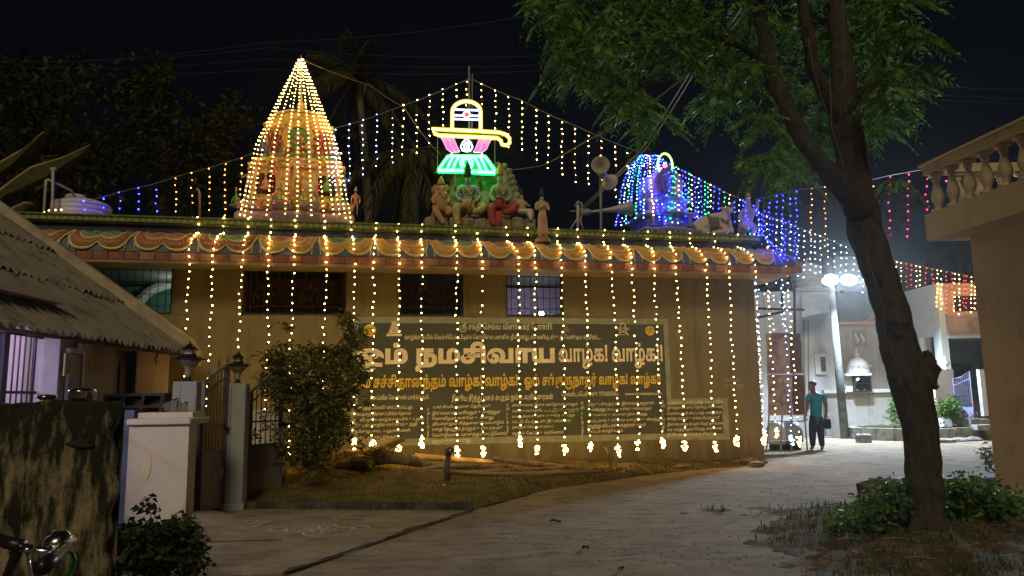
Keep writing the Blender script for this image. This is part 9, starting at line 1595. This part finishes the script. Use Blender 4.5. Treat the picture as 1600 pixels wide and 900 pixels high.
# a frond: rachis with pairs of leaflets
def fronds(C, D, Ln, pairs=8, lw=.165, ll=.34):
    n = len(C); parts = []
    side = np.cross(D, rng.normal(0, .35, (n, 3))+np.array([0, 0, 1.])); side /= np.linalg.norm(side, axis=1)[:, None]+1e-9
    dn = np.array([0, 0, -1.])
    for k in range(pairs+1):
        t = .12+.88*k/pairs; base = C + D*(Ln*t)[:, None] + dn*(Ln*.45*t*t)[:, None]; ll_ = ll*(1-.62*abs(t-.45)/.55)
        for sg in ((1, -1) if k < pairs else (0,)):
            dr = D*.62 + side*sg*.78 + dn*(.15+.35*t); dr /= np.linalg.norm(dr, axis=1)[:, None]
            parts.append(leaves(base, dr, Ln*ll_*rng.uniform(.8, 1.15, n), Ln*lw*ll_*rng.uniform(.8, 1.2, n)*1.1, .12))
    return cat(parts)
CL = [(870, 20, 40, 30, 5), (900, 65, 42, 22, 8), (880, 95, 30, 22, 6), (905, 120, 32, 18, 8), (960, 30, 46, 30, 8), (955, 75, 40, 20, 6), (1010, 20, 40, 30, 8), (1000, 90, 34, 18, 6), (985, 160, 26, 16, 5), (1005, 185, 22, 20, 4), (1060, 30, 46, 34, 10), (1045, 85, 34, 20, 6), (1100, 60, 40, 28, 8),
      (1110, 110, 26, 14, 4), (1125, 165, 22, 14, 5), (1150, 90, 34, 26, 8), (1160, 20, 44, 34, 8), (1165, 130, 24, 20, 5), (1200, 185, 24, 20, 5), (1230, 50, 40, 40, 9), (1215, 120, 34, 26, 7), (1250, 150, 26, 26, 6), (1195, 260, 26, 20, 5), (1235, 275, 24, 16, 4), (1245, 225, 22, 24, 5),
      (1290, 70, 40, 46, 8), (1330, 40, 44, 40, 9), (1380, 20, 36, 26, 7), (1410, 5, 26, 14, 4), (1345, 100, 36, 28, 8), (1390, 90, 28, 26, 6), (1400, 125, 26, 14, 5), (1365, 150, 34, 24, 7), (1410, 160, 24, 12, 4), (1370, 195, 30, 22, 6), (1400, 60, 30, 20, 5), (1300, 140, 30, 26, 5), (1280, 195, 26, 22, 5), (1385, 285, 16, 26, 2), (1420, 150, 20, 10, 3), (1310, 230, 26, 22, 4), (1100, -20, 120, 25, 16), (1300, -25, 120, 25, 14), (940, -10, 80, 20, 9)]
FC = []; FD = []; FL = []; tw_ = MB()
tips = [p for p in main[70:]]
for cx_, cy_, sx_, sy_, k in CL:
    for _ in range(int(k*.72+.5)):
        px, py = random.gauss(cx_, sx_*.5), random.gauss(cy_, sy_*.5); y = random.uniform(7.9, 9.3) if 1210 < cx_ < 1400 else 7.2+random.uniform(-1.1, 1.5)
        c = at_y(px, py-12, y); d0 = random.uniform(0, 2*PI); nf = random.randint(4, 7)
        for f in range(nf):
            a = d0+2*PI*f/nf+random.uniform(-.4, .4); el = random.uniform(-.75, .15); FC.append(c+Vector((random.uniform(-.05, .05), random.uniform(-.05, .05), random.uniform(-.04, .04)))); FD.append((math.cos(a)*math.cos(el), math.sin(a)*math.cos(el), math.sin(el))); FL.append(random.uniform(.26, .46))
        if random.random() < .5:
            o_ = c+Vector((random.uniform(-.1, .5), random.uniform(-.2, .3), random.uniform(.1, .6))); tw_.tube([c, c.lerp(o_, .5)+Vector((0, 0, .06)), o_], [.005, .008, .012], 4)
V, Fq = fronds(np.array([tuple(p) for p in FC]), np.array(FD), np.array(FL)); arr('crown', V, Fq, leaf_t, TREE, kind='stuff')
obj('twigs', tw_, bark_t, TREE, True).__setitem__('kind', 'stuff')
# tangle of bare twigs beside the trunk
mb = MB()
for k in range(46):
    a = at_y(random.uniform(1352, 1420), random.uniform(285, 380), 8.3+random.uniform(-.3, .3)); d = Vector((random.uniform(-.2, .25), random.uniform(-.1, .1), random.uniform(-.12, .2)))
    mb.tube([a, a+d*.5+Vector((0, 0, random.uniform(-.03, .05))), a+d], [.005, .004, .002], 4)
T = tag(obj('dry_creeper', mb, mat('creeper_pale', (.17, .16, .13), .9, .3)), 'tangle of dry creeper twigs hanging between the tree trunk and the balcony', 'creeper')
T['kind'] = 'stuff'
# --- dark leafy trees behind the temple at the left
leaf_d = leafmat('dark_leaf', (.055, .062, .012), (.016, .020, .006), .15)
def dark_tree(label, base, blobs, Y, nl, grp='trees behind the temple'):
    b = at_y(base[0], base[1], Y); T = thing('leafy_tree', label, 'tree', (b.x, b.y, 0), 0, grp); Cs = []; mb = MB(); crown0 = at_y(blobs[0][0], blobs[0][1], Y)
    mb.tube([Vector((b.x, Y, 0)), Vector((b.x+.2, Y, 2)), Vector((lerp(b.x, crown0.x, .7), Y, 4.5)), crown0], [.3, .25, .2, .1], 9)
    for x, y, sx, sy, k in blobs:
        c = at_y(x, y, Y); mb.tube([Vector((lerp(b.x, crown0.x, .6), Y, 4.2)), c+Vector((0, 0, -.6)), c], [.12, .07, .03], 6)
        for _ in range(k):
            yy_ = Y+random.uniform(-1.6, 1.6); q = at_y(random.gauss(x, sx*.55), random.gauss(y, sy*.55), yy_)
            for _ in range(nl): Cs.append(tuple(q+Vector((random.gauss(0, .16), random.gauss(0, .16), random.gauss(0, .14)))))
    obj('trunk', mb, mat('bark_black', (.018, .015, .010), .95, .4, 5), T, True)
    C = np.array(Cs); n = len(C); D = unit(n, -.95, .15); V, Fq = leaves(C, D, rng.uniform(.14, .26, n), rng.uniform(.03, .05, n), .15); arr('crown', V, Fq, leaf_d, T, kind='stuff')
dark_tree('dense dark broadleaf tree behind the water tank at the far left', (60, 560), [(60, 200, 50, 60, 60), (20, 130, 40, 40, 40), (110, 250, 40, 40, 50), (30, 260, 30, 40, 30), (100, 130, 40, 30, 20), (150, 290, 30, 24, 24)], 17.5, 14)
dark_tree('dense dark broadleaf tree just left of the tall tower', (270, 560), [(260, 200, 60, 50, 80), (220, 130, 40, 30, 34), (330, 240, 40, 50, 60), (190, 250, 40, 50, 50), (370, 180, 24, 26, 22), (290, 290, 50, 30, 44), (255, 110, 20, 20, 10)], 19, 14)
dark_tree('faint dark tree far behind the tall tower', (480, 560), [(430, 250, 50, 60, 30), (560, 240, 30, 60, 16)], 26, 12)
# --- coconut palms
palm_l = leafmat('palm_leaf', (.07, .065, .022), (.04, .036, .014), .15); palm_t = mat('palm_trunk', (.16, .13, .09), .9, .5, 3, .4, stretch=(.3, .3, 9))
def palm(label, foot, top, Y, nf, L0, els=(-1.2, .9)):
    f_ = at_y(foot[0], foot[1], Y); t = at_y(top[0], top[1], Y); T = thing('coconut_palm', label, 'palm tree', (f_.x, Y, 0), 0, 'coconut palms behind the temple'); mb = MB()
    pts = [Vector((f_.x, Y, 0)).lerp(t, q)+Vector((.15*math.sin(PI*q), 0, 0)) for q in np.linspace(0, 1, 24)]; mb.tube(pts, [lerp(.21, .13, q)*(1+.05*(i % 2)) for i, q in enumerate(np.linspace(0, 1, 24))], 9); obj('trunk', mb, palm_t, T, True)
    for k in range(nf):
        a = 2*PI*k/nf+random.uniform(-.2, .2); el = random.uniform(*els); L_ = L0*random.uniform(.8, 1.1); d = Vector((math.cos(a)*math.cos(el), math.sin(a)*math.cos(el), math.sin(el))); pts = []; 
        for q in np.linspace(0, 1, 14): pts.append(t+d*(L_*q)+Vector((0, 0, -L_*.62*q*q*math.cos(el))))
        mb = MB(); mb.tube(pts, [lerp(.04, .008, i/13) for i in range(14)], 4); C = []; D = []; LL = []
        for i in range(1, 14):
            for s_ in range(4):
                p = pts[i-1].lerp(pts[i], s_/4); tg = (pts[i]-pts[i-1]).normalized(); sd = tg.cross(Vector((0, 0, 1)))
                if sd.length < .1: sd = Vector((1, 0, 0))
                sd.normalize()
                for sg in (1, -1): v = (tg*.6+sd*sg*.55+Vector((0, 0, -.75))).normalized(); C.append(tuple(p)); D.append(tuple(v)); LL.append(.75*(1-.6*abs(i/13-.4)))
        V, Fq = leaves(np.array(C), np.array(D), np.array(LL)*rng.uniform(.8, 1.1, len(C)), np.full(len(C), .022), .2)
        o_ = len(mb.v); A_ = np.array([tuple(p) for p in mb.v]); F4 = np.array([f for f in mb.f if len(f) == 4])
        arr('frond', np.concatenate([A_, V]), np.concatenate([F4, Fq+o_]), palm_l, T)
palm('coconut palm behind the lit emblem with drooping fronds', (634, 345), (644, 235), 21, 14, 2.4, (-1.1, .5))
palm('tall dim coconut palm rising behind the tall tower', (590, 345), (560, 120), 27, 15, 3.4)
palm('small far coconut palm beyond the porch house', (1525, 470), (1492, 385), 44, 9, 2.6)
# --- banana plant at the left
BP = thing('banana_plant', 'banana plant with broad pale-ribbed leaves behind the house roof at the left', 'banana plant', (at_y(-10, 400, 13.4).x, 13.4, 0)); ban = leafmat('banana_leaf', (.085, .085, .025), (.05, .05, .016), .2)
def banana(P, w_, dy=0):
    pts = [at_y(x, y, 13.4+dy+.15*i) for i, (x, y) in enumerate(P)]; mb = MB(); K = 16
    d = polylen(pts)
    vs = []; fs = []
    for i in range(K+1):
        q = i/K; p = along(pts, d, d[-1]*q); ww_ = w_*math.sin(PI*min(1, .06+.94*q))**.6; dr = .35*ww_
        for k, (s_, h) in enumerate(((-1, -dr*1.6), (-.5, -dr*.3), (0, 0), (.5, -dr*.3), (1, -dr*1.6))): vs.append(p+Vector((s_*ww_*.15, s_*ww_*.8, h+s_*ww_*.55+random.uniform(-.02, .02))))
    for i in range(K):
        for k in range(4): fs.append([i*5+k, i*5+k+1, i*5+6+k, i*5+5+k])
    mb.add(vs, fs); o = obj('leaf', mb, ban, BP, True); mb = MB(); mb.tube([p+Vector((0, -.03, -.02)) for p in pts], [lerp(.06, .012, i/(len(pts)-1)) for i in range(len(pts))], 6); obj('midrib', mb, mat('rib_tan', (.34, .24, .14), .7, .3), o, True)
banana([(-40, 330), (5, 296), (50, 262), (100, 246), (142, 226)], .55); banana([(-60, 310), (-10, 262), (40, 232), (70, 205)], .5, .4); banana([(-20, 350), (14, 330), (40, 316), (55, 318)], .35, -.3); banana([(0, 360), (30, 345), (52, 310)], .22, .2)
mb = MB(); mb.tube([Vector((at_y(-10, 400, 13.4).x, 13.4, 0)), at_y(-25, 345, 13.4), at_y(-45, 320, 13.4)], [.14, .11, .05], 8); obj('stem', mb, mat('banana_stem', (.14, .13, .05), .8, .4), BP, True)
strand([at_y(44, 352, 13.2), at_y(56, 345, 13.2), at_y(66, 333, 13.2), at_y(76, 329, 13.2), at_y(98, 328, 13.2)], 'warm', 'short warm light string caught between the banana plant and the water tank', None, .11, .02)
# --- shrub by the gate
shr = leafmat('shrub_leaf', (.17, .175, .04), (.06, .07, .02), .3)
def shrub(name, label, c, blobs, Y, nper, Ln, Wd, m, zlo=-.5, zhi=.9, group=None, depth=.45, stems=8, catg='shrub'):
    T = thing(name, label, catg, (c.x, c.y, 0), 0, group); Cs = []; mb = MB()
    for x, y, sx, sy, k in blobs:
        q = at_y(x, y, Y)
        for _ in range(max(1, stems*k//60)): e_ = q+Vector((random.gauss(0, sx*.3*Y/F), random.uniform(-.2, .2), random.gauss(0, sy*.3*Y/F))); mb.tube([Vector((c.x+random.uniform(-.08, .08), c.y+random.uniform(-.06, .06), -.02)), c.lerp(e_, .5)+Vector((random.uniform(-.05, .05), 0, .05)), e_], [.014, .009, .003], 4)
        for _ in range(k):
            p = at_y(random.gauss(x, sx*.5), random.gauss(y, sy*.5), Y+random.uniform(-depth, depth))
            if p.z < .03: p.z = random.uniform(.03, .15)
            for _ in range(nper): Cs.append(tuple(p+Vector((random.gauss(0, Ln*.45), random.gauss(0, Ln*.45), random.gauss(0, Ln*.4)))))
    obj('stems', mb, bark_t, T, True).__setitem__('kind', 'stuff'); C = np.array(Cs); n = len(C); D = unit(n, zlo, zhi); V, Fq = leaves(C, D, Ln*rng.uniform(.6, 1.25, n), Wd*rng.uniform(.7, 1.2, n), .3); arr('foliage', V, Fq, m, T, kind='stuff')
    return T
random.seed(5)
shrub('leafy_shrub', 'tall leafy shrub with slender leaves growing on the bank right of the gate', at_z(482, 752), [(486, 620, 70, 70, 120), (440, 600, 34, 36, 40), (530, 590, 34, 44, 44), (460, 690, 50, 40, 50), (520, 670, 40, 40, 44), (550, 525, 18, 26, 16), (556, 580, 18, 26, 14), (480, 555, 50, 14, 26), (500, 725, 30, 16, 12), (440, 560, 30, 14, 12), (545, 498, 8, 8, 4)], 11.5, 14, .125, .022, shr, -.6, .6)
sh2 = leafmat('low_bush_leaf', (.045, .07, .022), (.018, .025, .010), .2)
shrub('low_bush', 'dark low bush with small leaves at the foot of the mossy wall', at_z(245, 905), [(240, 870, 60, 34, 90), (200, 850, 26, 20, 30), (285, 850, 26, 22, 34), (240, 830, 50, 14, 44), (300, 880, 16, 24, 24), (236, 800, 3, 16, 4), (275, 815, 4, 10, 3), (205, 880, 20, 20, 20)], 5.8, 9, .07, .021, sh2, -.3, .9, None, .3)
sh3 = leafmat('cover_leaf', (.13, .22, .045), (.05, .10, .025), .3)
shrub('ground_shrub', 'low bright-leaved shrub left of the tree trunk', at_z(1395, 835), [(1385, 800, 34, 30, 110), (1350, 812, 30, 20, 60), (1325, 828, 30, 12, 36), (1395, 770, 20, 20, 30), (1408, 780, 18, 20, 30), (1370, 830, 40, 12, 26)], 7.75, 9, .085, .024, sh3, -.2, .95, None, .5)
shrub('ground_shrub', 'low bright-leaved shrub between the tree trunk and the ochre house', at_z(1530, 815), [(1520, 775, 44, 24, 140), (1490, 785, 24, 30, 70), (1560, 790, 28, 18, 56), (1540, 810, 50, 16, 50), (1590, 810, 14, 18, 20), (1500, 825, 30, 14, 24)], 8.15, 9, .085, .024, sh3, -.2, .95, None, .5)
shrub('round_bush', 'small round bright green bush in the planter beside the porch gate pillar', at_z(1482, 672), [(1482, 643, 22, 18, 90), (1482, 636, 16, 12, 40)], 21.6, 8, .11, .03, sh3, -.2, .95, None, .4)
shrub('round_bush', 'small green bush in the planter, half hidden by the tree trunk', at_z(1398, 672), [(1397, 640, 10, 20, 40)], 22, 8, .11, .03, sh3, -.2, .95, None, .3)
shrub('potted_weed', 'grey-green weed growing against the corner of the ochre house', at_z(1545, 735), [(1546, 715, 14, 16, 30)], 12.0, 7, .13, .012, leafmat('weed_leaf', (.16, .18, .13), (.08, .09, .06), .2), -.2, .9, None, .2)
mb = MB(); a = at_z(1535, 733); mb.box(a.x, a.x+.35, 11.7, 12.0, -.01, .10); tag(obj('brick_kerb', mb, mat('brick_dull', (.26, .14, .10), .9, .3)), 'low brick edge below the weed at the ochre house corner', 'kerb')
gp = []
c1 = at_z(1395, 670)
for k in range(2500):
    q = random.uniform(0, 2*PI); r_ = (PR-.25)*math.sqrt(random.random()); gp.append(PC+Vector((r_*math.cos(q), r_*math.sin(q)*.78, .28)))
blades('planter_grass', gp, leafmat('planter_blade', (.14, .20, .04), (.08, .12, .03), .25), .07, .008); tag(bpy.data.objects['planter_grass'], 'bright green grass filling the round planter', 'grass')
# --- soil mound, litter and weeds under the tree
def mound(u, v):
    x = lerp(2.05, 8.2, u); y = lerp(4.6, 9.9, v); e = min(1, min(u*5, (1-v)*3.5, v*6, 1)); lf = 2.3+.12*math.sin(y*3)+.10*math.sin(y*7.3)+max(0, (y-6.8))*.28
    h = max(-.03, min(.14, (x-lf)*.13))*min(1, (9.75-y)*1.2) if y < 9.75 else -.03
    return Vector((x, y, h+(.012*math.sin(x*9+y*5)+.012*math.sin(y*13-x*4)+random.uniform(-.012, .012) if h > -.02 else -.02)))
mb = MB(); mb.grid(mound, 70, 60); struct('soil_mound', mb, g_m, True)
def onm(): 
    while True:
        p = mound(random.random()*.8, random.random()*.97)
        if p.z > .01: return p
blades('mound_grass', [p for p in (onm() for _ in range(5200)) if (math.sin(p.x*2.3)+math.sin(p.y*3.1+p.x) > -.3)], leafmat('mound_blade', (.07, .12, .028), (.03, .045, .014), .2), .10, .005, .8); tag(bpy.data.objects['mound_grass'], 'rough weeds and grass on the soil under the roadside tree', 'grass')
blades('tree_litter', [onm() for _ in range(3000)], mat('litter_grey', (.20, .17, .13), .9, .5, 25), .02, .012, 2.5); tag(bpy.data.objects['tree_litter'], 'fallen leaves and litter on the soil under the roadside tree', 'leaf litter')
mb = MB()
for k in range(60):
    p = onm(); a = random.uniform(0, PI); L_ = random.uniform(.08, .35); mb.tube([p+Vector((0, 0, .015)), p+Vector((math.cos(a)*L_*.5, math.sin(a)*L_*.5, .03)), p+Vector((math.cos(a)*L_, math.sin(a)*L_, .015))], .005, 4)
o = obj('fallen_twigs', mb, mat('twig_grey', (.30, .27, .22), .9, .4, 20), kind='stuff'); tag(o, 'thin fallen twigs lying on the soil under the tree', 'twigs')
rock('boulder', at_z(1384, 782)+Vector((0, .1, .10)), .26, 'dark broken block lying behind the low shrub left of the tree', 'stone', mat('boulder_dark', (.10, .09, .08), .95, .4, 9, .7), (1.35, .7, .75))
for i, (px, py) in enumerate(((1372, 772), (1345, 826), (1318, 838))): rock('pale_stone', at_z(px, py)+Vector((0, 0, .05)), .05, 'small pale stone on the soil left of the tree, %s' % ['farthest', 'middle one', 'nearest the road'][i], 'stone', white_m, (1.2, 1, .7), 'pale stones left of the tree')
mb = MB(); a = at_z(1470, 757); b = at_z(1565, 752); mb.add([(a.x, a.y, 0), (b.x+.4, b.y-.02, 0), (b.x+.4, b.y+.5, 0), (a.x-.9, a.y+.45, 0), (a.x, a.y, .07), (b.x+.4, b.y-.02, .07), (b.x+.4, b.y+.5, .07), (a.x-.9, a.y+.45, .07)], [[4, 5, 6, 7], [0, 1, 5, 4], [1, 2, 6, 5], [2, 3, 7, 6], [3, 0, 4, 7]]); struct('house_apron', mb, conc_m)
# --- overhead cables
def cable(label, P, r=.006, m=None, s_=.0):
    pts = []
    for a, b in zip(P, P[1:]): pts += sag(a, b, 10, s_)[:-1]
    mb = MB(); mb.tube(pts+[Vector(P[-1])], r, 5); tag(obj('overhead_cable', mb, m or wire_g, None, True), label, 'cable')
cab = mat('cable_pale', (.42, .41, .38), .5, .2)
cable('pale twin service cable from the parapet bracket up into the tree, left strand', [sp(905, 328, .6), at_y(1000, 236, 12.5), at_y(1075, 118, 9), at_y(1148, 28, 7.2), at_y(1180, -30, 6.5)], .009, cab, .02)
cable('pale twin service cable from the parapet bracket up into the tree, right strand', [sp(905, 332, .6), at_y(1010, 232, 12.5), at_y(1086, 112, 9), at_y(1160, 22, 7.2), at_y(1196, -30, 6.5)], .009, cab, .02)
cable('brown rope from the lit emblem rising right into the tree', [sp(800, 265, 1.0), sp(850, 258, .9), at_y(920, 218, 13), at_y(990, 180, 11), at_y(1080, 112, 9)], .012, mat('rope_brown', (.24, .17, .11), .8, .3), .015)
cable('thin rope from the tip of the tall tower to the emblem frame', [APX, tw(*on_t(580, 134, 1.6)), tw(*on_t(632, 168, 1.3)), tw(*on_t(664, 214, 1.2)), tw(*on_t(690, 242, 1.1))], .009, mat('rope_brown', ()), .03)
for i, (y0_, y1_, Y) in enumerate(((66, 8, 19), (74, 82, 20), (92, 96, 22), (108, 104, 23))):
    cable('dim overhead line crossing the sky above the roof, %s from the top' % ORD[i], [at_y(-60, y0_+30-10*i, Y), at_y(420, y0_, Y), at_y(900, y1_+2, Y), at_y(1650, y1_+(60 if i else -60), Y)], .008, mat('line_dim', (.045, .05, .045), .7, .2), .2)
# ---------------------------------------------------------------- thin haze added so the lamps bloom
hm, ht, hb_ = newmat('haze_air'); ht.nodes.remove(hb_)
pv = ht.nodes.new('ShaderNodeVolumePrincipled'); pv.inputs['Density'].default_value = .0006; pv.inputs['Color'].default_value = (.9, .92, .95, 1); pv.inputs['Anisotropy'].default_value = .82
ht.links.new(pv.outputs[0], ht.nodes['Material Output'].inputs['Volume'])
mb = MB(); mb.box(-270, 270, -80, 520, -1.2, 24); hz = obj('haze', mb, hm, kind='stuff'); tag(hz, 'faint smoky night air around the lit temple', 'haze')
